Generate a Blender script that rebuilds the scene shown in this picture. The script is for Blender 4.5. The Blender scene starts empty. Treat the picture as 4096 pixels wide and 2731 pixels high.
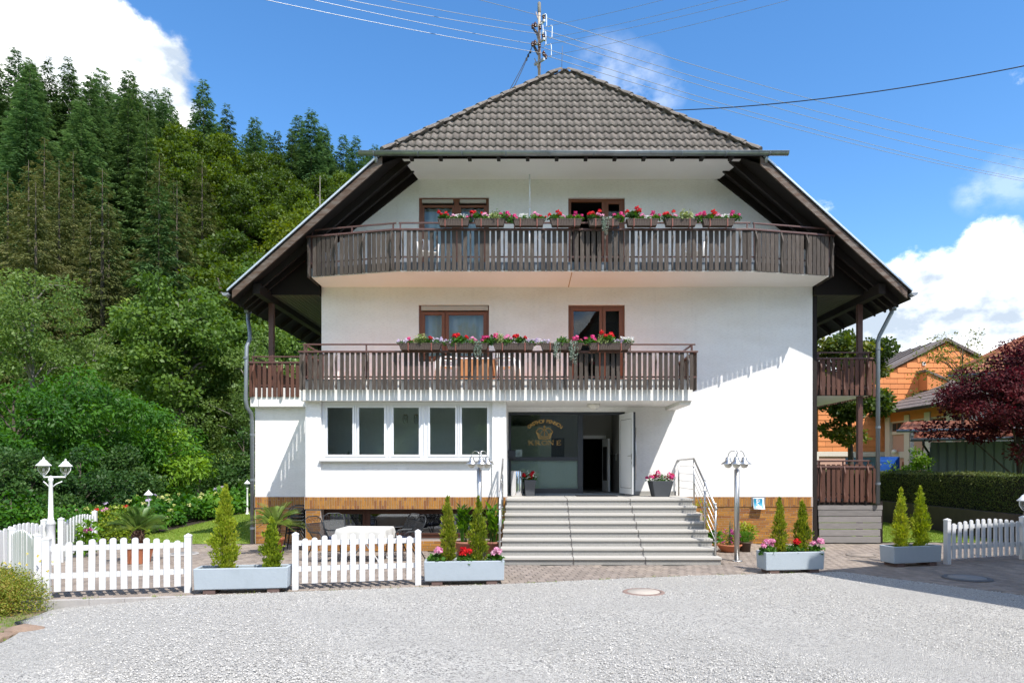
import bpy, bmesh, math, random
import numpy as np
from mathutils import Vector, Matrix

random.seed(7)
C = bpy.context.scene.collection
SC = bpy.context.scene
PI = math.pi
rad = math.radians

# ---------------------------------------------------------------- camera, sky, sun, exposure
F, VX, HY, D0, EYE = 2730.7, 2103.7, 1859.9, 18.2, 2.09      # 24 mm lens 18.2 m before the facade (facade plane is y = 0)
cam = bpy.data.cameras.new('camera')
cam.lens = 24.0; cam.sensor_width = 36.0
cam.shift_x = -(VX - 2048) / 4096.0
cam.shift_y = (HY - 1365.5) / 4096.0
cam.clip_start = 0.1; cam.clip_end = 3000
camo = bpy.data.objects.new('camera', cam); C.objects.link(camo)
camo.location = (0, -D0, EYE); camo.rotation_euler = (PI / 2, 0, 0)
SC.camera = camo

LIGHT = Vector((-0.817, 1.07, -1.91)).normalized()
SUN_EL = math.asin(-LIGHT.z)
SUN_AZ = math.atan2(-LIGHT.x, -LIGHT.y)

def build_world():
    w = bpy.data.worlds.new('World'); SC.world = w; w.use_nodes = True
    nt = w.node_tree; nt.nodes.clear()
    N = nt.nodes.new; L = nt.links.new
    out = N('ShaderNodeOutputWorld'); bg = N('ShaderNodeBackground')
    bg.inputs['Strength'].default_value = 0.12
    sky = N('ShaderNodeTexSky'); sky.sky_type = 'NISHITA'; sky.sun_disc = False
    sky.sun_elevation = SUN_EL; sky.sun_rotation = SUN_AZ
    sky.altitude = 300; sky.air_density = 1.0; sky.dust_density = 0.3; sky.ozone_density = 3.0
    hs = N('ShaderNodeHueSaturation'); hs.inputs['Saturation'].default_value = 1.23; hs.inputs['Value'].default_value = 0.88
    L(sky.outputs[0], hs.inputs['Color'])
    tc = N('ShaderNodeTexCoord')
    nrm = N('ShaderNodeVectorMath'); nrm.operation = 'NORMALIZE'; L(tc.outputs['Generated'], nrm.inputs[0])
    dirv = nrm.outputs[0]
    def mth(op, a, b=None, c=None, clamp=False):
        n = N('ShaderNodeMath'); n.operation = op; n.use_clamp = clamp
        for i, x in enumerate((a, b, c)):
            if x is None: continue
            if isinstance(x, (int, float)): n.inputs[i].default_value = x
            else: L(x, n.inputs[i])
        return n.outputs[0]
    def noise(scale, detail=8, rough=0.55, zs=1.0, off=0.0):
        m = N('ShaderNodeMapping'); L(dirv, m.inputs[0]); m.inputs['Scale'].default_value = (1, 1, zs); m.inputs['Location'].default_value = (off, off, 0)
        n = N('ShaderNodeTexNoise'); n.inputs['Scale'].default_value = scale; n.inputs['Detail'].default_value = detail; n.inputs['Roughness'].default_value = rough
        L(m.outputs[0], n.inputs['Vector']); return n.outputs['Fac']
    fine = noise(9, 10, 0.6, 1.3)
    broad = noise(3.2, 6, 0.55, 2.2, 3.7)
    # cumulus banks: (direction, angular radius, strength)
    banks = [((-.70, 1, .565), .125, 1.0), ((-.575, 1, .54), .09, .95), ((-.80, 1, .55), .14, 1.0), ((-.64, 1, .62), .07, .9), ((-.98, 1, .5), .2, 1.0),
             ((.72, 1, .255), .10, 1.0), ((.62, 1, .20), .11, 1.0), ((.86, 1, .27), .13, 1.0), ((.50, 1, .16), .12, .9), ((1.1, 1, .3), .2, 1.0), ((.72, 1, .15), .14, 1.0),
             ((.46, 1, .345), .04, .42),
             ((-.5, -1, .5), .3, .9), ((.3, -1, .38), .3, .9), ((-.1, -1, 1.0), .25, .7), ((1, -.2, .5), .3, .9), ((-1, -.3, .4), .35, .9), ((-1, .2, 1.2), .2, .7), ((.2, -.3, 1.6), .2, .7), ((1, .5, 1.0), .2, .8)]  # unseen clouds outside the view, added to lift the fill light
    cur = None
    for d, r, s in banks:
        v = Vector(d).normalized()
        ds = N('ShaderNodeVectorMath'); ds.operation = 'DISTANCE'; L(dirv, ds.inputs[0]); ds.inputs[1].default_value = v
        f = mth('MULTIPLY_ADD', ds.outputs['Value'], -s / r, s * 1.35)
        f = mth('MINIMUM', f, s)
        cur = f if cur is None else mth('MAXIMUM', cur, f)
    cur = mth('MAXIMUM', cur, 0.0)
    wob = mth('MULTIPLY_ADD', fine, 1.7, -0.85)
    dens = mth('ADD', cur, wob)
    mr = N('ShaderNodeMapRange'); mr.interpolation_type = 'SMOOTHSTEP'; L(dens, mr.inputs[0])
    mr.inputs[1].default_value = 0.36; mr.inputs[2].default_value = 0.62
    mask = mth('MULTIPLY', mr.outputs[0], 0.97)
    # thin wisps
    soft = None
    for d, r in (((.122, 1, .577), .050), ((.160, 1, .562), .048), ((.205, 1, .545), .030), ((.71, 1, .415), .040), ((.66, 1, .40), .03), ((-.72, 1, .69), .05)):
        v = Vector(d).normalized(); ds = N('ShaderNodeVectorMath'); ds.operation = 'DISTANCE'; L(dirv, ds.inputs[0]); ds.inputs[1].default_value = v
        f = mth('MAXIMUM', mth('MULTIPLY_ADD', ds.outputs['Value'], -1 / r, 1.0), 0.0)
        soft = f if soft is None else mth('MAXIMUM', soft, f)
    nm = N('ShaderNodeMapRange'); L(noise(22, 8, .62, 1.5, 1.1), nm.inputs[0]); nm.inputs[1].default_value = .36; nm.inputs[2].default_value = .64
    wm = mth('MULTIPLY', mth('MULTIPLY', soft, .30), nm.outputs[0]); wm = mth('MINIMUM', wm, .17)
    mask = mth('MAXIMUM', mask, wm)
    # cloud body: white tops, blue-grey hollows
    shade = N('ShaderNodeMapRange'); L(mth('ADD', broad, mth('MULTIPLY', fine, 0.45)), shade.inputs[0])
    shade.inputs[1].default_value = 0.60; shade.inputs[2].default_value = 0.76
    cm = N('ShaderNodeMix'); cm.data_type = 'RGBA'; L(shade.outputs[0], cm.inputs[0])
    cm.inputs[6].default_value = (2.3, 2.65, 3.1, 1); cm.inputs[7].default_value = (7.9, 7.75, 7.45, 1)
    mx = N('ShaderNodeMix'); mx.data_type = 'RGBA'; L(mask, mx.inputs[0]); L(hs.outputs[0], mx.inputs[6]); L(cm.outputs[2], mx.inputs[7])
    L(mx.outputs[2], bg.inputs['Color']); L(bg.outputs[0], out.inputs['Surface'])
build_world()

sl = bpy.data.lights.new('sun', 'SUN'); sl.energy = 2.7; sl.angle = rad(0.53); sl.color = (1.0, 0.955, 0.89)
so = bpy.data.objects.new('sun', sl); C.objects.link(so)
so.location = (30, -40, 60); so.rotation_euler = LIGHT.to_track_quat('-Z', 'Y').to_euler()
vs = SC.view_settings; vs.view_transform = 'Standard'; vs.look = 'None'; vs.gamma = 1.0; vs.use_curve_mapping = False
vs.exposure = 1.32
SC.render.engine = 'CYCLES'
SC.cycles.max_bounces = 10; SC.cycles.transparent_max_bounces = 16; SC.cycles.diffuse_bounces = 5; SC.cycles.glossy_bounces = 4
SC.cycles.use_denoising = True

# ---------------------------------------------------------------- helpers
def X(px, d): return (px - VX) * d / F
def Z(py, d): return EYE + (HY - py) * d / F
def GD(py, z=0.0): return (EYE - z) * F / (py - HY)             # depth of a ground point

def setp(o, label=None, cat=None, group=None, kind=None):
    if label: o['label'] = label
    if cat: o['category'] = cat
    if group: o['group'] = group
    if kind: o['kind'] = kind
    return o

def thing(name, label, cat, loc=(0, 0, 0), rz=0.0, group=None):
    o = bpy.data.objects.new(name, None); C.objects.link(o)
    o.empty_display_size = 0.2
    o.location = loc; o.rotation_euler = (0, 0, rz)
    return setp(o, label, cat, group)

def inst(name, me, parent=None, loc=(0, 0, 0), rot=(0, 0, 0), scale=(1, 1, 1)):
    o = bpy.data.objects.new(name, me); C.objects.link(o)
    o.parent = parent; o.location = loc; o.rotation_euler = rot; o.scale = scale
    return o

def copy_thing(root, loc, rz=0.0, sc=None, label=None, group=None):
    r = root.copy(); C.objects.link(r); r.location = loc; r.rotation_euler = (0, 0, rz)
    if sc is not None: r.scale = sc if hasattr(sc, '__len__') else (sc, sc, sc)
    if label: r['label'] = label
    if group: r['group'] = group
    for ch in list(root.children):
        c = ch.copy(); C.objects.link(c); c.parent = r
        for g in list(ch.children):
            e = g.copy(); C.objects.link(e); e.parent = c
    return r

class MB:
    def __init__(s): s.v = []; s.f = []; s.sm = []
    def add(s, vs, fs, smooth=False, M=None):
        b = len(s.v)
        for p in vs:
            p = Vector(p)
            s.v.append(tuple(M @ p) if M is not None else tuple(p))
        for f in fs: s.f.append(tuple(i + b for i in f)); s.sm.append(smooth)
        return s
    def box(s, x0, x1, y0, y1, z0, z1, M=None):
        v = [(x0, y0, z0), (x1, y0, z0), (x1, y1, z0), (x0, y1, z0), (x0, y0, z1), (x1, y0, z1), (x1, y1, z1), (x0, y1, z1)]
        return s.add(v, [(0, 3, 2, 1), (4, 5, 6, 7), (0, 1, 5, 4), (1, 2, 6, 5), (2, 3, 7, 6), (3, 0, 4, 7)], False, M)
    def quad(s, a, b, c, d): return s.add([a, b, c, d], [(0, 1, 2, 3)])
    def poly(s, pts): return s.add(pts, [tuple(range(len(pts)))])
    def prism(s, pts, off):
        """closed polygon extruded by the vector off"""
        n = len(pts); off = Vector(off)
        v = [Vector(p) for p in pts] + [Vector(p) + off for p in pts]
        f = [tuple(range(n))[::-1], tuple(range(n, 2 * n))] + [(i, (i + 1) % n, n + (i + 1) % n, n + i) for i in range(n)]
        return s.add(v, f)
    def tube(s, path, r, n=8, caps=True, smooth=True):
        path = [Vector(p) for p in path]
        rs = r if hasattr(r, '__len__') else [r] * len(path)
        vs = []; ref = None
        for i, p in enumerate(path):
            t = (path[min(i + 1, len(path) - 1)] - path[max(i - 1, 0)])
            if t.length < 1e-9: t = Vector((0, 0, 1))
            t.normalize()
            if ref is None: ref = Vector((0, 0, 1)) if abs(t.z) < .9 else Vector((1, 0, 0))
            a = t.cross(ref)
            if a.length < 1e-6: a = t.cross(Vector((0, 1, 0)))
            a.normalize(); b = t.cross(a); ref = a.cross(t)
            for k in range(n):
                q = 2 * PI * k / n
                vs.append(p + (a * math.cos(q) + b * math.sin(q)) * rs[i])
        fs = [(i * n + k, i * n + (k + 1) % n, (i + 1) * n + (k + 1) % n, (i + 1) * n + k) for i in range(len(path) - 1) for k in range(n)]
        if caps: fs += [tuple(range(n))[::-1], tuple(range((len(path) - 1) * n, len(path) * n))]
        return s.add(vs, fs, smooth)
    def lathe(s, prof, n=16, c=(0, 0, 0), smooth=True, caps=True):
        vs = [(c[0] + r * math.cos(2 * PI * k / n), c[1] + r * math.sin(2 * PI * k / n), c[2] + z) for r, z in prof for k in range(n)]
        m = len(prof)
        fs = [(i * n + k, i * n + (k + 1) % n, (i + 1) * n + (k + 1) % n, (i + 1) * n + k) for i in range(m - 1) for k in range(n)]
        if caps: fs += [tuple(range(n))[::-1], tuple(range((m - 1) * n, m * n))]
        return s.add(vs, fs, smooth)
    def mesh(s, name, mat):
        me = bpy.data.meshes.new(name); me.from_pydata(s.v, [], s.f)
        me.polygons.foreach_set('use_smooth', s.sm)
        if mat: me.materials.append(mat)
        me.update(); return me
    def build(s, name, mat, parent=None, bevel=0.0, loc=(0, 0, 0), rot=(0, 0, 0)):
        o = inst(name, s.mesh(name, mat), parent, loc, rot)
        if bevel:
            m = o.modifiers.new('bevel', 'BEVEL'); m.width = bevel; m.segments = 2; m.limit_method = 'ANGLE'
        return o

# ---------------------------------------------------------------- materials
MATS = {}
def mat(name, col, rough=.6, metal=0.0, var=.12, vs=6.0, rnd=0.0, bump=0.0, bs=60.0, col2=None, c2s=3.0, c2t=(.45, .65), stretch=(1, 1, 1), spec=.4, pal=None, bdist=.01):
    if name in MATS: return MATS[name]
    m = bpy.data.materials.new(name); m.use_nodes = True; nt = m.node_tree; N = nt.nodes.new; L = nt.links.new
    b = nt.nodes['Principled BSDF']
    b.inputs['Roughness'].default_value = rough; b.inputs['Metallic'].default_value = metal; b.inputs['Specular IOR Level'].default_value = spec
    tc = N('ShaderNodeTexCoord'); mp = N('ShaderNodeMapping'); L(tc.outputs['Object'], mp.inputs[0]); mp.inputs['Scale'].default_value = stretch
    oi = N('ShaderNodeObjectInfo'); ge = N('ShaderNodeNewGeometry')
    add = N('ShaderNodeVectorMath'); add.operation = 'MULTIPLY_ADD'
    L(oi.outputs['Random'], add.inputs[0]); add.inputs[1].default_value = (37, 53, 71); L(mp.outputs[0], add.inputs[2])
    vec = add.outputs[0]
    def noise(sc, det=5, ro=.6):
        n = N('ShaderNodeTexNoise'); n.inputs['Scale'].default_value = sc; n.inputs['Detail'].default_value = det; n.inputs['Roughness'].default_value = ro
        L(vec, n.inputs['Vector']); return n.outputs['Fac']
    def mth(op, a, bb):
        n = N('ShaderNodeMath'); n.operation = op
        for i, x in enumerate((a, bb)):
            if isinstance(x, (int, float)): n.inputs[i].default_value = x
            else: L(x, n.inputs[i])
        return n.outputs[0]
    rndv = mth('FRACT', mth('ADD', mth('MULTIPLY', oi.outputs['Random'], 7.31), mth('MULTIPLY', ge.outputs['Random Per Island'], 13.7)), 0)
    if pal:
        cr = N('ShaderNodeValToRGB'); cr.color_ramp.interpolation = 'CONSTANT'
        while len(cr.color_ramp.elements) < len(pal): cr.color_ramp.elements.new(0.5)
        for i, c in enumerate(pal):
            cr.color_ramp.elements[i].position = i / len(pal); cr.color_ramp.elements[i].color = (*c, 1)
        L(rndv, cr.inputs[0]); colo = cr.outputs[0]
    else:
        rg = N('ShaderNodeRGB'); rg.outputs[0].default_value = (*col, 1); colo = rg.outputs[0]
    if col2:
        mr = N('ShaderNodeMapRange'); L(noise(c2s, 8, .65), mr.inputs[0]); mr.inputs[1].default_value = c2t[0]; mr.inputs[2].default_value = c2t[1]
        mx = N('ShaderNodeMix'); mx.data_type = 'RGBA'; L(mr.outputs[0], mx.inputs[0]); L(colo, mx.inputs[6]); mx.inputs[7].default_value = (*col2, 1); colo = mx.outputs[2]
    k = mth('ADD', 1.0 - var - rnd, mth('MULTIPLY', noise(vs), 2 * var))
    if rnd: k = mth('ADD', k, mth('MULTIPLY', rndv, 2 * rnd))
    vm = N('ShaderNodeVectorMath'); vm.operation = 'SCALE'; L(colo, vm.inputs[0]); L(k, vm.inputs['Scale'])
    L(vm.outputs[0], b.inputs['Base Color'])
    if bump:
        bp = N('ShaderNodeBump'); bp.inputs['Strength'].default_value = bump; bp.inputs['Distance'].default_value = bdist
        L(noise(bs, 4, .6), bp.inputs['Height']); L(bp.outputs[0], b.inputs['Normal'])
    MATS[name] = m; return m

def leafmat(name, cols, trans=.35, rough=.5, spec=.3):
    m = bpy.data.materials.new(name); m.use_nodes = True; nt = m.node_tree; N = nt.nodes.new; L = nt.links.new
    b = nt.nodes['Principled BSDF']; out = nt.nodes['Material Output']
    at = N('ShaderNodeAttribute'); at.attribute_name = 'tint'
    oi = N('ShaderNodeObjectInfo')
    cr = N('ShaderNodeValToRGB')
    while len(cr.color_ramp.elements) < len(cols): cr.color_ramp.elements.new(.5)
    for i, c in enumerate(cols):
        cr.color_ramp.elements[i].position = i / max(1, len(cols) - 1); cr.color_ramp.elements[i].color = (*c, 1)
    ad = N('ShaderNodeMath'); ad.operation = 'MULTIPLY_ADD'; L(oi.outputs['Random'], ad.inputs[0]); ad.inputs[1].default_value = .44
    s2 = N('ShaderNodeMath'); s2.operation = 'SUBTRACT'; L(at.outputs['Fac'], s2.inputs[0]); s2.inputs[1].default_value = .22
    L(s2.outputs[0], ad.inputs[2]); L(ad.outputs[0], cr.inputs[0])
    L(cr.outputs[0], b.inputs['Base Color']); b.inputs['Roughness'].default_value = rough; b.inputs['Specular IOR Level'].default_value = spec
    tr = N('ShaderNodeBsdfTranslucent')
    hs = N('ShaderNodeHueSaturation'); hs.inputs['Hue'].default_value = .485; hs.inputs['Saturation'].default_value = 1.15; hs.inputs['Value'].default_value = 1.3
    L(cr.outputs[0], hs.inputs['Color']); L(hs.outputs[0], tr.inputs['Color'])
    mx = N('ShaderNodeMixShader'); mx.inputs[0].default_value = trans
    L(b.outputs[0], mx.inputs[1]); L(tr.outputs[0], mx.inputs[2]); L(mx.outputs[0], out.inputs['Surface'])
    MATS[name] = m; return m

def glassmat(name, tint=(.8, .85, .85), f0=.06, rough=0.0, mul=1.0):
    m = bpy.data.materials.new(name); m.use_nodes = True; nt = m.node_tree; nt.nodes.clear(); N = nt.nodes.new; L = nt.links.new
    out = N('ShaderNodeOutputMaterial'); t = N('ShaderNodeBsdfTransparent'); t.inputs[0].default_value = (*tint, 1)
    g = N('ShaderNodeBsdfGlossy'); g.inputs['Roughness'].default_value = rough; g.inputs['Color'].default_value = (.95, .97, 1, 1)
    tc = N('ShaderNodeTexCoord'); nz = N('ShaderNodeTexNoise'); nz.inputs['Scale'].default_value = 1.4; nz.inputs['Detail'].default_value = 1
    L(tc.outputs['Object'], nz.inputs['Vector']); bp = N('ShaderNodeBump'); bp.inputs['Strength'].default_value = .08; bp.inputs['Distance'].default_value = .02
    L(nz.outputs['Fac'], bp.inputs['Height']); L(bp.outputs[0], g.inputs['Normal'])
    lw = N('ShaderNodeFresnel'); lw.inputs['IOR'].default_value = 1.5
    mm = N('ShaderNodeMath'); mm.operation = 'MULTIPLY_ADD'; mm.use_clamp = True; L(lw.outputs[0], mm.inputs[0]); mm.inputs[1].default_value = mul; mm.inputs[2].default_value = f0
    mx = N('ShaderNodeMixShader'); L(mm.outputs[0], mx.inputs[0]); L(t.outputs[0], mx.inputs[1]); L(g.outputs[0], mx.inputs[2]); L(mx.outputs[0], out.inputs['Surface'])
    MATS[name] = m; return m

def plastermat():
    m = bpy.data.materials.new('white_render'); m.use_nodes = True; nt = m.node_tree; N = nt.nodes.new; L = nt.links.new
    b = nt.nodes['Principled BSDF']; b.inputs['Roughness'].default_value = .85; b.inputs['Specular IOR Level'].default_value = .2
    tc = N('ShaderNodeTexCoord')
    mp = N('ShaderNodeMapping'); L(tc.outputs['Object'], mp.inputs[0]); mp.inputs['Scale'].default_value = (7, 7, 42)
    n1 = N('ShaderNodeTexNoise'); n1.inputs['Scale'].default_value = 1.6; n1.inputs['Detail'].default_value = 6; n1.inputs['Roughness'].default_value = .65; L(mp.outputs[0], n1.inputs['Vector'])
    bp = N('ShaderNodeBump'); bp.inputs['Strength'].default_value = .55; bp.inputs['Distance'].default_value = .012; L(n1.outputs['Fac'], bp.inputs['Height']); L(bp.outputs[0], b.inputs['Normal'])
    mp2 = N('ShaderNodeMapping'); L(tc.outputs['Object'], mp2.inputs[0]); mp2.inputs['Scale'].default_value = (.7, .7, 1.8)
    n2 = N('ShaderNodeTexNoise'); n2.inputs['Scale'].default_value = 1.3; n2.inputs['Detail'].default_value = 7; L(mp2.outputs[0], n2.inputs['Vector'])
    cr = N('ShaderNodeValToRGB'); cr.color_ramp.elements[0].position = .3; cr.color_ramp.elements[0].color = (.79, .775, .75, 1)
    cr.color_ramp.elements[1].position = .6; cr.color_ramp.elements[1].color = (.85, .845, .83, 1); L(n2.outputs['Fac'], cr.inputs[0])
    n1r = N('ShaderNodeMapRange'); L(n1.outputs['Fac'], n1r.inputs[0]); n1r.inputs[1].default_value = .32; n1r.inputs[2].default_value = .5; n1r.inputs[3].default_value = .86; n1r.inputs[4].default_value = 1
    mp3 = N('ShaderNodeMapping'); L(tc.outputs['Object'], mp3.inputs[0]); mp3.inputs['Scale'].default_value = (5, 5, .35)
    n3 = N('ShaderNodeTexNoise'); n3.inputs['Scale'].default_value = 1.2; n3.inputs['Detail'].default_value = 5; L(mp3.outputs[0], n3.inputs['Vector'])
    sr = N('ShaderNodeMapRange'); L(n3.outputs['Fac'], sr.inputs[0]); sr.inputs[1].default_value = .55; sr.inputs[2].default_value = .78; sr.inputs[3].default_value = 1; sr.inputs[4].default_value = .945
    mu = N('ShaderNodeMath'); mu.operation = 'MULTIPLY'; L(sr.outputs[0], mu.inputs[0]); L(n1r.outputs[0], mu.inputs[1])
    vm = N('ShaderNodeVectorMath'); vm.operation = 'SCALE'; L(cr.outputs[0], vm.inputs[0]); L(mu.outputs[0], vm.inputs['Scale'])
    L(vm.outputs[0], b.inputs['Base Color']); MATS['plaster'] = m; return m

M_plaster = plastermat()
M_soffit = mat('soffit_paint', (.84, .825, .80), .8, var=.04, vs=2, bump=.05, bs=30)
M_slab = mat('balcony_concrete', (.74, .73, .70), .75, var=.06, vs=2.5, col2=(.58, .55, .49), c2s=5, c2t=(.58, .8), stretch=(1, 1, .25), bump=.05)
M_tilefloor = mat('terracotta_floor', (.74, .36, .19), .6, var=.1, vs=5)
M_greyfloor = mat('grey_floor', (.35, .34, .33), .7)
M_wood = mat('weathered_slat_wood', (.054, .041, .032), .75, var=.35, vs=4, rnd=.28, bump=.35, bs=9, col2=(.125, .105, .09), c2s=4.5, c2t=(.5, .74), stretch=(14, 14, 1.1))
M_redwood = mat('red_brown_slat_wood', (.098, .041, .026), .65, var=.3, vs=4, rnd=.2, bump=.3, bs=9, stretch=(14, 14, 1.1))
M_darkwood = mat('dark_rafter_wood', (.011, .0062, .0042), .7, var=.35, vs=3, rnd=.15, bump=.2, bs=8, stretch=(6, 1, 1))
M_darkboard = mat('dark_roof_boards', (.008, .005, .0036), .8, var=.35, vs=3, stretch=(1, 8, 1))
M_verge = mat('weathered_verge_board', (.085, .050, .033), .75, var=.3, vs=3, col2=(.17, .145, .125), c2s=2.2, c2t=(.42, .7), stretch=(1, 6, 6), bump=.3, bs=12)
M_ceilboard = mat('greenish_ceiling_board', (.070, .066, .038), .6, var=.2, rnd=.15, stretch=(8, 1, 1))
M_railmetal = mat('brown_painted_rail', (.098, .046, .037), .45, var=.18, vs=8, spec=.5)
M_gutter = mat('weathered_zinc', (.30, .32, .33), .42, .75, var=.22, vs=3, col2=(.16, .17, .18), c2s=2.5, c2t=(.5, .75))
M_flash = mat('bright_zinc_flashing', (.55, .60, .64), .4, .6, var=.1)
M_pipe = mat('grey_downpipe', (.20, .225, .245), .5, .5, var=.18, vs=2)
M_rooft = mat('roof_tile_concrete', (.152, .131, .114), .92, var=.3, vs=26, rnd=.14, bump=.5, bs=70, col2=(.36, .34, .30), c2s=13, c2t=(.58, .72))
M_brick = mat('glazed_clinker_brick', (.3, .15, .05), .42, var=.22, vs=14, bump=.25, bs=45, spec=.5,
              pal=[(.33, .140, .030), (.38, .175, .036), (.29, .125, .032), (.34, .165, .040), (.41, .185, .033), (.245, .100, .032), (.32, .150, .038), (.40, .190, .042)])
M_mortar = mat('mortar', (.42, .345, .30), .9, var=.1)
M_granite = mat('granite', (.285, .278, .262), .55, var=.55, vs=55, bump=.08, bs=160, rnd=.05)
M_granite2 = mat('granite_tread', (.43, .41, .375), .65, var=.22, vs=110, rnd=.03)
M_steel = mat('brushed_stainless', (.50, .495, .485), .36, 1.0, var=.05, vs=3)
M_chrome = mat('polished_stainless', (.75, .75, .76), .08, 1.0, var=.03)
M_anth = mat('anthracite_aluminium', (.028, .034, .045), .35, 0.0, var=.08, spec=.5)
M_upvc = mat('white_plastic_frame', (.80, .81, .82), .3, var=.02, spec=.5)
M_brownframe = mat('brown_window_wood', (.19, .062, .022), .4, var=.25, vs=5, stretch=(10, 10, 1.2), spec=.5)
M_darkbrownframe = mat('dark_brown_window_wood', (.075, .028, .016), .4, var=.2, vs=5)
M_shutter = mat('beige_shutter_box', (.50, .46, .42), .5, var=.05)
M_curtain = mat('sheer_curtain', (.80, .80, .80), .8, var=.06)
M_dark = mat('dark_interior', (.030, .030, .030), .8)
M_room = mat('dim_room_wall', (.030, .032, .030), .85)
M_hall = mat('hall_wall', (.28, .275, .26), .85, var=.04)
M_hallgreen = mat('pale_partition', (.42, .47, .41), .7, var=.04)
M_dado = mat('hall_dado', (.11, .11, .11), .7)
M_white = mat('white_paint', (.80, .81, .82), .4, var=.03, vs=4, spec=.5)
M_whiteplastic = mat('white_plastic', (.74, .74, .73), .35, var=.04, spec=.5)
M_fencewhite = mat('white_vinyl_fence', (.66, .665, .675), .35, var=.03, vs=3, spec=.5, col2=(.66, .67, .65), c2s=3, c2t=(.66, .85))
M_gold = mat('gold_lettering', (.55, .34, .10), .45, 0.0, var=.1)
M_glass = glassmat('window_glass', f0=.008, mul=.5)
M_glassd = glassmat('entrance_glass', (.86, .90, .88), .02)
M_glassb = glassmat('basement_glass', (.35, .38, .40), .12)
M_glassc = glassmat('lantern_glass', (.9, .92, .92), .08)
M_opal = mat('opal_bulb_glass', (.72, .70, .64), .3, var=.02)
M_planter = mat('blue_grey_planter', (.36, .41, .455), .7, var=.07, vs=5, bump=.25, bs=18, col2=(.30, .345, .38), c2s=2.5, c2t=(.55, .8))
M_soil = mat('soil', (.035, .024, .016), .95, var=.3, vs=20, bump=.6, bs=40)
M_block = mat('red_brown_block', (.13, .085, .075), .9, var=.2, vs=15)
M_terra = mat('terracotta_pot', (.44, .155, .075), .7, var=.1, vs=5)
M_terrad = mat('dull_terracotta_pot', (.30, .125, .08), .75, var=.15, vs=6)
M_brownpot = mat('brown_pot', (.075, .045, .03), .6, var=.1)
M_slatepot = mat('slate_grey_pot', (.060, .066, .075), .55, var=.12, vs=5)
M_trough = mat('brown_flower_trough', (.070, .050, .040), .7, var=.15, vs=6)
M_clip = mat('trough_clip_red', (.22, .075, .055), .5)
M_chair = mat('dark_grey_chair_metal', (.022, .026, .030), .4, .3, spec=.5)
M_cloth = mat('white_tablecloth', (.52, .51, .475), .8, var=.03, bump=.1, bs=12)
M_navy = mat('navy_star_cushion', (.016, .028, .075), .85, col2=(.55, .57, .6), c2s=16, c2t=(.635, .64))
M_pine = mat('orange_pine_table', (.40, .20, .09), .5, var=.2, vs=4, stretch=(12, 1, 12))
M_tarp = mat('blue_tarpaulin', (.018, .085, .36), .4, var=.15, vs=3, bump=.4, bs=4, bdist=.06)
M_iron = mat('cast_iron', (.10, .10, .105), .7, var=.3, vs=30, bump=.4, bs=40)
M_rust = mat('rusty_ring', (.23, .16, .135), .85, var=.3, vs=14)
M_concrete = mat('grey_concrete', (.36, .34, .325), .9, var=.22, vs=9, bump=.3, bs=40)
M_oldconc = mat('dark_stained_concrete', (.075, .058, .046), .9, var=.4, vs=3, bump=.4, bs=25, col2=(.17, .15, .125), c2s=22, c2t=(.66, .75), stretch=(1, 1, .6))
M_bark = mat('bark', (.085, .068, .052), .9, var=.35, vs=6, bump=.7, bs=18, stretch=(6, 6, 1), bdist=.03)
M_barkl = mat('pale_bark', (.19, .175, .15), .9, var=.4, vs=6, bump=.5, bs=14, stretch=(5, 5, 1.5), bdist=.02)
M_pole = mat('rusty_roof_pole', (.40, .33, .26), .6, .2, var=.25, vs=4, col2=(.28, .15, .08), c2s=3, stretch=(3, 3, .6))
M_ceramic = mat('brown_insulator', (.075, .028, .022), .2, spec=.6)
M_wire = mat('aluminium_wire', (.34, .35, .36), .4, .6)
M_cable = mat('black_cable', (.02, .022, .026), .6)
M_plank = mat('grey_weathered_plank', (.21, .195, .185), .85, var=.4, vs=4, rnd=.15, bump=.4, bs=10, stretch=(1, 8, 12))
M_orange = mat('orange_fibre_shingle', (.60, .215, .07), .75, var=.12, vs=9, rnd=.09)
M_browntile = mat('brown_red_roof_tile', (.30, .118, .068), .85, var=.25, vs=12, rnd=.15)
M_greyshing = mat('grey_brown_shingle', (.135, .105, .095), .9, var=.25, vs=10, rnd=.12, col2=(.20, .17, .15), c2s=6)
M_pink = mat('pink_render', (.50, .30, .235), .85, var=.05)
M_cream = mat('cream_concrete', (.60, .54, .47), .85, var=.06)
M_corr = mat('grey_blue_sheet', (.20, .235, .245), .45, .3, var=.12, vs=3)
M_signblue = mat('sign_blue', (.025, .26, .42), .5, var=.03)
M_tape = mat('grey_duct_tape', (.30, .31, .32), .35, .4, bump=.4, bs=20)
M_paper = mat('paper', (.72, .74, .76), .7)
# ================================================================ THE GUESTHOUSE
RIDGE_X, RIDGE_Z, SL = 1.10, 13.26, 0.79
def roofz(x): return RIDGE_Z - SL * abs(x - RIDGE_X)
HB = 14.0        # back of the house
LZ = 1.29        # landing level
house = thing('guesthouse', 'white three-storey guesthouse with brown wooden balconies under a half-hipped tiled roof', 'guesthouse')

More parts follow.
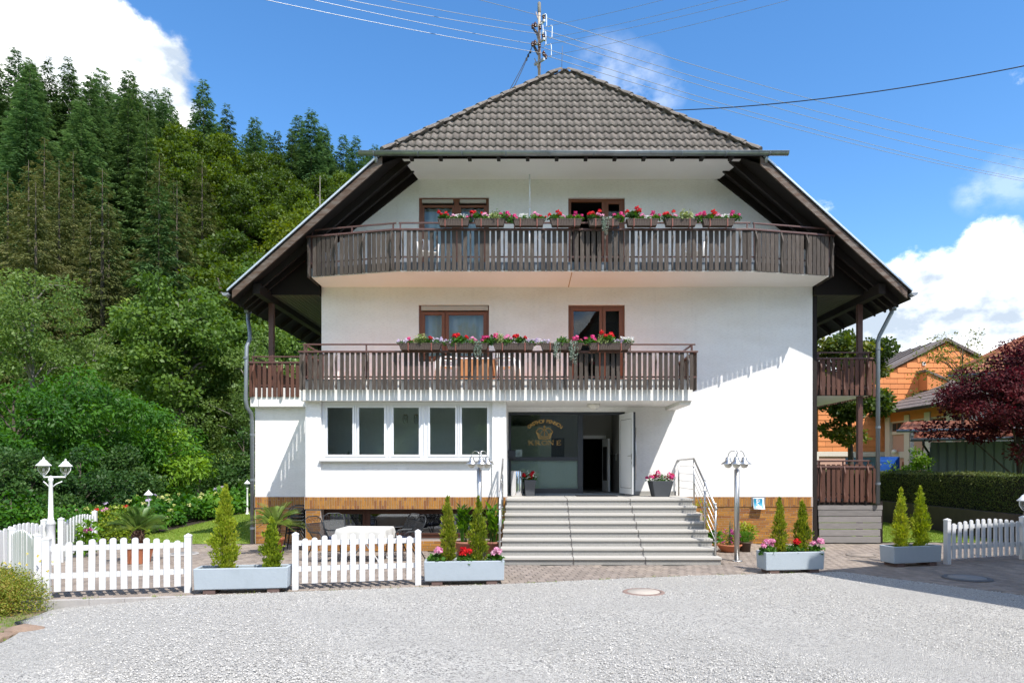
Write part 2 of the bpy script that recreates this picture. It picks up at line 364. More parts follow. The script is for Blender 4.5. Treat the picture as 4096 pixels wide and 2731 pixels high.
def wall_grid(mb, x0, x1, z0, z1, openings, y, reveal):
    """front face in the plane y with rectangular openings, and the reveals going back"""
    xs = sorted({x0, x1, *[v for o in openings for v in o[:2]]}); zs = sorted({z0, z1, *[v for o in openings for v in o[2:]]})
    xs = [v for v in xs if x0 <= v <= x1]; zs = [v for v in zs if z0 <= v <= z1]
    for i in range(len(xs) - 1):
        for j in range(len(zs) - 1):
            cx, cz = (xs[i] + xs[i + 1]) / 2, (zs[j] + zs[j + 1]) / 2
            if any(o[0] < cx < o[1] and o[2] < cz < o[3] for o in openings): continue
            mb.quad((xs[i], y, zs[j]), (xs[i + 1], y, zs[j]), (xs[i + 1], y, zs[j + 1]), (xs[i], y, zs[j + 1]))
    for a, b, c, d in openings:
        r = y + reveal
        mb.quad((a, y, c), (a, y, d), (a, r, d), (a, r, c)); mb.quad((b, y, c), (b, r, c), (b, r, d), (b, y, d))
        mb.quad((a, y, d), (b, y, d), (b, r, d), (a, r, d)); mb.quad((a, y, c), (a, r, c), (b, r, c), (b, y, c))

WL, WR = -5.45, 7.64
OP = {'ent': (-.472, 2.648, LZ, 3.514), 'w1l': (-2.86, -.985, 4.85, 6.36), 'w1r': (1.13, 2.64, 4.2, 6.36),
      'w2l': (-2.86, -.985, 7.06, 9.23), 'w2r': (1.13, 2.64, 7.06, 9.215)}
w = MB()
wall_grid(w, WL, WR, 1.252, 7.3, [OP['ent'], OP['w1l'], OP['w1r'], (OP['w2l'][0], OP['w2l'][1], 7.06, 7.3), (OP['w2r'][0], OP['w2r'][1], 7.06, 7.3)], 0.0, .14)
wall_grid(w, -2.87, 5.1, 7.3, 9.70, [(OP['w2l'][0], OP['w2l'][1], 7.3, 9.23), (OP['w2r'][0], OP['w2r'][1], 7.3, 9.215)], 0.0, .14)
def gz(x): return roofz(x) - .42
w.poly([(WL, 0, 7.3), (-2.87, 0, 7.3), (-2.87, 0, 9.70), (-2.87, 0, gz(-2.87)), (WL, 0, gz(WL))])
w.poly([(5.1, 0, 7.3), (WR, 0, 7.3), (WR, 0, gz(WR)), (5.1, 0, gz(5.1)), (5.1, 0, 9.70)])
w.poly([(-2.87, 0, 9.70), (5.1, 0, 9.70), (5.1, 0, gz(5.1)), (3.45, 0, 10.98), (-1.25, 0, 10.98), (-2.87, 0, gz(-2.87))])
# side and back walls
w.quad((WL, 0, 1.25), (WL, 0, gz(WL)), (WL, HB, gz(WL)), (WL, HB, 1.25))
w.quad((WR, 0, 0), (WR, HB, 0), (WR, HB, gz(WR)), (WR, 0, gz(WR)))
w.poly([(-7.22, HB, 0), (-7.22, HB, 3.62), (WL, HB, 3.62), (WL, HB, gz(WL)), (RIDGE_X, HB, gz(RIDGE_X)), (WR, HB, gz(WR)), (WR, HB, 0)])
w.build('wall', M_plaster, house)

# left ground-floor wing and the projecting dining bay
w = MB()
w.quad((-7.22, 0, 1.252), (-5.3, 0, 1.252), (-5.3, 0, 3.63), (-7.22, 0, 3.63))
w.quad((-7.22, 0, 1.252), (-7.22, 0, 3.63), (-7.22, HB, 3.63), (-7.22, HB, 1.252))
w.quad((-7.22, 0, 3.63), (-5.3, 0, 3.63), (-5.3, HB, 3.63), (-7.22, HB, 3.63))
w.build('wing_wall', M_plaster, house)
BY = -1.60
w = MB()
w.box(-5.36, -4.99, BY, BY + .5, 1.323, 3.634); w.box(-.82, -.48, BY, BY + .5, 1.323, 3.634)      # corner pillars
w.box(-4.99, -.82, BY + .045, BY + .34, 1.323, 2.205)                                            # parapet under the windows
w.quad((-5.36, BY + .5, 1.323), (-5.36, BY + .5, 3.634), (-5.36, 0, 3.634), (-5.36, 0, 1.323))
w.quad((-.48, BY + .5, 1.29), (-.48, 0, 1.29), (-.48, 0, 3.634), (-.48, BY + .5, 3.634))
w.build('bay_wall', M_plaster, house)
s = MB(); s.box(-5.02, -.80, BY - .075, BY + .1, 2.172, 2.212); s.build('window_sill', mat('grey_stone_sill', (.46, .46, .45), .6), house, .008)

# ---- clinker plinth: mortar bed, then bricks one by one
plinth = MB()
plinth.box(4.03, WR, .0, .3, .0, 1.250); plinth.box(4.03, WR + .004, -.022, .0, .985, 1.250)
plinth.box(-7.22, -5.36, .0, .3, 0, 1.250); plinth.box(-7.225, -5.36, -.022, 0, .955, 1.250)
plinth.box(-5.36, -4.99, BY, BY + .5, 0, 1.02); plinth.box(-.83, -.48, BY, BY + .5, 0, 1.02); plinth.box(-4.99, -.83, BY, BY + .3, 0, .285)
plinth.box(-5.38, -.46, BY - .022, BY + .5, 1.022, 1.322)
plinth.quad((-5.36, BY + .5, 0), (-5.36, BY + .5, 1.32), (-5.36, 0, 1.32), (-5.36, 0, 0))
plinth.quad((-7.22, 0.3, 0), (-7.22, .3, 1.25), (-7.22, HB, 1.25), (-7.22, HB, 0))
po = plinth.build('plinth', M_mortar, house)
brk = MB(); brk.box(-.119, .119, -.008, .03, -.0255, .0255); ME_BRICK = brk.mesh('brick', M_brick)
bs_ = MB(); bs_.box(-.0255, .0255, -.008, .02, -.100, .100); ME_SOLD = bs_.mesh('brick', M_brick)
rest = MB(); rb = random.Random(3)
nb = 0
def course_wall(x0, x1, z0, z1, y, singles):
    global nb
    row = 0; z = z0 + .031
    while z + .02 < z1:
        x = x0 - [.0, .16, .08][row % 3]
        while x < x1 - .02:
            a, b = max(x + .006, x0 + .003), min(x + .244, x1 - .003)
            if b - a > .03:
                dy = rb.uniform(-.003, .003)
                if singles and nb < 232 and b - a > .225:
                    inst('brick', ME_BRICK, po, ((a + b) / 2, y + dy, z)); nb += 1
                else: rest.box(a, b, y - .008 + dy, y + .02, z - .0255, z + .0255)
            x += .25
        z += .0615; row += 1
def soldier(x0, x1, z0, z1, y, singles):
    k = 0; x = x0
    while x + .05 < x1:
        h = z1 - z0
        up = (k % 2 == 0)
        cz = z0 + .004 + .1 if up else z1 - .004 - .1
        dy = rb.uniform(-.002, .002)
        if singles: inst('brick', ME_SOLD, po, (x + .03, y + dy, cz))
        else: rest.box(x + .0045, x + .0555, y - .008, y + .02, cz - .1, cz + .1)
        a, b = (cz + .11, z1 - .004) if up else (z0 + .004, cz - .11)
        if b - a > .01: rest.box(x + .0045, x + .0555, y - .008 + dy, y + .02, a, b)
        x += .0602; k += 1
course_wall(4.05, WR - .01, .005, .98, 0.0, True)
soldier(-5.37, -.47, 1.026, 1.318, BY - .022, False)
nb2 = 0
soldier(4.04, WR, .99, 1.246, -.022, True)
course_wall(-7.2, -5.37, .005, .95, 0.0, False); soldier(-7.21, -5.38, .96, 1.246, -.022, False)
course_wall(-5.35, -4.995, .005, 1.0, BY, False); course_wall(-.825, -.485, .005, 1.0, BY, False); course_wall(-4.99, -.83, .005, .28, BY, False)
ro = rest.build('brick_courses', M_brick, po); ro['kind'] = 'stuff'

# ---- windows
def window(x0, x1, z0, z1, y, leaves, fm, fw=.07, sash=.05, gm=None, parent=None, top=0.0, name='window', dep=.07, open_first=False):
    """outer frame, sashes and panes; leaves = list of inner x boundaries as (a, b)"""
    root = MB()
    for a, b, c, d in ((x0, x0 + fw, z0, z1), (x1 - fw, x1, z0, z1), (x0 + fw, x1 - fw, z1 - fw, z1), (x0 + fw, x1 - fw, z0, z0 + fw)):
        root.box(a, b, y, y + dep, c, d)
    zt = z1 - fw - top
    for i in range(len(leaves) - 1):
        a, b = leaves[i][1], leaves[i + 1][0]
        root.box(a - sash, b + sash, y + .012, y + dep + .01, z0 + fw, zt) if False else root.box(a, b, y + .004, y + dep - .004, z0 + fw, z1 - fw)
    wo = root.build(name, fm, parent or house, .006)
    for i, (a, b) in enumerate(leaves):
        sm = MB(); ya, yb = y - .018, y + dep - .012
        za, zb = z0 + fw, zt
        for q in ((a, a + sash, za, zb), (b - sash, b, za, zb), (a + sash, b - sash, zb - sash, zb), (a + sash, b - sash, za, za + sash)):
            sm.box(q[0], q[1], ya, yb, q[2], q[3])
        if not (open_first and i == 0):
            sm.build('sash', fm, wo, .005)
            g = MB(); g.box(a + sash - .006, b - sash + .006, y + .02, y + .026, za + sash - .006, zb - sash + .006); g.build('pane', gm or M_glass, wo)
    return wo
def curtain(x0, x1, z0, z1, y, wo, seed=0, n=60, amp=.03):
    r = random.Random(seed); m = MB(); vs = []; ph = 0
    for i in range(n + 1):
        t = i / n; ph += r.uniform(.5, 1.1)
        yy = y + amp * math.sin(ph) ; vs += [(x0 + t * (x1 - x0), yy, z0), (x0 + t * (x1 - x0), yy * .6 + y * .4, z1)]
    m.add(vs, [(2 * i, 2 * i + 2, 2 * i + 3, 2 * i + 1) for i in range(n)], True)
    m.build('curtain', M_curtain, wo)
def room(x0, x1, y0, y1, z0, z1, m, name='room_interior', floor=None):
    r = MB()
    r.quad((x0, y1, z0), (x1, y1, z0), (x1, y1, z1), (x0, y1, z1)); r.quad((x0, y0, z0), (x0, y1, z0), (x0, y1, z1), (x0, y0, z1))
    r.quad((x1, y0, z0), (x1, y0, z1), (x1, y1, z1), (x1, y1, z0)); r.quad((x0, y0, z1), (x0, y1, z1), (x1, y1, z1), (x1, y0, z1))
    r.quad((x0, y0, z0), (x1, y0, z0), (x1, y1, z0), (x0, y1, z0))
    return r.build(name, m, house)

k = D0 + .10
a = OP['w2l']; wo = window(a[0], a[1], a[2], a[3], .08, [(a[0] + .08, X(1817, k)), (X(1836, k), a[1] - .08)], M_brownframe, .08, .06, top=.11)
s = MB(); s.box(a[0] + .085, X(1813, k), .05, .12, a[3] - .13, a[3] - .045); s.build('shutter_box', M_shutter, wo)
s = MB(); s.box(X(1840, k), a[1] - .085, .05, .12, a[3] - .13, a[3] - .045); s.build('shutter_box', M_shutter, wo)
curtain(a[0] + .1, a[1] - .1, a[2], a[3] - .2, .32, wo, 1)
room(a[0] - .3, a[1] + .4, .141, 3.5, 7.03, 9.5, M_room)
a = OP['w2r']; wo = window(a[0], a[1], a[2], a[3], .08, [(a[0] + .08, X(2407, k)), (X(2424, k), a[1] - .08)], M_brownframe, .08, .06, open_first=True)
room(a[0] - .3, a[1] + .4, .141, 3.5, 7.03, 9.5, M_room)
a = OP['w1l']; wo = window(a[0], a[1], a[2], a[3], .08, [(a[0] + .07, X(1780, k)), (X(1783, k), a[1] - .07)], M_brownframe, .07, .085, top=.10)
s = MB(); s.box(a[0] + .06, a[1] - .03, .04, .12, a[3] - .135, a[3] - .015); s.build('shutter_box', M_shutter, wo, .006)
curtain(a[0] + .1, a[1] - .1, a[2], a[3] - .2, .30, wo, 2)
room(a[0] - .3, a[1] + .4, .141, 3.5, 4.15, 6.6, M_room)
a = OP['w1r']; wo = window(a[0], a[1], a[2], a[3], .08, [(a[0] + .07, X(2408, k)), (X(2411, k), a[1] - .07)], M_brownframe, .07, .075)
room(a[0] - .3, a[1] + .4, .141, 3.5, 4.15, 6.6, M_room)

# dining bay window: five lights in white plastic
k = D0 - 1.5
bx = [(1309.7, 1410.2), (1435.7, 1536.7), (1574, 1675.5), (1720, 1821.4), (1847.4, 1948.4)]
lv = [(X(p, k) - .05, X(q, k) + .05) for p, q in bx]
bay = window(-4.985, -.825, 2.213, 3.632, BY + .10, lv, M_upvc, .085, .05, top=.0)
m = MB()
for i in range(4):
    c = (lv[i][1] + lv[i + 1][0]) / 2; m.box(c - .012, c + .012, BY + .078, BY + .10, 2.30, 3.55)
m.build('mullion_bead', M_upvc, bay)
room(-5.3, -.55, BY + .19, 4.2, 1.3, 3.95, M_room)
m = MB(); m.box(-4.98, -4.28, .6, .7, 1.32, 3.9); m.build('interior_pillar', M_hallgreen, house)

# basement window under the bay
bw = window(-4.985, -.835, .290, 1.015, BY + .27, [(-4.9, -3.98), (-3.90, -1.99), (-1.91, -.92)], M_darkbrownframe, .075, .05, gm=M_glassb)
m = MB(); m.box(-4.99, -.83, BY + .05, BY + .27, .262, .292); m.build('basement_sill', mat('dark_stone_sill', (.13, .12, .115), .5), house)
room(-4.99, -.83, BY + .36, 1.5, .02, 1.02, M_dark)

# ---- entrance
ent = MB(); fy = .06
fx = [-.469, -.398, 1.386, 1.525, 2.526, 2.645]
ent.box(fx[0], fx[1], fy, fy + .08, 1.34, 3.511); ent.box(fx[1], fx[5], fy, fy + .08, 3.440, 3.511)
ent.box(fx[2], fx[3], fy - .01, fy + .08, 1.34, 3.440); ent.box(fx[4], fx[5], fy, fy + .08, 1.34, 3.440)
ent.box(fx[1], fx[2], fy, fy + .08, 2.211, 2.311); ent.box(fx[1], fx[2], fy, fy + .08, 1.34, 1.467)
eo = ent.build('entrance', M_anth, house, .006)
m = MB(); m.box(fx[0], fx[5], fy - .03, fy + .1, 1.291, 1.339); m.build('threshold', M_pipe, eo)
for za, zb in ((2.311, 3.440), (1.467, 2.211)):
    g = MB(); g.box(fx[1] - .005, fx[2] + .005, fy + .03, fy + .04, za - .005, zb + .005); g.build('pane', M_glassd, eo)
# lettering on the glass
gy = fy + .022
GX, k = X(2177.5, D0 + gy), D0 + gy
def gp(zx, zy): return (X(1950 + zx * .29762, k), Z(1600 + zy * .29762, k))
let = MB()
def stroke(pts, wd, closed=False, y=gy):
    """flat ribbon along 2-D points, 2 mm thick"""
    P_ = [Vector((p[0], p[1])) for p in pts]; n = len(P_)
    for i in range(n if closed else n - 1):
        p, q = P_[i], P_[(i + 1) % n]; t = q - p
        if t.length < 1e-7: continue
        t.normalize(); nn = Vector((-t.y, t.x)) * wd / 2; e = t * wd * .25
        c = [p - e + nn, p - e - nn, q + e - nn, q + e + nn]
        let.prism([(v.x, y, v.y) for v in c], (0, -.002, 0))
def disc(c, r, n=10):
    let.prism([(c[0] + r * math.cos(2 * PI * i / n), gy, c[1] + r * math.sin(2 * PI * i / n)) for i in range(n)], (0, -.002, 0))
u = .29762 / F * k      # metres per zoomed pixel
def S(pts): return [gp(*p) for p in pts]
bz, tz_ = 600, 543
def letter(ch, x, wd):
    th, tn = 9 * u, 4 * u
    def vs_(xx, w_=th): stroke(S([(xx, tz_ + 3), (xx, bz - 3)]), w_ * .45); stroke(S([(xx + 8, tz_ + 3), (xx + 8, bz - 3)]), tn * .8)
    def serif(xx, yy, l=20): stroke(S([(xx - l / 2 + 4, yy), (xx + l / 2 + 4, yy)]), tn)
    if ch == 'K':
        vs_(x + 10); serif(x + 10, tz_); serif(x + 10, bz)
        stroke(S([(x + 20, 574), (x + 60, tz_ + 2)]), tn); stroke(S([(x + 28, 566), (x + 62, bz - 2)]), th * .5); stroke(S([(x + 37, 566), (x + 71, bz - 2)]), tn)
        serif(x + 58, tz_, 22); serif(x + 62, bz, 24)
    if ch == 'R':
        vs_(x + 10); serif(x + 10, tz_); serif(x + 10, bz)
        stroke(S([(x + 14, tz_), (x + 45, tz_ + 1), (x + 56, 552), (x + 57, 561), (x + 46, 571), (x + 16, 573)]), tn)
        stroke(S([(x + 49, 553), (x + 50, 562)]), tn); stroke(S([(x + 30, 573), (x + 60, bz - 1)]), th * .5); stroke(S([(x + 39, 573), (x + 69, bz - 1)]), tn); serif(x + 64, bz, 18)
    if ch == 'O':
        for rr, ww in ((1, tn), (.80, tn)):
            stroke([gp(x + 40 + 40 * rr * math.cos(q * PI / 12), 571.5 + 29 * (rr * .5 + .5) * math.sin(q * PI / 12)) for q in range(24)], ww, True)
    if ch == 'N':
        stroke(S([(x + 12, tz_ + 2), (x + 12, bz)]), tn); serif(x + 6, tz_, 22); serif(x + 8, bz, 22)
        stroke(S([(x + 12, tz_ + 2), (x + 68, bz)]), th * .5); stroke(S([(x + 22, tz_ + 2), (x + 74, bz - 4)]), tn); stroke(S([(x + 70, tz_ + 2), (x + 70, bz)]), tn); serif(x + 66, tz_, 24)
    if ch == 'E':
        vs_(x + 12); serif(x + 12, tz_); stroke(S([(x + 8, tz_), (x + 62, tz_), (x + 62, tz_ + 12)]), tn); stroke(S([(x + 6, bz), (x + 64, bz), (x + 66, bz - 13)]), tn)
        stroke(S([(x + 20, 571), (x + 46, 571)]), tn); stroke(S([(x + 46, 564), (x + 46, 578)]), tn)
for ch, x in (('K', 546), ('R', 638), ('O', 728), ('N', 812), ('E', 922)): letter(ch, x, 70)
# crown
cxz, top = 765, 340
base = [gp(690 + i * 15, 511 + 7 * math.sin(PI * i / 10)) for i in range(11)]; stroke(base, 15 * u)
stroke([gp(694 + i * 14.2, 488 + 7 * math.sin(PI * i / 10)) for i in range(11)], 7 * u)
stroke(S([(690, 508), (655, 420)]), 9 * u); stroke(S([(840, 508), (875, 420)]), 9 * u)
for sx in (-1, 1):
    arch = [(cxz + sx * (20 + 92 * t), 392 - 12 * math.sin(PI * t) + 40 * t ** 3) for t in [i / 9 for i in range(10)]]
    stroke(S(arch), 5 * u)
    for p in arch: disc(gp(p[0], p[1] - 5), 6 * u, 7)
    arch2 = [(cxz + sx * (8 + 50 * math.sin(PI * t * .55)), 395 + 92 * t) for t in [i / 8 for i in range(9)]]
    stroke(S(arch2), 6 * u)
    for p in arch2[1:7:2]: disc(gp(*p), 7 * u, 7)
    stroke(S([(cxz + sx * 88, 432), (cxz + sx * 82, 455), (cxz + sx * 72, 480)]), 6 * u)
    for q in range(3): disc(gp(cxz + sx * (60 + 16 * q), 462 - 10 * q), 7 * u, 8)
stroke(S([(cxz, 372), (cxz, 490)]), 9 * u)
for q in range(5): disc(gp(cxz, 385 + q * 18), 8 * u, 8)
disc(gp(cxz, 366), 11 * u, 10); stroke(S([(cxz, 338), (cxz, 366)]), 6 * u); stroke(S([(cxz - 14, 350), (cxz + 14, 350)]), 6 * u)
for q in range(7): disc(gp(705 + 20 * q, 478 + 3 * math.sin(PI * q / 6)), 5.5 * u, 7)
let.build('crown_lettering', M_gold, eo)
# arched line of small letters
ac = gp(773, 590); arc_r = 283 * u
txt = 'GASTHOF PENSION'
fm_ = [0.9, .85, .8, .8, .95, 1.0, .75, .45, .8, .75, .95, .75, .42, 1.0, .95]
tot = sum(fm_); span = rad(98); acc = 0
arc_root = MB()
deps = bpy.context.evaluated_depsgraph_get
for ch, wdt in zip(txt, fm_):
    th = PI / 2 + span / 2 - span * (acc + wdt / 2) / tot; acc += wdt
    if ch == ' ': continue
    cu = bpy.data.curves.new('letter', 'FONT'); cu.body = ch; cu.size = .135; cu.align_x = 'CENTER'; cu.extrude = .001; cu.offset = .0012
    to = bpy.data.objects.new('letter', cu); C.objects.link(to)
    bpy.context.view_layer.update()
    me = bpy.data.meshes.new_from_object(to.evaluated_get(bpy.context.evaluated_depsgraph_get())); 
    bpy.data.objects.remove(to)
    px_, pz_ = ac[0] + arc_r * math.cos(th) * .98, ac[1] + arc_r * math.sin(th) * .80 + 58 * u
    rot = th - PI / 2
    Mx = Matrix.Translation((px_, gy, pz_)) @ Matrix.Rotation(-rot * .85, 4, 'Y') @ Matrix.Rotation(PI / 2, 4, 'X')
    arc_root.add([v.co for v in me.vertices], [tuple(p.vertices) for p in me.polygons], False, Mx)
    bpy.data.meshes.remove(me)
arc_root.build('arched_lettering', M_gold, eo)
m = MB(); m.quad((fx[1], fy + .06, 1.46), (fx[2], fy + .06, 1.46), (fx[2], fy + .06, 2.215), (fx[1], fy + .06, 2.215)); m.build('frosted_film', mat('frosted_film', (.40, .455, .45), .5, var=.12, vs=1.5), eo)
# letter box, notices
m = MB(); m.box(X(2030.5, 18.1), X(2061.5, 18.1), -.10, .055, Z(1832, 18.1), Z(1801.5, 18.1)); m.build('letter_box', M_anth, eo, .006)
p0, p1 = gp(378, 662), gp(466, 760)
m = MB(); m.box(p0[0], p1[0], fy + .045, fy + .048, p1[1], p0[1]); no = m.build('notice', M_paper, eo)
m = MB(); q0, q1 = gp(402, 690), gp(440, 750)
for i in range(5): m.box(q0[0], q1[0] - (i % 2) * .02, fy + .0435, fy + .0447, q1[1] + i * .022, q1[1] + i * .022 + .009)
m.build('notice_print', M_tape, no)
# vestibule
m = MB(); yb = 2.2; hx0, hx1, hz0, hz1 = -.44, 2.56, 1.295, 3.60
dx0, dx1, dz1 = 1.70, 2.32, 2.88
for q in ((hx0, .75, hz0, hz1), (1.15, dx0, hz0, hz1), (.75, 1.15, hz0, 1.5), (.75, 1.15, 2.9, hz1), (dx1, hx1, hz0, hz1), (dx0, dx1, dz1, hz1)):
    m.quad((q[0], yb, q[2]), (q[1], yb, q[2]), (q[1], yb, q[3]), (q[0], yb, q[3]))
m.quad((hx0, .15, hz0), (hx0, yb, hz0), (hx0, yb, hz1), (hx0, .15, hz1)); m.quad((hx1, .15, hz0), (hx1, .15, hz1), (hx1, yb, hz1), (hx1, yb, hz0))
m.quad((hx0, .15, hz1), (hx0, yb, hz1), (hx1, yb, hz1), (hx1, .15, hz1))
hall = m.build('vestibule', M_hall, house)
m = MB(); m.quad((hx0, .15, hz0 + .01), (hx1, .15, hz0 + .01), (hx1, 6, hz0 + .01), (hx0, 6, hz0 + .01)); m.build('hall_floor', M_greyfloor, hall)
m = MB(); m.box(hx1 - .012, hx1 - .002, .16, yb - .01, hz0 + .02, 2.40); m.box(dx1 + .1, hx1 - .013, yb - .012, yb - .003, hz0 + .02, 2.40); m.build('dado', M_dado, hall)
m = MB(); m.box(dx0 - .10, dx0, yb - .03, yb + .02, hz0 + .02, dz1 + .1); m.box(dx1, dx1 + .07, yb - .03, yb + .02, hz0 + .02, dz1 + .1); m.box(dx0, dx1, yb - .03, yb + .02, dz1, dz1 + .1); m.build('inner_door_frame', M_white, hall)
ddx, ddy = .10, -.62
m = MB(); L_ = math.hypot(ddx, ddy)
Mx = Matrix.Translation((dx1 - .02, yb - .04, 0)) @ Matrix.Rotation(math.atan2(ddy, ddx), 4, 'Z')
m.box(0, L_, -.03, .03, hz0 + .03, dz1 - .02, Mx); idr = m.build('inner_door', M_white, hall)
m = MB(); m.box(.10, L_ - .10, -.034, .034, hz0 + .35, dz1 - .25, Mx); m.build('door_glass', M_dark, idr)
m = MB(); m.box(hx1 - .016, hx1 - .001, 1.05, 1.13, 2.22, 2.42); m.build('light_switch', M_white, hall)
m = MB(); m.box(hx0 + .02, .72, 1.2, 1.25, hz0 + .02, 3.2); m.build('partition', M_hallgreen, hall)
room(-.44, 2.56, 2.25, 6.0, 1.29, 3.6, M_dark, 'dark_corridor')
# open door leaf, hinged on the right
hd = Vector((2.74 - 2.532, -.955, 0)); LD = hd.length
Mx = Matrix.Translation((2.527, .035, 0)) @ Matrix.Rotation(math.atan2(hd.y, hd.x), 4, 'Z')
door = MB(); door.box(0.0, LD, -.015, .04, 1.345, 3.438, Mx); do = door.build('door', M_anth, eo)
m = MB()
m.box(0.0, LD - .004, -.034, -.0155, 1.349, 3.434, Mx); m.build('door_inner_face', M_upvc, do)
m = MB()
for q in ((.1, .108, 1.5, 3.28), (LD - .108, LD - .10, 1.5, 3.28), (.1, LD - .1, 1.5, 1.508), (.1, LD - .1, 3.272, 3.28)): m.box(q[0], q[1], -.037, -.034, q[2], q[3], Mx)
m.build('door_panel_groove', M_dark, do)
m = MB(); m.tube([Mx @ Vector((LD - .07, -.034, 2.33)), Mx @ Vector((LD - .07, -.085, 2.33)), Mx @ Vector((LD - .21, -.085, 2.33))], .011, 8)
m.box(LD - .085, LD - .055, -.042, -.034, 2.24, 2.38, Mx); m.box(LD - .085, LD - .055, -.044, -.034, 2.12, 2.18, Mx); m.build('door_handle', M_steel, do)
m = MB(); m.tube([Mx @ Vector((LD - .1, .085, 1.72)), Mx @ Vector((LD - .1, .085, 3.05))], .017, 8)
for zz in (1.85, 2.9): m.tube([Mx @ Vector((LD - .1, .04, zz)), Mx @ Vector((LD - .1, .085, zz))], .01, 6)
m.build('pull_bar', M_steel, do)
m = MB(); m.box(.15, 2.5, fy - .01, fy + .03, 1.2915, 1.292); 
m = MB(); m.lathe([(.001, -.14), (.10, -.12), (.155, -.05), (.165, 0.0)], 20, (X(2374, 17.3), -.9, 3.632)); m.build('ceiling_lamp', M_opal, house)

# ================================================================ BALCONIES
sm_ = MB(); SW, ST = .088, .022
def slat_mesh(h, wd, m, name='slat'):
    b = MB(); e = .008
    b.add([(-wd / 2, 0, 0), (wd / 2, 0, 0), (wd / 2, ST, 0), (-wd / 2, ST, 0), (-wd / 2, 0, h), (wd / 2, 0, h), (wd / 2, ST, h), (-wd / 2, ST, h)],
          [(0, 3, 2, 1), (4, 5, 6, 7), (0, 1, 5, 4), (1, 2, 6, 5), (2, 3, 7, 6), (3, 0, 4, 7)])
    return b.mesh(name, m)
def bracket_mesh(h, m, dep=1.0):
    prof = [(.0, 1.0), (.035, 1.0), (.035, .955), (.065, .90), (.105, .80), (.112, .755), (.085, .66), (.058, .50), (.048, .36), (.055, .26), (.075, .15), (.074, .06), (.062, 0), (0, 0)]
    b = MB(); b.prism([(-.018, -o * dep, z * h) for o, z in prof], (.036, 0, 0)); return b.mesh('bracket', m)

def run_slats(parent, p0, p1, items, zb, me_s, me_b):
    """items: (distance along p0->p1, 's'|'b'); local -y of the slat faces outwards"""
    p0, p1 = Vector(p0), Vector(p1); t = (p1 - p0).normalized(); ang = math.atan2(t.y, t.x)
    for s_, kind in items:
        p = p0 + t * s_
        inst('slat' if kind == 's' else 'bracket', me_s if kind == 's' else me_b, parent, (p.x, p.y, zb), (random.uniform(-.006, .006) if kind == 's' else 0, 0, ang))
def pattern(L_, nbrk, per=5, first=.14):
    it = []; pitch = (L_ - 2 * first) / (nbrk - 1) if nbrk > 1 else L_
    for i in range(nbrk):
        b = first + pitch * i; it.append((b, 'b'))
        if i < nbrk - 1:
            for j in range(per): it.append((b + pitch * (j + 1 - .02) / (per + 1 - .04) , 's'))
    return it

# --- first-floor balcony
sl_ = MB(); SX0, SX1, SYF = -5.40, 4.007, -1.81
sl_.box(SX0, SX1, SYF, -.001, 3.636, 4.13)
sl_.box(3.72, 3.99, -1.7, -.001, 3.55, 3.6355)
b1 = sl_.build('balcony', M_slab, house, .006)
m = MB(); m.box(-.505, -.493, SYF - .003, SYF, 3.64, 4.13); m.build('expansion_joint', M_dark, b1)
m = MB(); m.box(SX0 - .01, SX1 + .01, SYF - .012, SYF + .06, 4.1305, 4.15); m.build('edge_flashing', M_flash, b1)
m = MB(); m.box(SX0 + .03, SX1 - .03, SYF + .065, -.002, 4.1305, 4.145); m.build('balcony_floor', M_tilefloor, b1)
ME_S1 = slat_mesh(.877, .085, M_wood); ME_B1 = bracket_mesh(.877, M_wood)
yF = -1.955; kf = D0 + yF
brs = [X(1218.9 + 127.55 * i, kf) for i in range(13)]
x0 = X(1204, kf)
it = [(b - x0, 'b') for b in brs]
for i in range(12):
    for j in range(5): it.append((brs[i] - x0 + (brs[1] - brs[0]) * (j + .98) / 5.96, 's'))
it += [(brs[0] - x0 - .085, 's'), (brs[-1] - x0 + .10, 's')]
run_slats(b1, (x0, yF, 0), (4.1, yF, 0), it, 3.885, ME_S1, ME_B1)
zr = 4.765
def rails(parent, pts, zt, zu, ztop_w=.075, posts=(), mtl=M_railmetal, inset=.0, zfoot=None, name='handrail'):
    """flat top rail over the slats, bottom flat bar, raised upper rail on posts"""
    for a, b in zip(pts[:-1], pts[1:]):
        a, b = Vector(a), Vector(b); t = (b - a).normalized(); L_ = (b - a).length
        Mx = Matrix.Translation((a.x, a.y, 0)) @ Matrix.Rotation(math.atan2(t.y, t.x), 4, 'Z')
        m = MB(); m.box(-.02, L_ + .02, -.03, ztop_w - .03, zt, zt + .045, Mx); m.build(name, mtl, parent, .006)
        m = MB(); m.box(0, L_, .024, .032, zfoot or (zt - .60), (zfoot or (zt - .60)) + .04, Mx); m.build('bottom_bar', mtl, parent)
        if zu:
            m = MB(); m.box(.06, L_ - .02, .055, .095, zu, zu + .036, Mx); m.build('upper_rail', mtl, parent, .005)
            n = max(1, round(L_ / 1.5))
            for i in range(n + 1):
                s_ = min(max(.10, i * L_ / n), L_ - .10)
                m = MB(); m.box(s_ - .016, s_ + .016, .059, .091, (zfoot or zt - .6) - .03, zu, Mx); m.build('post', mtl, parent)
rails(b1, [(x0 - .04, yF, 0), (4.07, yF, 0)], zr, 4.955, zfoot=4.172)
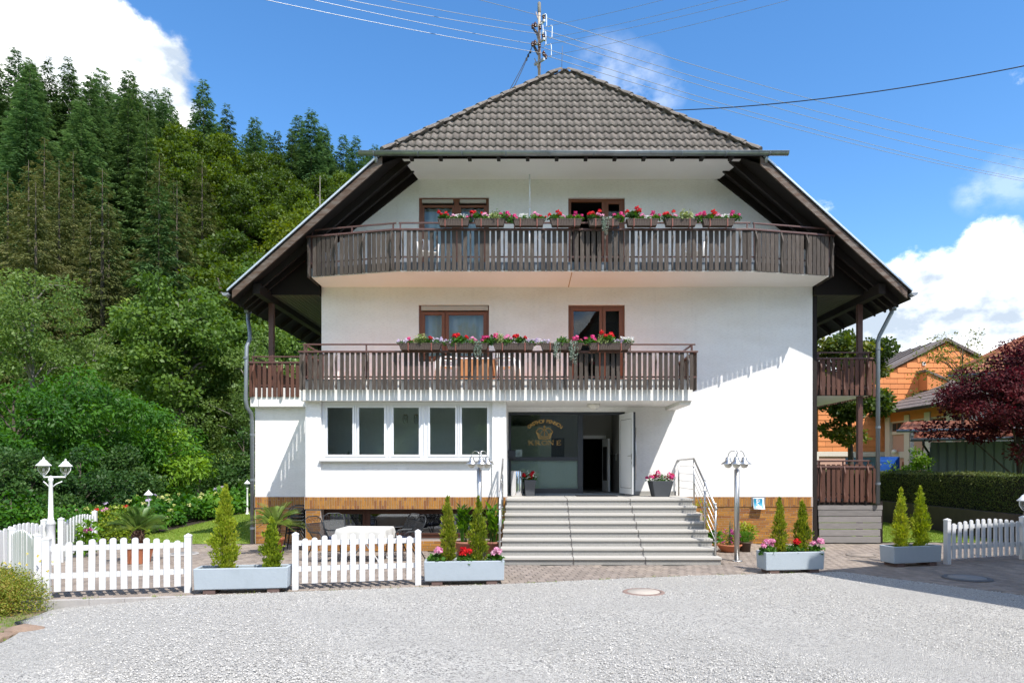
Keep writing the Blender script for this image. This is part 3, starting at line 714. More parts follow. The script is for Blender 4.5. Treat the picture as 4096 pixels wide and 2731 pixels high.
# side returns
L_ = 1.85; run_slats(b1, (4.085, yF + .05, 0), (4.085, -.05, 0), [(.06 + i * .135, 's' if i % 6 != 5 else 'b') for i in range(14)], 3.885, ME_S1, ME_B1)
rails(b1, [(4.06, yF + .1, 0), (4.06, -.01, 0)], zr, 4.955, zfoot=4.172)
run_slats(b1, (x0 - .03, -.30, 0), (x0 - .03, yF + .03, 0), [(.06 + i * .135, 's') for i in range(12)], 3.885, ME_S1, ME_B1)
rails(b1, [(x0 - .01, -.30, 0), (x0 - .01, yF + .1, 0)], zr, 4.955, zfoot=4.172)

# --- balcony on the left wing
sl_ = MB(); sl_.box(-7.27, -5.405, -.20, HB, 3.632, 4.13); b2 = sl_.build('wing_balcony', M_slab, house, .006)
m = MB(); m.box(-7.05, -7.04, -.2025, -.2, 3.64, 4.13); m.build('expansion_joint', M_dark, b2)
ME_SR = slat_mesh(.875, .088, M_redwood); ME_BR = bracket_mesh(.875, M_redwood)
yw = -.235; kw = D0 + yw; w0 = X(996, kw)
its = [(X(900 + q * .5102, kw) - w0, 's') for q in (203, 268, 308, 350, 390, 424, 489, 528, 567)] + [(X(900 + q * .5102, kw) - w0, 'b') for q in (231, 451)]
run_slats(b2, (w0, yw, 0), (-5.4, yw, 0), its, 3.888, ME_SR, ME_BR)
rails(b2, [(w0 - .02, yw, 0), (-5.47, yw, 0)], zr, 4.935, zfoot=4.172)
rails(b2, [(-7.31, 12.0, 0), (-7.31, yw + .05, 0)], zr, 4.935, zfoot=4.172)
stf = MB()
for i in range(80): stf.box(-7.335, -7.31, -.1 + i * .15, -.012 + i * .15, 3.888, 4.763)
o = stf.build('side_slats', M_redwood, b2); o['kind'] = 'stuff'

# --- second-floor balcony, bowed outwards
plan = [(-5.42, 0), (-5.42, -.93), (-3.146, -1.47), (5.48, -1.47), (7.62, -1.03), (7.62, 0)]
m = MB(); m.prism([(x, y, 6.83) for x, y in plan[::-1]], (0, 0, .21)); b3 = m.build('upper_balcony', M_soffit, house)
m = MB(); m.prism([(x * .995 + .01, y * .97 - .001, 7.041) for x, y in plan[::-1]], (0, 0, .012)); m.build('balcony_floor', mat('pale_floor', (.45, .43, .41), .7), b3)
m = MB(); m.box(1.12, 1.145, -1.4, -.01, 6.826, 6.8295); m.build('soffit_joint', mat('ochre_stain', (.45, .30, .16), .8), b3)
for qa, qb in zip(plan[1:4], plan[2:5]):
    qa, qb = Vector((*qa, 0)), Vector((*qb, 0)); tq = (qb - qa).normalized(); Mq = Matrix.Translation(qa) @ Matrix.Rotation(math.atan2(tq.y, tq.x), 4, 'Z')
    m = MB(); m.box(0, (qb - qa).length, -.016, -.004, 6.865, 7.06, Mq); m.build('edge_sheet', M_pipe, b3)
ME_S3 = slat_mesh(.975, .098, M_wood); ME_B3 = bracket_mesh(.975, M_wood)
pl, pa, pb, pr = Vector((-5.50, -1.04, 0)), Vector((-3.17, -1.59, 0)), Vector((5.505, -1.59, 0)), Vector((7.70, -1.13, 0))
km = D0 - 1.6
bm_ = [X(p, km) for p in (1612, 1748.8, 1882.5, 2016.6, 2150.7, 2284.3, 2419.2, 2553.5, 2688.4, 2823.3, 2957.5)]
it = [(b - pa.x, 'b') for b in bm_]
for i in range(10):
    for j in range(5): it.append((bm_[i] - pa.x + (bm_[i + 1] - bm_[i]) * (j + .98) / 5.96, 's'))
it += [(bm_[0] - pa.x - .13, 's'), (bm_[0] - pa.x - .26, 's'), (bm_[-1] - pa.x + .13, 's'), (bm_[-1] - pa.x + .25, 's')]
run_slats(b3, pa, pb, it, 6.815, ME_S3, ME_B3)
def facet(p, q, nbk):
    L_ = (q - p).length; it = []; pit = (L_ - .16) / (nbk - 1)
    for i in range(nbk):
        it.append((.08 + i * pit, 'b'))
        if i < nbk - 1:
            for j in range(5): it.append((.08 + i * pit + pit * (j + .98) / 5.96, 's'))
    run_slats(b3, p, q, it, 6.815, ME_S3, ME_B3)
facet(pl, pa, 4); facet(pb, pr, 4)
run_slats(b3, Vector((-5.50, -.02, 0)), pl, [(.07 + i * .128, 's') for i in range(8)], 6.815, ME_S3, ME_B3)
run_slats(b3, pr, Vector((7.70, -.02, 0)), [(.05 + i * .128, 's') for i in range(9)], 6.815, ME_S3, ME_B3)
rails(b3, [tuple(pl), tuple(pa), tuple(pb), tuple(pr)], 7.795, 7.985, zfoot=7.14)
rails(b3, [(-5.50, -.05, 0), tuple(pl)], 7.795, 7.985, zfoot=7.14); rails(b3, [tuple(pr), (7.70, -.05, 0)], 7.795, 7.985, zfoot=7.14)

# --- stacked side balconies on the right
for lvl, (zt, zu, zs0, zs1, nm) in enumerate(((4.925, 5.10, 3.962, 4.10, 'side_balcony'), (2.015, 2.19, 1.00, 1.12, 'lower_side_balcony'))):
    m = MB(); m.box(WR + .002, 9.27, .16, 13.0, zs0, zs1); b4 = m.build(nm, M_soffit if lvl == 0 else M_darkwood, house)
    m = MB(); m.box(WR + .01, 9.26, .140, .158, zs0 - .006, zs1 + .02); m.build('edge_sheet', M_darkwood, b4)
    me_s = slat_mesh(zt - zs0 - .005, .092, M_redwood); me_b = bracket_mesh(zt - zs0 - .005, M_redwood)
    yb_ = .10; ks = D0 + yb_; r0 = X(3262, ks)
    its = [(X(2900 + q * .5103, ks) - r0, 's') for q in (712, 771, 812, 852, 893, 953, 995, 1035, 1075, 1140)] + [(X(2900 + q * .5103, ks) - r0, 'b') for q in (744, 930, 1113)]
    run_slats(b4, (r0, yb_, 0), (9.3, yb_, 0), its, zs0 + .004 + (.10 if lvl else 0), me_s, me_b)
    rails(b4, [(r0, yb_, 0), (9.31, yb_, 0)], zt, zu, zfoot=zs1 + .1)
    rails(b4, [(9.335, yb_ + .05, 0), (9.335, 12.9, 0)], zt, zu, zfoot=zs1 + .1)
    run_slats(b4, (9.36, yb_ + .06, 0), (9.36, 13, 0), [(.06 + i * .155, 's' if i % 6 else 'b') for i in range(46)], zs0 - .03 + (.10 if lvl else 0), me_s, me_b)
# plank screen below the lower one
scr = MB(); scr.box(7.76, 7.86, .13, .2, 0, 1.05); so_ = scr.build('plank_screen', M_darkwood, house)
for i, (za, zb) in enumerate(((.015, .185), (.20, .37), (.385, .545), (.56, .72), (.735, .885), (.90, 1.015))):
    m = MB(); j = random.Random(i); m.box(7.87 - .01 * i, 9.56 + j.uniform(-.02, .01) - .012 * (5 - i), .09 + j.uniform(-.006, .006), .125, za, zb); m.build('plank', M_plank, so_, .004)
m = MB(); m.box(9.50, 9.58, .13, .2, 0, 1.12); m.build('screen_post', M_darkwood, so_)
# ================================================================ ROOF
EZ = 6.46                                  # eave height (top surface) at the side gutters
XL, XR = RIDGE_X - (RIDGE_Z - EZ) / SL, RIDGE_X + (RIDGE_Z - EZ) / SL
HZ, HY0 = 9.62, -1.64                      # hip eave
AP = Vector((RIDGE_X, 1.20, RIDGE_Z))      # apex
hxl, hxr = RIDGE_X - (RIDGE_Z - HZ) / SL, RIDGE_X + (RIDGE_Z - HZ) / SL
def vy(z): return HY0 + (9.55 - z) / (9.55 - EZ) * .62     # verge line in plan
RB = HB + .9
roof = MB()
TH = .05
for sx, xe, xh in ((-1, XL, hxl), (1, XR, hxr)):
    top = [(xe, vy(EZ), EZ), (xh, HY0, HZ), tuple(AP), (RIDGE_X, RB, RIDGE_Z), (xe, RB, EZ)]
    if sx > 0: top = top[::-1]
    roof.prism(top[::-1], (0, 0, -TH))
roof.prism([(hxl, HY0, HZ - .0), (hxr, HY0, HZ), tuple(AP)][::-1], (0, 0, -TH))
ro = roof.build('roof', M_darkboard, house)
# underside boarding and rafters of the side overhangs
for sx, xe, nm in ((-1, XL, 'l'), (1, XR, 'r')):
    m = MB()
    o1, o2 = -.20, -.215
    def P3(x, y, o): return (x, y, roofz(x) + o)
    xw = WL if sx < 0 else WR
    xt = hxl + .75 if sx < 0 else hxr - .75
    xh2 = hxl if sx < 0 else hxr
    ptsA = [P3(xe, vy(EZ), o1), P3(xh2, HY0 + .06, o1), P3(xt, HY0 + .70, o1), P3(xt, .0, o1), P3(xe, .0, o1)]
    m.add(ptsA, [(0, 1, 2, 3, 4)])
    m.add([P3(xe, .0, o1), P3(xw, .0, o1), P3(xw, RB, o1), P3(xe, RB, o1)], [(0, 1, 2, 3)])
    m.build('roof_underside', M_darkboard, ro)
    # rafters parallel to the verge in front of the gable
    for j, f in enumerate((0.0, .36, .70, 1.0)):
        m = MB(); wd = .085
        def ry(z, g=f): return vy(z) * (1 - g) + (-.10) * g + .06
        xa, xb = (xe + sx * -.12, (hxl if sx < 0 else hxr) - sx * .02 if j == 0 else xt)
        za, zb = roofz(xa), roofz(xb)
        a0, b0 = Vector((xa, ry(za), za)), Vector((xb, ry(zb), zb))
        h0, h1 = (-.20, -.40) if j else (-.06, -.27)
        if j == 0: a0.y -= .06; b0.y -= .06
        v = [a0 + Vector((0, 0, h0)), b0 + Vector((0, 0, h0)), b0 + Vector((0, 0, h1)), a0 + Vector((0, 0, h1))]
        m.prism([tuple(p) for p in v], (0, wd if j else .045, 0))
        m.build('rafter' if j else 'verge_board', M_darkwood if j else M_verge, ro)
    # zinc verge flashing
    m = MB(); a0, b0 = Vector((xe, vy(EZ) - .055, EZ)), Vector((hxl if sx < 0 else hxr, HY0 - .055, HZ))
    m.prism([a0 + Vector((0, 0, .045)), b0 + Vector((0, 0, .045)), b0 + Vector((0, 0, -.012)), a0 + Vector((0, 0, -.012))], (0, .05, 0))
    m.build('verge_flashing', M_flash, ro)
    # rafters over the side eaves
    for i in range(16):
        y = .55 + i * .92
        m = MB(); xi = xw
        v = [P3(xe - sx * .10, y, -.215), P3(xi, y, -.215), P3(xi, y, -.36), P3(xe - sx * .10, y, -.36)]
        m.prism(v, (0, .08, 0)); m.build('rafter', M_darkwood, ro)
    # purlin, posts, gable boarding, boarded ceiling
    xp = RIDGE_X + sx * 7.95
    m = MB(); m.box(xp - .09, xp + .09, -.86, RB - .5, 6.44, 6.70); m.build('purlin', M_darkwood, house)
    for py_ in ((.13, 5.2, 10.4) if sx < 0 else (.26, 5.2, 10.4)):
        m = MB(); m.box(xp - .065, xp + .065, py_, py_ + .13, 4.13 if sx < 0 else 0.0, 6.44); m.build('balcony_post', M_railmetal, house, .006)
    m = MB(); m.prism([(xw + sx * .001, -.11, 6.60), (xp - sx * .1, -.11, 6.60), (xp - sx * .1, -.11, roofz(xp - sx * .1) - .22), (xw + sx * .001, -.11, roofz(xw) - .22)], (0, .03, 0)); m.build('gable_boarding', M_darkboard, house)
    x_a, x_b = sorted((xw + sx * .003, xp - sx * .09)); n = int((x_b - x_a) / .115)
    for i in range(n):
        m = MB(); m.box(x_a + i * .115 + .008, x_a + (i + 1) * .115 - .008, -.08, HB - .2, 6.60, 6.615); m.build('ceiling_board', M_ceilboard, house)
    # side gutter with end cap and brackets
    xg = xe + sx * .045; zg = EZ - .045
    gp_ = [(xg + .075 * math.cos(PI + PI * i / 10), zg + .075 * math.sin(PI + PI * i / 10)) for i in range(11)]
    m = MB(); y0, y1 = vy(EZ) - .06, RB
    vv = [(x, y, z) for y in (y0, y1) for x, z in gp_]
    m.add(vv, [(i, i + 1, 12 + i, 11 + i) for i in range(10)], True); m.poly([(x, y0, z) for x, z in gp_]); m.poly([(x, y1, z) for x, z in gp_])
    m.tube([(xg - sx * -.075, y0, zg), (xg - sx * -.075, y1, zg)], .011, 6)
    g = m.build('gutter', M_gutter, ro)
    sol = g.modifiers.new('s', 'SOLIDIFY'); sol.thickness = .004
    m = MB()
    for i in range(20):
        yy = .1 + i * .75
        m.add([(x + sx * .0, y, z - .004) for y in (yy, yy + .03) for x, z in [(xg + .08 * math.cos(PI + PI * q / 8), zg + .08 * math.sin(PI + PI * q / 8)) for q in range(9)]], [(q, q + 1, 10 + q, 9 + q) for q in range(8)])
    m.build('gutter_bracket', M_pipe, ro)
# m
m = MB(); m.box(WR + .005, WR + .13, .02, .12, 0, 6.6); m.build('balcony_post', M_darkwood, house)
# white soffit below the hip, rafter heads, front gutter
m = MB(); m.prism([(-2.87, -.001, 9.70), (5.14, -.001, 9.70), (5.44, -1.28, 9.70), (-3.09, -1.28, 9.70)][::-1], (0, 0, .02)); m.build('hip_soffit', M_soffit, house)
for i in range(12):
    xx = X(1758 - 117.6 * 1 + 117.6 * i, D0 - 1.62)
    if -3.2 < xx < 5.5:
        m = MB(); m.box(xx - .045, xx + .045, -1.70, -1.30, 9.60, 9.695); m.build('rafter_head', M_darkwood, ro)
m = MB(); m.box(-3.4, 5.6, -1.30, -1.282, 9.67, 9.72); m.build('eave_fascia', M_darkwood, ro)
zg, yg = 9.635, -1.715
gp_ = [(yg + .078 * math.cos(PI + PI * i / 10), zg + .078 * math.sin(PI + PI * i / 10)) for i in range(11)]
m = MB(); xa, xb = X(1437, D0 - 1.7), X(3152, D0 - 1.7)
m.add([(x, y, z) for x in (xa, xb) for y, z in gp_], [(i, i + 1, 12 + i, 11 + i) for i in range(10)], True)
m.poly([(xa, y, z) for y, z in gp_]); m.poly([(xb, y, z) for y, z in gp_]); m.tube([(xa, yg - .078, zg + .004), (xb, yg - .078, zg + .004)], .013, 6)
g = m.build('gutter', M_gutter, ro); sol = g.modifiers.new('s', 'SOLIDIFY'); sol.thickness = .004
for xx in [xa + .35 + i * 1.06 for i in range(10)]:
    m = MB(); m.add([(x, y, z - .003) for x in (xx, xx + .03) for y, z in [(yg + .083 * math.cos(PI + PI * q / 8), zg + .083 * math.sin(PI + PI * q / 8)) for q in range(9)]], [(q, q + 1, 10 + q, 9 + q) for q in range(8)]); m.build('gutter_bracket', M_pipe, ro)
# small valley pipes at the gutter ends
for x_ in (hxl - .12, hxr + .12):
    m = MB(); m.tube([(x_, yg + .04, zg - .05), (x_ * 1.0, yg + .10, zg - .22)], .045, 8); m.build('gutter_outlet', M_gutter, ro)

# ---- roof tiles on the hip, one by one
hip_n = Vector((0, -(AP.z - HZ), (AP.y - HY0))).normalized(); hip_u = Vector((0, AP.y - HY0, AP.z - HZ)).normalized(); hip_len = (AP - Vector((RIDGE_X, HY0, HZ))).length
TWD, TG, TLN = .180, hip_len / 13.4, hip_len / 13.4 + .07
def tile_geo():
    n = 9; vs = []; fs = []
    def prof(t): return .022 * math.sin(2 * PI * t)
    for j in (0, 1):
        for i in range(n):
            t = i / (n - 1); vs.append((TWD * (t - .5) * 1.02, TLN * j, prof(t) + (.050 if j == 0 else .004)))
    for i in range(n):
        t = i / (n - 1); vs.append((TWD * (t - .5) * 1.02, .004, prof(t) + .012))
    fs += [(i, i + 1, n + i + 1, n + i) for i in range(n - 1)] + [(2 * n + i, 2 * n + i + 1, i + 1, i) for i in range(n - 1)]
    return vs, fs
tv, tf = tile_geo()
ME_T = MB().add(tv, tf, True).mesh('roof_tile', M_rooft)
frame = Matrix((( 1, 0, 0, 0), (0, hip_u.y, hip_n.y, 0), (0, hip_u.z, hip_n.z, 0), (0, 0, 0, 1)))
rest = MB(); ntile = 0; rt = random.Random(5)
rot_e = frame.to_euler()
for r in range(14):
    s0 = r * TG - .03
    half = lambda s: (hxr - hxl) / 2 * (1 - s / hip_len)
    ncol = int((hxr - hxl) / TWD) + 2
    for c in range(-ncol // 2 - 1, ncol // 2 + 2):
        x = (c + .5 * (r % 2) * 0 + .25) * TWD
        lo, hi = half(s0 + .0), half(s0 + TG)
        if abs(x) - TWD / 2 > lo: continue
        org = Vector((RIDGE_X + x, HY0, HZ)) + hip_u * s0 + hip_n * (.015 + rt.uniform(-.003, .004))
        whole = abs(x) + TWD / 2 < hi + .02
        if whole and ntile < 298:
            o = inst('roof_tile', ME_T, ro, org, (rot_e.x + rt.uniform(-.012, .012), rt.uniform(-.012, .012), rt.uniform(-.008, .008))); ntile += 1
        else:
            bm = bmesh.new(); vl = [bm.verts.new(p) for p in tv]
            for f in tf: bm.faces.new([vl[i] for i in f])
            if not whole:
                sg = 1 if x > 0 else -1
                # clip along the hip line: x*sg <= half(s)
                kx = (hxr - hxl) / 2 / hip_len
                pl_co = Vector((half(s0) * sg - x, 0, 0)); pl_no = Vector((sg, kx, 0)).normalized()
                bmesh.ops.bisect_plane(bm, geom=bm.verts[:] + bm.edges[:] + bm.faces[:], plane_co=pl_co, plane_no=pl_no, clear_outer=True)
            bm.verts.index_update()
            Mx = Matrix.Translation(org) @ frame
            rest.add([v.co.copy() for v in bm.verts], [[v.index for v in f.verts] for f in bm.faces], True, Mx); bm.free()
o = rest.build('cut_roof_tiles', M_rooft, ro); o['kind'] = 'stuff'
# hip ridge tiles
def ridge_run(a, b, n):
    a, b = Vector(a), Vector(b); t = (b - a).normalized(); L_ = (b - a).length / n
    xax = t; zax = (Vector((0, 0, 1)) - t * t.z).normalized(); yax = zax.cross(xax)
    R = Matrix((xax, yax, zax)).transposed().to_4x4()
    pr = []
    for sgm, (s_, rr, lift) in enumerate(((-.02, .125, .035), (L_ * .16, .128, .032), (L_ + .04, .105, .008))):
        for q in range(9):
            th = PI * q / 8; pr.append((s_, rr * math.cos(th), rr * .75 * math.sin(th) - .045 + lift))
    mm = MB(); mm.add(pr, [(g * 9 + q, g * 9 + q + 1, g * 9 + 10 + q, g * 9 + 9 + q) for g in range(2) for q in range(8)], True); mm.poly([pr[q] for q in range(9)])
    me = mm.mesh('ridge_tile', M_rooft)
    for i in range(n):
        p = a + t * L_ * i + zax * .06
        e = R.to_euler(); inst('ridge_tile', me, ro, p, (e.x, e.y + rt.uniform(-.02, .02), e.z + rt.uniform(-.015, .015)))
ridge_run((hxl + .06, HY0 + .04, HZ + .07), (AP.x - .12, AP.y, AP.z), 14)
ridge_run((hxr - .06, HY0 + .04, HZ + .07), (AP.x + .12, AP.y, AP.z), 14)
ridge_run((AP.x, AP.y + .05, AP.z - .03), (AP.x, AP.y + 13, AP.z + .01), 34)
# tiled side slopes, only ever seen edge-on: one joined mesh of courses
for sx, xe, xh in ((-1, XL, hxl), (1, XR, hxr)):
    m = MB(); nrow = 24
    for r in range(nrow):
        f0, f1 = r / nrow, (r + 1) / nrow + .006
        xa_, xb_ = xe + (RIDGE_X - xe) * f0, xe + (RIDGE_X - xe) * f1
        za_, zb_ = roofz(xa_) + .055, roofz(xb_) + .02
        yy0 = vy(roofz(xa_)) if roofz(xa_) < 9.6 else HY0 + (roofz(xa_) - HZ) / (RIDGE_Z - HZ) * (AP.y - HY0)
        m.add([(xa_, yy0, za_), (xb_, yy0 + .02, zb_), (xb_, RB, zb_), (xa_, RB, za_), (xa_, yy0, za_ - .05), (xa_, RB, za_ - .05)], [(0, 1, 2, 3), (0, 3, 5, 4)])
    o = m.build('side_tile_courses', M_rooft, ro); o['kind'] = 'stuff'
m = MB(); m.tube([(1.02, 1.3, 13.25), (1.04, 1.3, 14.05)], .008, 6); m.build('lightning_rod', M_iron, ro)
for sx in (-1, 1):
    e = Vector((hxl if sx < 0 else hxr, HY0, HZ)); m = MB()
    m.tube([AP + Vector((sx * .3, .12, .12)) + (e - AP) * t + Vector((0, .1, .06)) for t in (0, .2, .4, .6, .8, .95)], .004, 5); m.build('lightning_wire', M_pipe, ro)

# ---- downpipes
def pipe(path, r=.05, name='downpipe', bands=()):
    m = MB(); m.tube(path, r, 12)
    for b in bands: m.lathe([(r + .002, -.03), (r + .012, -.03), (r + .012, .03), (r + .002, .03)], 12, b, False, False)
    return m.build(name, M_pipe, house)
xg = XL - .045
pipe([(xg, .35, 6.40), (xg, .35, 6.22)], .095, 'gutter_outlet')
pipe([(xg, .35, 6.30), (xg, .35, 6.12), (xg + .03, .28, 6.0), (xg + .20, -.05, 5.72), (xg + .255, -.16, 5.58), (xg + .26, -.17, 5.4), (-7.325, -.29, 5.2), (-7.345, -.30, 3.80), (-7.33, -.28, 3.62), (-7.26, -.16, 3.45), (-7.262, -.10, 3.25), (-7.262, -.085, 0.0)], .052,
     bands=[(-7.345, -.30, 4.9), (-7.262, -.09, 2.9), (-7.262, -.086, .42), (-7.262, -.086, 1.7)])
xg = XR + .045
pipe([(xg, -.05, 6.40), (xg, -.05, 6.2)], .09, 'gutter_outlet')
pipe([(xg, -.05, 6.3), (xg - .02, -.03, 6.15), (9.44, .02, 5.55), (9.405, .03, 5.42), (9.40, .03, 5.25), (9.40, .03, 1.05)], .053, bands=[(9.40, .03, 5.2), (9.40, .03, 3.1), (9.40, .03, 1.6)])

# ================================================================ ROOF POLE AND WIRES
dp = 20.6
pole = thing('utility_pole', 'rusty steel utility pole with insulator arms standing up behind the hipped roof', 'utility pole', (X(2157, dp), dp - D0, 13.0))
PO = Vector(pole.location)
def pw(px, py, d=dp): return Vector((X(px, d), d - D0, Z(py, d)))
m = MB(); m.tube([(0, 0, -.6), (0, 0, 2.86)], .042, 12); m.build('pole', M_pole, pole)
m = MB(); m.lathe([(.044, 2.72), (.052, 2.75), (.05, 3.02), (.02, 3.06)], 10); m.build('cap', M_barkl, pole)
arms = [((2150, 105), (2178, 82)), ((2136, 118), (2152, 140)), ((2147, 178), (2177, 155)), ((2136, 186), (2153, 218)), ((2139, 259), (2177, 236))]
for i, (a, b) in enumerate(arms):
    va, vb = pw(*a, dp + .3) - PO, pw(*b, dp - .35) - PO
    m = MB(); t = (vb - va).normalized(); up = Vector((0, 0, .035)); sd = t.cross(Vector((0, 0, 1))).normalized() * .03
    m.prism([va - up - sd, va + up - sd, va + up + sd, va - up + sd], vb - va); m.build('cross_arm', M_gutter if i % 2 == 0 else M_darkwood, pole)
insul = [(2175, 68), (2141, 100), (2131, 107), (2173, 142), (2140, 172), (2130, 178), (2175, 215), (2160, 110), (2183, 228), (2158, 183), (2181, 156)]
for p in insul:
    m = MB(); m.lathe([(.012, -.07), (.04, -.06), (.045, -.03), (.026, -.012), (.048, .0), (.05, .03), (.026, .045), (.03, .07), (.012, .085)], 10, tuple(pw(*p, dp - .25) - PO)); m.build('insulator', M_ceramic, pole)
for a, b in (((2186, 62), (2187, 103)), ((2209, 108), (2208, 149)), ((2183, 131), (2184, 178)), ((2205, 182), (2206, 222)), ((2171, 98), (2173, 132))):
    m = MB(); va, vb = pw(*a, dp - .3) - PO, pw(*b, dp - .3) - PO
    m.tube([va + Vector((-.12, 0, .0)), va + Vector((-.02, 0, .04)), va, vb, vb + Vector((-.05, 0, -.05))], .012, 6); m.build('jumper_lead', M_white, pole)
m = MB()
for e in ((2030, 377), (2046, 370)):
    m.tube([pw(2128, 190, dp) - PO, pw((2128 + e[0]) // 2, (190 + e[1]) // 2 + 4, dp - .3) - PO, pw(*e, 19.2) - PO], .011, 5)
for p in ((2122, 208), (2113, 224), (2106, 238)): m.lathe([(.01, -.05), (.03, -.03), (.03, .03), (.01, .05)], 8, tuple(pw(*p, dp - .1) - PO))
m.build('guy_wire', M_cable, pole)
m = MB(); m.tube([(-.14, 0, 1.35), (0, 0, .95)], .014, 6); m.tube([(-.12, 0, 2.2), (0, 0, 1.8)], .014, 6); m.tube([(-.10, 0, 2.75), (0, 0, 2.4)], .014, 6); m.build('arm_brace', M_pole, pole)

ORD = ['first', 'second', 'third', 'fourth', 'fifth', 'sixth', 'seventh', 'eighth', 'ninth', 'tenth', 'eleventh', 'twelfth', 'thirteenth', 'fourteenth', 'fifteenth', 'sixteenth', 'seventeenth', 'eighteenth', 'nineteenth', 'twentieth']
def wire(name, a, b, sag, r, m_, label, group, n=16):
    a, b = Vector(a), Vector(b); mb = MB()
    mb.tube([a + (b - a) * (i / n) - Vector((0, 0, sag * 4 * (i / n) * (1 - i / n))) for i in range(n + 1)], r, 5, False)
    o = mb.build(name, m_); setp(o, label, 'wire', group); return o
lw = [((2172, 67), (1480, -115), .0), ((2126, 104), (900, -152), .1), ((2170, 139), (700, -150), .1), ((2122, 176), (500, -180), .1), ((2172, 214), (420, -145), .1)]
for i, (a, b, s_) in enumerate(lw):
    wire('power_line', pw(*a, dp - .2), pw(*b, 15.5), s_, .0075, M_wire, f'{ORD[i]} pale wire from the top running from the roof pole up to the left', 'wires running left from the roof pole')
rd = [((2178, 70), (4250, 632), .35), ((2166, 117), (4250, 668), .35), ((2178, 144), (4250, 705), .35), ((2166, 190), (4250, 745), .35), ((2180, 222), (4250, 752), .35)]
for i, (a, b, s_) in enumerate(rd):
    wire('power_line', pw(*a, dp - .2), pw(*b, 30), s_, .009, M_wire, f'{ORD[i]} pale wire from the top sloping from the roof pole down to the right', 'wires sloping down right from the roof pole')
ru = [((2174, 109), (3300, -190), .12), ((2194, 154), (3400, -150), .12), ((2176, 181), (3500, -140), .12), ((2195, 225), (3600, -125), .12)]
for i, (a, b, s_) in enumerate(ru):
    wire('power_line', pw(*a, dp - .3), pw(*b, 15), s_, .005, M_gutter, f'{ORD[i]} thin grey wire from the top rising from the roof pole to the right', 'wires rising right from the roof pole')
wire('black_cable', pw(2696, 442, 18.6), pw(4300, 222, 14.5), .22, .013, M_cable, 'thick black cable rising from the right roof edge to the upper right', 'cables at the roof')

# ================================================================ ENTRANCE STAIRS
RS, TR = LZ / 8, .30
stairs = thing('entrance_stairs', 'wide grey granite stairs of eight steps up to the open entrance', 'stairs', (1.76, -2.9, 0))
SO = Vector(stairs.location)
segs = [(-.475, .99), (.995, 2.50), (2.505, 4.02)]
yl = -1.81
m = MB()
for i in range(8):
    y0 = yl - .30 * i + .035
    m.box(-.45 - SO.x, 3.99 - SO.x, y0 - SO.y, (-.003 if i == 0 else y0 + .31) - SO.y, 0, LZ - RS * i - .052)
m.build('stair_body', M_concrete, stairs)
for i in range(8):
    zt = LZ - RS * i; y0 = yl - .30 * i
    for a, b in segs:
        a2, b2 = a - (.012 * i if a < 0 else 0), b + (.012 * i if b > 4 else 0)
        a2 += .004; b2 -= .004
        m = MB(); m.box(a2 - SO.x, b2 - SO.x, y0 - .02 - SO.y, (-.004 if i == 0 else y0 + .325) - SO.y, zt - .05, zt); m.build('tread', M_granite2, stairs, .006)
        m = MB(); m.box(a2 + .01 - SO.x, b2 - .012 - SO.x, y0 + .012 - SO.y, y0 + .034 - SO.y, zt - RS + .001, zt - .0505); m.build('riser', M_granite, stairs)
m = MB(); m.box(3.985 - SO.x, 4.16 - SO.x, -2.35 - SO.y, -.03 - SO.y, 0, .60); m.box(3.985 - SO.x, 4.15 - SO.x, -2.3 - SO.y, -.03 - SO.y, .605, .80); m.box(3.985 - SO.x, 4.14 - SO.x, -2.2 - SO.y, -.03 - SO.y, .805, .97); m.build('side_block', mat('pale_stone_block', (.36, .31, .25), .9, var=.2), stairs, .01)
m = MB(); m.box(2.65 - SO.x, 4.0 - SO.x, -.025 - SO.y, -.005 - SO.y, LZ + .002, LZ + .11); m.build('skirting', M_granite, stairs)
mt_ = MB(); mt_.box(1.3, 2.35, -.75, -.15, LZ + .001, LZ + .016); o = mt_.build('doormat', mat('dark_mat', (.04, .04, .042), .95, bump=.5, bs=80)); setp(o, 'flat dark doormat lying before the open entrance door', 'doormat')

def handrail(x, land, label):
    r = thing('handrail', label, 'handrail', (x, -2.7, 0)); O = Vector(r.location)
    def Q(y, z): return (0, y - O.y, z)
    zt0 = LZ + .955; yA, yB = yl + .04, -3.72; slope = (zt0 - 1.16) / (yA - yB)
    def zrail(y): return zt0 - (yA - y) * slope
    posts = ([(-.12, LZ)] if land else []) + [(yA, LZ - .25)] + [(-2.76, LZ - 4 * RS), (-3.64, LZ - 7 * RS)]
    for y, zf in posts:
        m = MB(); zt = min(zt0, zrail(y)) + (.035 if y < -2 else -.02)
        m.tube([Q(y, zf), Q(y, zt)], .021, 10)
        if y < -2: m.lathe([(.001, zt - .005), (.02, zt + .0), (.027, zt + .02), (.02, zt + .042), (.001, zt + .05)], 10, (0, y - O.y, 0))
        m.build('post', M_steel, r)
    m = MB(); pth = [Q(yA, zt0), Q(yB, zrail(yB))]
    if land: pth = [Q(.02, zt0 - .02)] + pth
    m.tube(pth, .024, 12); m.build('top_rail', M_steel, r)
    for j in range(1, 5):
        m = MB(); dz = .185 * j; p = [Q(yA, zt0 - dz), Q(-3.64, zrail(-3.64) - dz)]
        if land: p = [Q(-.05, zt0 - dz)] + p
        m.tube(p, .0075, 6)
        for y, zf in posts[-2:]: m.tube([(-.045, y - O.y, zrail(y) - dz), (.045, y - O.y, zrail(y) - dz)], .013, 6)
        m.build('bar', M_steel, r)
handrail(4.045, True, 'stainless steel handrail on the right side of the granite stairs')
handrail(-.56, False, 'stainless steel handrail on the left side of the granite stairs beside the bay')

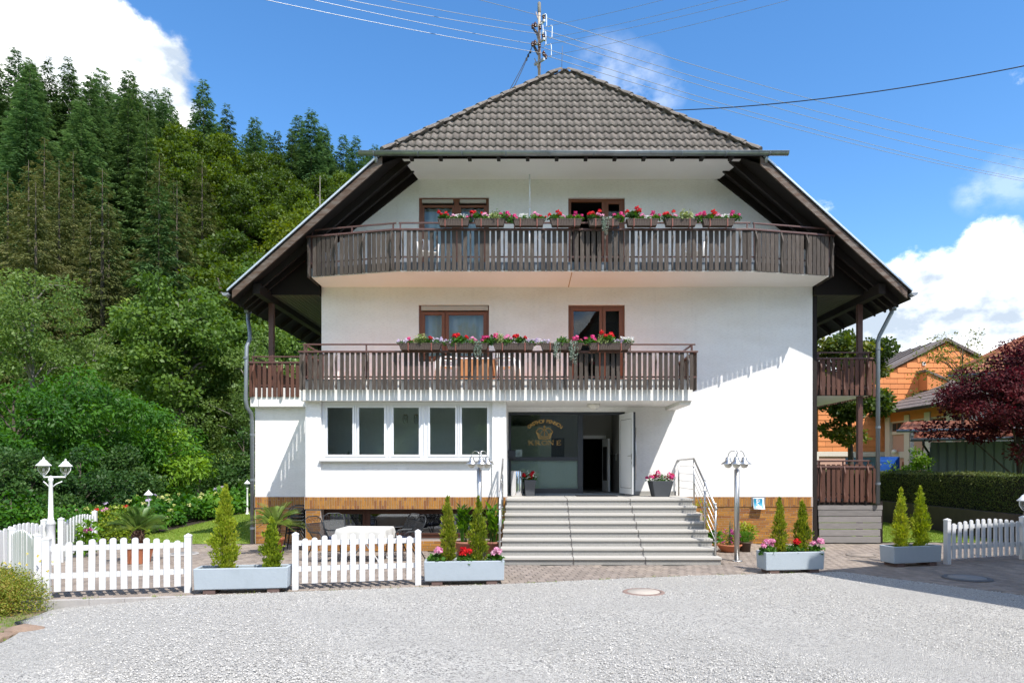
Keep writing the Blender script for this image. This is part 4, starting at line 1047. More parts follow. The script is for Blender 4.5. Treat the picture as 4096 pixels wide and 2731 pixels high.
# ================================================================ LAMPS
def globe_lamp(x, y, label, angles, z0=0.0):
    r = thing('globe_street_lamp', label, 'lamp', (x, y, z0), 0, 'stainless three-headed lamps by the stairs')
    m = MB(); m.lathe([(.12, 0), (.12, .012), (.10, .022), (.052, .03)], 20); m.build('base_plate', M_steel, r)
    m = MB(); m.lathe([(.055, .02), (.055, 2.0), (.028, 2.01), (.028, 2.16)], 14); m.build('pole', M_steel, r)
    for a in angles:
        c, s_ = math.cos(rad(a)), math.sin(rad(a)); R_ = .20
        m = MB(); pts = []
        for i in range(13):
            t = i / 12; rr = R_ / 2 * (1 - math.cos(PI * t)); zz = 2.30 + .115 * math.sin(PI * t) - (.02 * t)
            pts.append((rr * c, rr * s_, zz))
        m.tube([(0, 0, 2.10)] + pts + [(R_ * c, R_ * s_, 2.24)], .010, 6); arm = m.build('arm', M_steel, r)
        m = MB(); m.lathe([(.012, 2.27), (.045, 2.265), (.055, 2.235), (.06, 2.20), (.075, 2.175), (.16, 2.115), (.158, 2.11), (.07, 2.165)], 24, (R_ * c, R_ * s_, 0), True, False); m.build('lamp_shade', M_steel, r)
        m = MB(); m.lathe([(.075, 2.13), (.085, 2.11), (.075, 2.065), (.045, 2.035), (.001, 2.025)], 16, (R_ * c, R_ * s_, 0), True, False); m.build('glass_bulb', M_opal, r)
globe_lamp(X(2947.4, 14.9), 14.9 - D0, 'stainless three-headed lamp on the paving in front of the brick plinth right of the stairs', (22, 140, 250))
globe_lamp(X(1916.8, 15.2), 15.2 - D0, 'stainless three-headed lamp rising behind the cypress planter left of the stairs', (150, 286, 32))

def lantern_head(parent, c, s=1.0):
    x, y, z = c
    m = MB(); m.lathe([(.02, .0), (.025, .02), (.06, .03)], 8, c)
    m.tube([(x, y, z - .05), (x, y, z)], .02 * s, 8)
    for sx in (-1, 1):
        m.tube([(x, y, z - .02), (x + sx * .06 * s, y, z), (x + sx * .13 * s, y, z + .10 * s), (x + sx * .135 * s, y, z + .16 * s), (x + sx * .12 * s, y, z + .21 * s)], .010 * s, 6)
    m.build('lantern_cradle', M_white, parent)
    m = MB(); m.lathe([(.02 * s, .025 * s), (.07 * s, .04 * s), (.105 * s, .11 * s), (.115 * s, .20 * s)], 16, c, True, False); m.build('lantern_glass', M_glassc, parent)
    m = MB(); m.lathe([(.165 * s, .20 * s), (.165 * s, .215 * s), (.10 * s, .275 * s), (.06 * s, .33 * s), (.03 * s, .345 * s), (.03 * s, .36 * s), (.012 * s, .37 * s), (.022 * s, .39 * s), (.001, .41 * s)], 16, c, True); m.build('lantern_roof', M_white, parent)
    m = MB(); m.lathe([(.025 * s, .06 * s), (.03 * s, .12 * s), (.001, .15 * s)], 8, c); m.build('bulb', M_opal, parent)
lx, ld = X(203, 14.3), 14.3
r = thing('lantern_post', 'white double lantern post standing behind the left picket fence', 'lantern post', (lx, ld - D0, 0))
m = MB(); m.lathe([(.11, 0), (.11, .03), (.085, .06), (.08, .85), (.10, .87), (.055, .96), (.06, .98), (.048, 1.0), (.038, 1.75), (.05, 1.77), (.05, 1.80), (.03, 1.84), (.02, 1.87)], 14); m.build('post', M_white, r)
m = MB(); m.tube([(-.115, -.05, 1.84), (.25, .09, 1.84)], .018, 8); m.tube([(.02, 0, 1.62), (.10, .03, 1.70), (.2, .06, 1.75)], .012, 6); m.tube([(-.02, 0, 1.62), (-.08, -.02, 1.70), (-.13, -.03, 1.75)], .012, 6); m.build('cross_arm', M_white, r)
lantern_head(r, (-.115, -.05, 1.90), .88); lantern_head(r, (.25, .09, 1.90), .80)
r = thing('lantern_post', 'white lantern on a fence post at the right edge of the driveway', 'lantern post', (X(4102, 15.1), 15.1 - D0, 0))
m = MB(); m.lathe([(.055, 0), (.05, .7), (.03, .75), (.028, 1.05), (.02, 1.08)], 12); m.build('post', M_white, r); lantern_head(r, (0, 0, 1.10), 1.0)
def small_lantern(px, d, label, h=1.05):
    r = thing('garden_lantern', label, 'lantern', (X(px, d), d - D0, 0), 0, 'small white lanterns along the lawn')
    m = MB(); m.lathe([(.11, 0), (.11, .02), (.05, .06), (.04, .10), (.034, h - .38), (.045, h - .36), (.05, h - .33), (.03, h - .30)], 12); m.build('post', M_white, r)
    z = h - .30
    m = MB(); m.lathe([(.03, z), (.075, z + .02), (.08, z + .15)], 6, (0, 0, 0), False, False); m.build('lantern_glass', M_glassc, r)
    m = MB()
    for k in range(6): m.tube([(.035 * math.cos(k * PI / 3), .035 * math.sin(k * PI / 3), z), (.085 * math.cos(k * PI / 3), .085 * math.sin(k * PI / 3), z + .16)], .007, 4)
    m.build('lantern_frame', M_white, r)
    m = MB(); m.lathe([(.135, z + .15), (.135, z + .165), (.07, z + .235), (.03, z + .275), (.018, z + .285), (.018, z + .30), (.001, z + .325)], 12); m.build('lantern_roof', M_white, r)
small_lantern(594, 21.5, 'small white garden lantern behind the left potted palm', 1.30)
small_lantern(989, 29.0, 'small white garden lantern on the lawn beside the house corner downpipe', 1.45)

# ================================================================ PICKET FENCES
def picket_mesh(h, wd=.092, t=.024):
    b = MB(); n = 6
    pr = [(-wd / 2, 0), (wd / 2, 0), (wd / 2, h - .035)] + [(wd / 2 * math.cos(PI * i / n), h - .035 + .035 * math.sin(PI * i / n)) for i in range(1, n)] + [(-wd / 2, h - .035)]
    b.prism([(x, -t / 2, z) for x, z in pr], (0, t, 0)); return b.mesh('picket', M_fencewhite)
def fence_post(parent, x, y, h=.96, wd=.10):
    m = MB(); q = wd / 2
    m.box(x - q, x + q, y - q, y + q, 0, h - .045)
    m.add([(x - q - .004, y - q - .004, h - .044), (x + q + .004, y - q - .004, h - .044), (x + q + .004, y + q + .004, h - .044), (x - q - .004, y + q + .004, h - .044),
           (x - q - .004, y - q - .004, h - .022), (x + q + .004, y - q - .004, h - .022), (x + q + .004, y + q + .004, h - .022), (x - q - .004, y + q + .004, h - .022), (x, y, h + .012)],
          [(0, 3, 2, 1), (0, 1, 5, 4), (1, 2, 6, 5), (2, 3, 7, 6), (3, 0, 4, 7), (4, 5, 8), (5, 6, 8), (6, 7, 8), (7, 4, 8)])
    return m.build('fence_post', M_fencewhite, parent)
def picket_fence(p0, p1, n, label, arc=.085, post=(True, True), gap=.105, z0=.0, ph=.96, flip=False):
    p0, p1 = Vector((*p0, z0)), Vector((*p1, z0)); t = p1 - p0; L_ = t.length; ang = math.atan2(t.y, t.x)
    r = thing('picket_fence', label, 'picket fence', p0, ang, 'white picket fence panels')
    if post[0]: fence_post(r, 0, 0, ph)
    if post[1]: fence_post(r, L_, 0, ph)
    ys = .030 if not flip else -.030
    for zr_ in (.30, .735):
        m = MB(); m.box(.05, L_ - .05, ys - .018, ys + .018, zr_, zr_ + .085); m.build('rail', M_fencewhite, r)
    pit = (L_ - .10) / (n + .35)
    for i in range(n):
        u_ = (i + .5) / n; hh = .74 + arc * math.sin(PI * u_)
        inst('picket', picket_mesh(hh), r, (.05 + pit * (i + .675) + random.uniform(-.004, .004), -.012 if not flip else .012, gap + random.uniform(-.006, .004)), (random.uniform(-.008, .008), random.uniform(-.010, .010), 0))
    return r
picket_fence((X(187, 10.72), 10.72 - D0), (X(753, 11.25), 11.25 - D0), 12, 'white picket fence panel beside the yellow shrub, standing on the left kerb', z0=0)
picket_fence((X(1182, 11.48), 11.48 - D0), (X(1672, 11.95), 11.95 - D0), 12, 'white picket fence panel in front of the white tablecloth table')
picket_fence((X(3789, 14.45), 14.45 - D0), (X(4091, 15.2), 15.2 - D0), 12, 'white picket fence panel half in shade at the right side of the driveway', arc=.09)
picket_fence((-8.10, 11.30 - D0), (-9.36, 12.42 - D0), 14, 'short arched picket gate turned edge-on behind the yellow shrub', arc=.12, flip=True)
picket_fence((-9.92, 12.75 - D0), (-10.12, 14.35 - D0), 10, 'arched picket fence panel left of the double lantern post', arc=.10)
picket_fence((-10.02, 14.72 - D0), (-10.74, 17.0 - D0), 11, 'arched picket fence panel between the double lantern post and the red flowering bush', arc=.10)
# ================================================================ GROUND
def sstep(t): t = np.clip(t, 0, 1); return t * t * (3 - 2 * t)
def hill(x, y):
    """height of the land: flat by the house, a wooded slope behind on the left, rising gently on the far right"""
    x = np.asarray(x, float); d = np.asarray(y, float) + D0
    s = -.54 * x + .84 * d
    h = 40 * sstep((s - 40) / 92) - 30 * sstep((s - 140) / 80)
    fade = 1 - sstep((x - 4) / 50)
    behind = 15 * sstep((-d - 35) / 75)          # wooded slope on the other side of the valley
    bank = .78 * sstep((x - 13.2) / .3) * sstep((d - 14) / 3)
    return h * fade + behind + bank
def hz(x, y): return float(hill(x, y))

def edge_y(x):
    """front line of the paving (gravel lies on the near side)"""
    pts = [(-9, 10.05), (-7.6, 10.55), (-4.6, 11.05), (-1.9, 11.65), (0, 12.05), (2.37, 12.72), (5.3, 13.22), (6.15, 13.38), (7.95, 10.9), (11, 6.7), (16, 0)]
    for (a, b), (c, e) in zip(pts[:-1], pts[1:]):
        if x <= c: return b + (e - b) * (x - a) / (c - a) - D0
    return -D0
def gdrop(x, d): return -.13 * float(sstep((-4.6 - x) / 3.0)) * float(sstep((12 - d) / 1.5))

# terrain
def grid(name, xs, ys, fz, m, kind='structure', smooth=True):
    nx, ny = len(xs), len(ys); XX, YY = np.meshgrid(xs, ys); ZZ = fz(XX, YY)
    me = bpy.data.meshes.new(name)
    v = np.stack([XX.ravel(), YY.ravel(), ZZ.ravel()], 1)
    f = [(j * nx + i, j * nx + i + 1, (j + 1) * nx + i + 1, (j + 1) * nx + i) for j in range(ny - 1) for i in range(nx - 1)]
    me.from_pydata(v.tolist(), [], f); me.polygons.foreach_set('use_smooth', [smooth] * len(f)); me.materials.append(m)
    o = inst(name, me); o['kind'] = kind; return o
M_grass = mat('meadow_grass', (.15, .23, .03), .9, var=.35, vs=14, bump=.6, bs=60, col2=(.09, .13, .02), c2s=.35, c2t=(.45, .65))
M_lawn = mat('mown_lawn', (.19, .29, .04), .9, var=.28, vs=18, bump=.7, bs=120, col2=(.25, .31, .06), c2s=3, c2t=(.45, .7))
M_forestfloor = mat('forest_floor', (.030, .034, .014), .95, var=.4, vs=1)
xs = np.concatenate([np.arange(-420, -60, 20), np.arange(-60, 60, 2.5), np.arange(60, 421, 20)]); ys = np.concatenate([np.arange(-220, -40, 15), np.arange(-40, 80, 2.5), np.arange(80, 620, 20)])
def tz(x, y):
    z = hill(x, y) - .20
    return z
grid('ground', xs, ys, tz, M_grass)
# gravel forecourt
def gravel():
    m = MB(); xs = [-9 + i * .4 for i in range(64)]; nr = 30; vs = []
    r = random.Random(2)
    def left(d): return -7.25 + max(0, (10.3 - d)) * .42
    for i, x in enumerate(xs):
        for j in range(nr + 1):
            ye = edge_y(x) + r.uniform(-.03, .03); y0 = -32
            t = (j / nr) ** .6; y = y0 + (ye - y0) * t; d = y + D0
            xx = max(x, left(min(d, 10.3)) + .15 * math.sin(d * 3.1) + .08 * math.sin(d * 7.7))
            vs.append((xx, y, .012 + gdrop(xx, d) + .012 * math.sin(x * 1.3 + y * .9) * min(1, (nr - j) / 4)))
    fs = [(i * (nr + 1) + j, (i + 1) * (nr + 1) + j, (i + 1) * (nr + 1) + j + 1, i * (nr + 1) + j + 1) for i in range(len(xs) - 1) for j in range(nr)]
    m.add(vs, fs, True)
    mt = bpy.data.materials.new('gravel'); mt.use_nodes = True; nt = mt.node_tree; N = nt.nodes.new; L = nt.links.new; b = nt.nodes['Principled BSDF']
    b.inputs['Roughness'].default_value = .85; b.inputs['Specular IOR Level'].default_value = .25
    tc = N('ShaderNodeTexCoord')
    def vor(sc, feat='F1'):
        v = N('ShaderNodeTexVoronoi'); v.inputs['Scale'].default_value = sc; v.feature = feat; L(tc.outputs['Object'], v.inputs['Vector']); return v
    v1 = vor(66); v2 = vor(38)
    sep = N('ShaderNodeSeparateColor'); L(v1.outputs['Color'], sep.inputs[0])
    cr = N('ShaderNodeValToRGB'); e = cr.color_ramp.elements; e[0].position = 0; e[0].color = (.075, .075, .08, 1); e[1].position = 1; e[1].color = (.62, .60, .555, 1)
    for p, c in ((.09, (.16, .156, .149, 1)), (.28, (.345, .332, .308, 1)), (.62, (.45, .433, .402, 1)), (.86, (.55, .527, .488, 1))):
        q = e.new(p); q.color = c
    L(sep.outputs[0], cr.inputs[0])
    # worn wheel tracks: finer, greyer
    nz = N('ShaderNodeTexNoise'); nz.inputs['Scale'].default_value = .35; nz.inputs['Detail'].default_value = 4
    mp = N('ShaderNodeMapping'); mp.inputs['Scale'].default_value = (.6, 1.5, 1); mp.inputs['Rotation'].default_value = (0, 0, rad(-14)); L(tc.outputs['Object'], mp.inputs[0]); L(mp.outputs[0], nz.inputs['Vector'])
    mr = N('ShaderNodeMapRange'); L(nz.outputs['Fac'], mr.inputs[0]); mr.inputs[1].default_value = .43; mr.inputs[2].default_value = .60; mr.inputs[3].default_value = 0; mr.inputs[4].default_value = .6
    n2 = N('ShaderNodeTexNoise'); n2.inputs['Scale'].default_value = 140; n2.inputs['Detail'].default_value = 3; L(tc.outputs['Object'], n2.inputs['Vector'])
    c2 = N('ShaderNodeValToRGB'); c2.color_ramp.elements[0].color = (.27, .26, .243, 1); c2.color_ramp.elements[1].color = (.46, .442, .41, 1); c2.color_ramp.elements[0].position = .3; c2.color_ramp.elements[1].position = .7; L(n2.outputs['Fac'], c2.inputs[0])
    wv = N('ShaderNodeTexWave'); wv.wave_type = 'BANDS'; wv.bands_direction = 'Y'; wv.inputs['Scale'].default_value = .19; wv.inputs['Distortion'].default_value = 2.2; wv.inputs['Detail'].default_value = 3; wv.inputs['Detail Scale'].default_value = .6
    mpw = N('ShaderNodeMapping'); mpw.inputs['Rotation'].default_value = (0, 0, rad(-9)); mpw.inputs['Location'].default_value = (0, .9, 0); L(tc.outputs['Object'], mpw.inputs[0]); L(mpw.outputs[0], wv.inputs['Vector'])
    wr = N('ShaderNodeMapRange'); L(wv.outputs['Fac'], wr.inputs[0]); wr.inputs[1].default_value = .5; wr.inputs[2].default_value = .95; wr.inputs[4].default_value = .4
    mxx = N('ShaderNodeMath'); mxx.operation = 'MAXIMUM'; L(mr.outputs[0], mxx.inputs[0]); L(wr.outputs[0], mxx.inputs[1])
    mx = N('ShaderNodeMix'); mx.data_type = 'RGBA'; L(mxx.outputs[0], mx.inputs[0]); L(cr.outputs[0], mx.inputs[6]); L(c2.outputs[0], mx.inputs[7]); L(mx.outputs[2], b.inputs['Base Color'])
    bp = N('ShaderNodeBump'); bp.inputs['Strength'].default_value = 1.0; bp.inputs['Distance'].default_value = .016; bp.invert = True; L(v1.outputs['Distance'], bp.inputs['Height']); L(bp.outputs[0], b.inputs['Normal'])
    o = m.build('gravel', mt); o['kind'] = 'stuff'
    MATS['gravel'] = mt
    # loose chippings lying on top of it near the camera and along the edge: real stones, one joined object
    st = MB(); r = random.Random(9)
    base = [(1, 0, 0), (-.8, .5, .1), (-.5, -.8, 0), (.2, .1, .75), (.1, .7, .3)]
    n = 0
    while n < 34000:
        d = 6.4 + 7.0 * r.random() ** 1.6; x = r.uniform(-.80, .78) * d * 1.0
        y = d - D0
        if y > edge_y(x) + .05 or x < left(min(d, 10.3)) + .1: continue
        s_ = r.uniform(.006, .013) * (1.25 if r.random() < .12 else 1); a = r.uniform(0, 6.28); ca, sa = math.cos(a), math.sin(a)
        zz = .012 + gdrop(x, d) + .004
        st.add([(x + s_ * (p[0] * ca - p[1] * sa), y + s_ * (p[0] * sa + p[1] * ca), zz + s_ * p[2]) for p in base], [(0, 4, 3), (4, 1, 3), (1, 2, 3), (2, 0, 3)]); n += 1
    o = st.build('gravel_chippings', mat('chipping_stone', (.42, .405, .376), .85, var=.1, rnd=.5)); o['kind'] = 'stuff'
gravel()

# paving: bed plus setts
M_paver = mat('brown_grey_paver', (.235, .195, .165), .88, var=.2, vs=12, rnd=.16, bump=.35, bs=60, col2=(.30, .245, .195), c2s=1.1, c2t=(.5, .72))
M_joint = mat('paving_joint', (.10, .085, .06), .95, var=.3, vs=10, col2=(.07, .09, .03), c2s=8, c2t=(.58, .7))
m = MB(); pts = []
xs = [-10.6 + i * .35 for i in range(78)]
vs = []
for x in xs: vs += [(x, edge_y(x) + .0, -.012), (x, .35 if x < 9.6 else .35, -.012)]
m.add(vs, [(2 * i, 2 * i + 2, 2 * i + 3, 2 * i + 1) for i in range(len(xs) - 1)])
pav = m.build('paving', M_joint); pav['kind'] = 'structure'
PW_, PD = .168, .205
pm = MB(); c_ = .006
def paver_geo(hw, hd, z=0.0, cx=0, cy=0):
    v = [(cx - hw, cy - hd, z - .011), (cx + hw, cy - hd, z - .011), (cx + hw, cy + hd, z - .011), (cx - hw, cy + hd, z - .011),
         (cx - hw + c_, cy - hd + c_, z), (cx + hw - c_, cy - hd + c_, z), (cx + hw - c_, cy + hd - c_, z), (cx - hw + c_, cy + hd - c_, z)]
    return v, [(4, 5, 6, 7), (0, 1, 5, 4), (1, 2, 6, 5), (2, 3, 7, 6), (3, 0, 4, 7)]
ME_PV = MB().add(*paver_geo(PW_ / 2 - .003, PD / 2 - .003)).mesh('paver', M_paver)
cand = []; rp = random.Random(11)
ang = rad(9.5); ca, sa = math.cos(ang), math.sin(ang)
for i in range(-90, 110):
    for j in range(-60, 60):
        lx_ = (i + .5 * (j % 2)) * PW_; ly_ = j * PD
        x, y = lx_ * ca - ly_ * sa + 1.0, lx_ * sa + ly_ * ca - 4.0
        if x < -10.5 or x > 16: continue
        e = edge_y(x)
        if y - .10 < e or y > (-.03 if x < 9.9 else .2): continue
        if -5.38 < x < -.46 and y > BY - .06: continue
        if -.5 < x < 4.1 and y > -3.9: continue
        cand.append((y + D0, x, y))
vis = [c for c in cand if -.775 * c[0] < c[1] < .735 * c[0]]
vis.sort()
pick = set(vis[:296]); rest = MB()
for c in cand:
    z = rp.uniform(-.002, .002); x, y = c[1], c[2]
    if c in pick: inst('paver', ME_PV, pav, (x, y, z), (rp.uniform(-.006, .006), rp.uniform(-.006, .006), ang))
    else:
        v, f = paver_geo(PW_ / 2 - .003, PD / 2 - .003, z)
        rest.add([(x + p[0] * ca - p[1] * sa, y + p[0] * sa + p[1] * ca, p[2]) for p in v], f)
o = rest.build('paver_rows', M_paver, pav); o['kind'] = 'stuff'
# edging kerb along the front of the paving
m = MB(); r = random.Random(4); x = -8.3; kb = []
kerb = bpy.data.objects.new('kerb', None); C.objects.link(kerb); kerb['kind'] = 'structure'
while x < 6.0:
    l = .24 if x > -1.9 else .5
    y0, y1 = edge_y(x + .02), edge_y(x + l - .004)
    d = (y0 + y1) / 2
    m = MB(); bz = -.16
    m.prism([(x, y0 - .06, .004), (x + l - .006, y1 - .06, .004), (x + l - .006, y1 + .04, .004), (x, y0 + .04, .004)], (0, 0, bz))
    m.build('kerb_stone', M_concrete if x < -1.9 else mat('tan_edge_paver', (.33, .27, .21), .9, var=.2, vs=14, rnd=.15), kerb, .004); x += l
m = MB(); m.prism([(-8.3, edge_y(-8.3) - .06, .0), (-8.3 + .1, edge_y(-8.2) - .06, .0), (-8.9, -6.6, .0), (-9.02, -6.6, .0)], (0, 0, -.2)); m.build('kerb_stone', M_concrete, kerb, .005)
# lawns, beds
def flat(name, pts, z, m, kind='structure', th=.0):
    mb = MB(); mb.poly([(x, y, z) for x, y in pts]); o = mb.build(name, m); o['kind'] = kind; return o
flat('lawn', [(-10.9, -.25), (-7.27, -.05), (-7.27, 15), (-12.5, 15), (-11.6, 6), (-11.2, 2.5)], .012, M_lawn)
flat('flower_bed', [(-13.6, 0), (-10.9, -.25), (-11.2, 2.5), (-11.6, 6), (-12.5, 15), (-15.5, 15)], .004, M_soil)
flat('lawn', [(9.6, .36), (12.2, .3), (13.0, 1.5), (13.0, 9), (9.6, 9)], .008, M_lawn)
flat('path', [(12.2, .30), (16, -1.5), (16, .5), (13.05, 2.5), (13.05, 1.55)], .004, mat('concrete_path', (.27, .24, .21), .9, var=.15, vs=10))
M_dirt = mat('grassy_dirt', (.20, .155, .10), .95, var=.3, vs=9, bump=.5, bs=50, col2=(.10, .14, .03), c2s=4, c2t=(.45, .6))
m = MB(); vs = []
for i in range(12):
    d = 5.5 + i * .45; vs += [(-20, d - D0, -.13), (-4.0 - .28 * d * .5 if False else -6.0 - .12 * i, d - D0, -.125)]
m.add(vs, [(2 * i, 2 * i + 1, 2 * i + 3, 2 * i + 2) for i in range(11)]); o = m.build('verge', M_dirt); o['kind'] = 'structure'
# edging rocks by the shrub
rk = random.Random(8)
def rock_mesh(seed, n=2):
    bm = bmesh.new(); bmesh.ops.create_icosphere(bm, subdivisions=n, radius=1); r = random.Random(seed)
    offs = [Vector((r.uniform(-1, 1), r.uniform(-1, 1), r.uniform(-1, 1))).normalized() for _ in range(7)]
    for v in bm.verts:
        k = 1 - .22 * max(0, max(v.co.dot(o) for o in offs) - .75) / .25 - r.uniform(0, .04); v.co *= k
    me = bpy.data.meshes.new('edging_rock'); bm.to_mesh(me); bm.free(); me.materials.append(mat('reddish_sandstone', (.24, .17, .125), .9, var=.25, vs=4, bump=.5, bs=12)); return me
for i, (px, d, s_) in enumerate(((100, 9.0, .30), (6, 8.7, .20))):
    o = inst('edging_rock', rock_mesh(i), None, (X(px, d), d - D0, -.12), (0, 0, i * 1.3), (s_, s_ * .6, s_ * .42)); setp(o, ['flat reddish edging rock before the yellow shrub in the corner', 'smaller edging rock half cut off at the left picture edge'][i], 'rock')

# manhole covers
def manhole(px, py, rr, label, cm, rm):
    d = GD(py); r = thing('manhole_cover', label, 'manhole cover', (X(px, d), d - D0, .014))
    m = MB(); m.lathe([(rr * .80, .0), (rr * .80, .014), (rr, .010), (rr * 1.03, -.006)], 32, (0, 0, 0), True, False); m.build('ring', rm, r)
    m = MB(); m.lathe([(rr * .79, .0), (rr * .77, .016), (.02, .018)], 32, (0, 0, 0)); m.build('lid', cm, r)
manhole(2574, 2371, .34, 'round concrete manhole cover with rusty ring set in the gravel', mat('pale_cover_concrete', (.42, .37, .32), .9, var=.15, vs=9, bump=.3, bs=50), M_rust)
manhole(3868, 2313, .40, 'round grey manhole cover in the shaded paving before the right fence', mat('grey_cover', (.22, .215, .21), .8, var=.2, vs=14, bump=.3, bs=40), M_iron)
manhole(3446, 2221, .33, 'round manhole cover in the sunny paving left of the rightmost planter', mat('tan_cover', (.27, .225, .19), .9, var=.15), mat('tan_cover_ring', (.2, .17, .145), .9, var=.2))
manhole(733, 2216, .33, 'round manhole cover in the terrace paving behind the left picket fence', mat('grey_cover', (.2, .2, .2), .8), M_concrete)

# ================================================================ LEAF TOOLS
def leaf_mesh(name, P, A, Nn, L_, W_, tint, m, fold=0.0):
    n = len(P); A = A / np.linalg.norm(A, axis=1, keepdims=True)
    B = np.cross(Nn, A); B /= (np.linalg.norm(B, axis=1, keepdims=True) + 1e-9)
    L_ = np.broadcast_to(np.asarray(L_, float), (n,))[:, None]; W_ = np.broadcast_to(np.asarray(W_, float), (n,))[:, None]
    Nn = np.cross(A, B)
    v = np.empty((n, 4, 3)); v[:, 0] = P; v[:, 1] = P + A * L_ * .5 + B * W_ * .5 + Nn * fold * W_; v[:, 2] = P + A * L_; v[:, 3] = P + A * L_ * .5 - B * W_ * .5 + Nn * fold * W_
    me = bpy.data.meshes.new(name); me.vertices.add(4 * n); me.vertices.foreach_set('co', v.astype(np.float32).ravel())
    me.loops.add(4 * n); me.loops.foreach_set('vertex_index', np.arange(4 * n, dtype=np.int32))
    me.polygons.add(n); me.polygons.foreach_set('loop_start', np.arange(0, 4 * n, 4, dtype=np.int32)); me.polygons.foreach_set('loop_total', np.full(n, 4, dtype=np.int32))
    me.update(calc_edges=True)
    at = me.attributes.new('tint', 'FLOAT', 'FACE'); at.data.foreach_set('value', np.asarray(tint, np.float32))
    if m: me.materials.append(m)
    return me
def unit(rng, n):
    u = rng.normal(size=(n, 3)); return u / np.linalg.norm(u, axis=1, keepdims=True)
def blob_leaves(rng, Cn, Rn, n, size, up=.45, shell=.55, asp=.55, tvar=.5, droop=0.0):
    """leaves spread through ellipsoid clumps; returns P, A, N, L, W, tint"""
    Cn = np.asarray(Cn, float); Rn = np.asarray(Rn, float)
    vol = (Rn.prod(axis=1)) ** .67; k = rng.choice(len(Cn), size=n, p=vol / vol.sum())
    u = unit(rng, n); rr = shell + (1 - shell) * rng.random(n) ** .7
    rr *= 1 + .12 * rng.normal(size=n)
    P = Cn[k] + u * Rn[k] * rr[:, None]
    Nn = u * (1 - up) + np.array([0, 0, 1.0]) * up + .45 * rng.normal(size=(n, 3)); Nn /= np.linalg.norm(Nn, axis=1, keepdims=True)
    A = np.cross(Nn, unit(rng, n)) + u * .5; A[:, 2] -= droop
    ct = rng.random(len(Cn)); tint = (1 - tvar) * ct[k] + tvar * rng.random(n)
    s_ = size * (.65 + .7 * rng.random(n))
    return P, A, Nn, s_, s_ * asp, tint
def cat_(parts): return [np.concatenate([p[i] for p in parts]) for i in range(6)]

LEAF = dict(
    gerani=leafmat('geranium_leaf', [(0.026, 0.078, 0.013), (0.058, 0.163, 0.021), (0.111, 0.247, 0.039)], 0.38),
    varieg=leafmat('variegated_leaf', [(.10, .19, .04), (.30, .36, .14), (.48, .50, .30)], .3),
    silver=leafmat('silver_trailing_leaf', [(.10, .15, .10), (.23, .29, .23), (.38, .43, .38)], .25),
    thuja=leafmat('cypress_spray', [(.085, .15, .012), (.215, .30, .018), (.335, .42, .035), (.40, .42, .06)], .4),
    thujad=leafmat('cypress_spray_dry', [(.07, .12, .010), (.17, .235, .016), (.30, .345, .035), (.32, .26, .08)], .4),
    palm=leafmat('cycad_leaf', [(0.056, 0.125, 0.025), (0.125, 0.225, 0.044), (0.263, 0.350, 0.088)], 0.4, .35, .5),
    canna=leafmat('broad_green_leaf', [(.05, .14, .012), (.09, .23, .02), (.15, .30, .035)], .4),
    spiraea=leafmat('spiraea_leaf', [(0.072, 0.126, 0.014), (0.168, 0.228, 0.024), (0.264, 0.312, 0.048), (0.360, 0.240, 0.060)], 0.4),
    yellowbush=leafmat('yellow_green_leaf', [(.11, .19, .012), (.22, .29, .02), (.33, .36, .04)], .35),
    hydr=leafmat('hydrangea_leaf', [(0.030, 0.102, 0.012), (0.072, 0.198, 0.022), (0.144, 0.288, 0.036)], 0.4),
    hedge=leafmat('hedge_leaf', [(0.041, 0.068, 0.014), (0.081, 0.115, 0.022), (0.155, 0.162, 0.047)], 0.3),
    ash=leafmat('ash_leaf', [(0.022, 0.074, 0.008), (0.049, 0.148, 0.012), (0.093, 0.234, 0.022)], 0.42),
    alder=leafmat('alder_leaf', [(.040, .085, .014), (.090, .165, .026), (.155, .245, .05)], .38, .5, .25),
    pale=leafmat('pale_willow_leaf', [(0.061, 0.115, 0.024), (0.115, 0.189, 0.041), (0.189, 0.270, 0.068)], 0.42),
    beech=leafmat('beech_leaf', [(0.031, 0.060, 0.007), (0.066, 0.114, 0.012), (0.126, 0.186, 0.017)], 0.42),
    beechy=leafmat('yellow_beech_leaf', [(.05, .085, .006), (.115, .16, .010), (.18, .22, .016)], .4),
    spruce=leafmat('spruce_needles', [(.028, .062, .020), (.062, .118, .036), (.12, .19, .06)], .32, .6, .15),
    spruceb=leafmat('brown_spruce_needles', [(.045, .058, .018), (.092, .108, .034), (.15, .15, .055)], .32, .6, .15),
    fir=leafmat('fir_needles', [(.034, .078, .030), (.072, .145, .052), (.135, .225, .08)], .34, .6, .15),
    dark=leafmat('dark_leaf', [(0.020, 0.060, 0.014), (0.048, 0.111, 0.024), (0.093, 0.170, 0.037)], 0.38),
    linden=leafmat('linden_leaf', [(0.033, 0.068, 0.012), (0.090, 0.128, 0.018), (0.240, 0.225, 0.030)], 0.42),
    maple=leafmat('red_maple_leaf', [(.022, .007, .010), (.055, .012, .015), (.12, .018, .018), (.13, .055, .055)], .3, .6, .15),
    bright=leafmat('bright_shrub_leaf', [(.06, .16, .010), (.12, .26, .018), (.20, .34, .03)], .4),
    grass=leafmat('grass_blade', [(.12, .21, .02), (.20, .30, .035), (.28, .32, .07)], .4),
)
def petal(name, cols): return leafmat(name, cols, .3, .6)
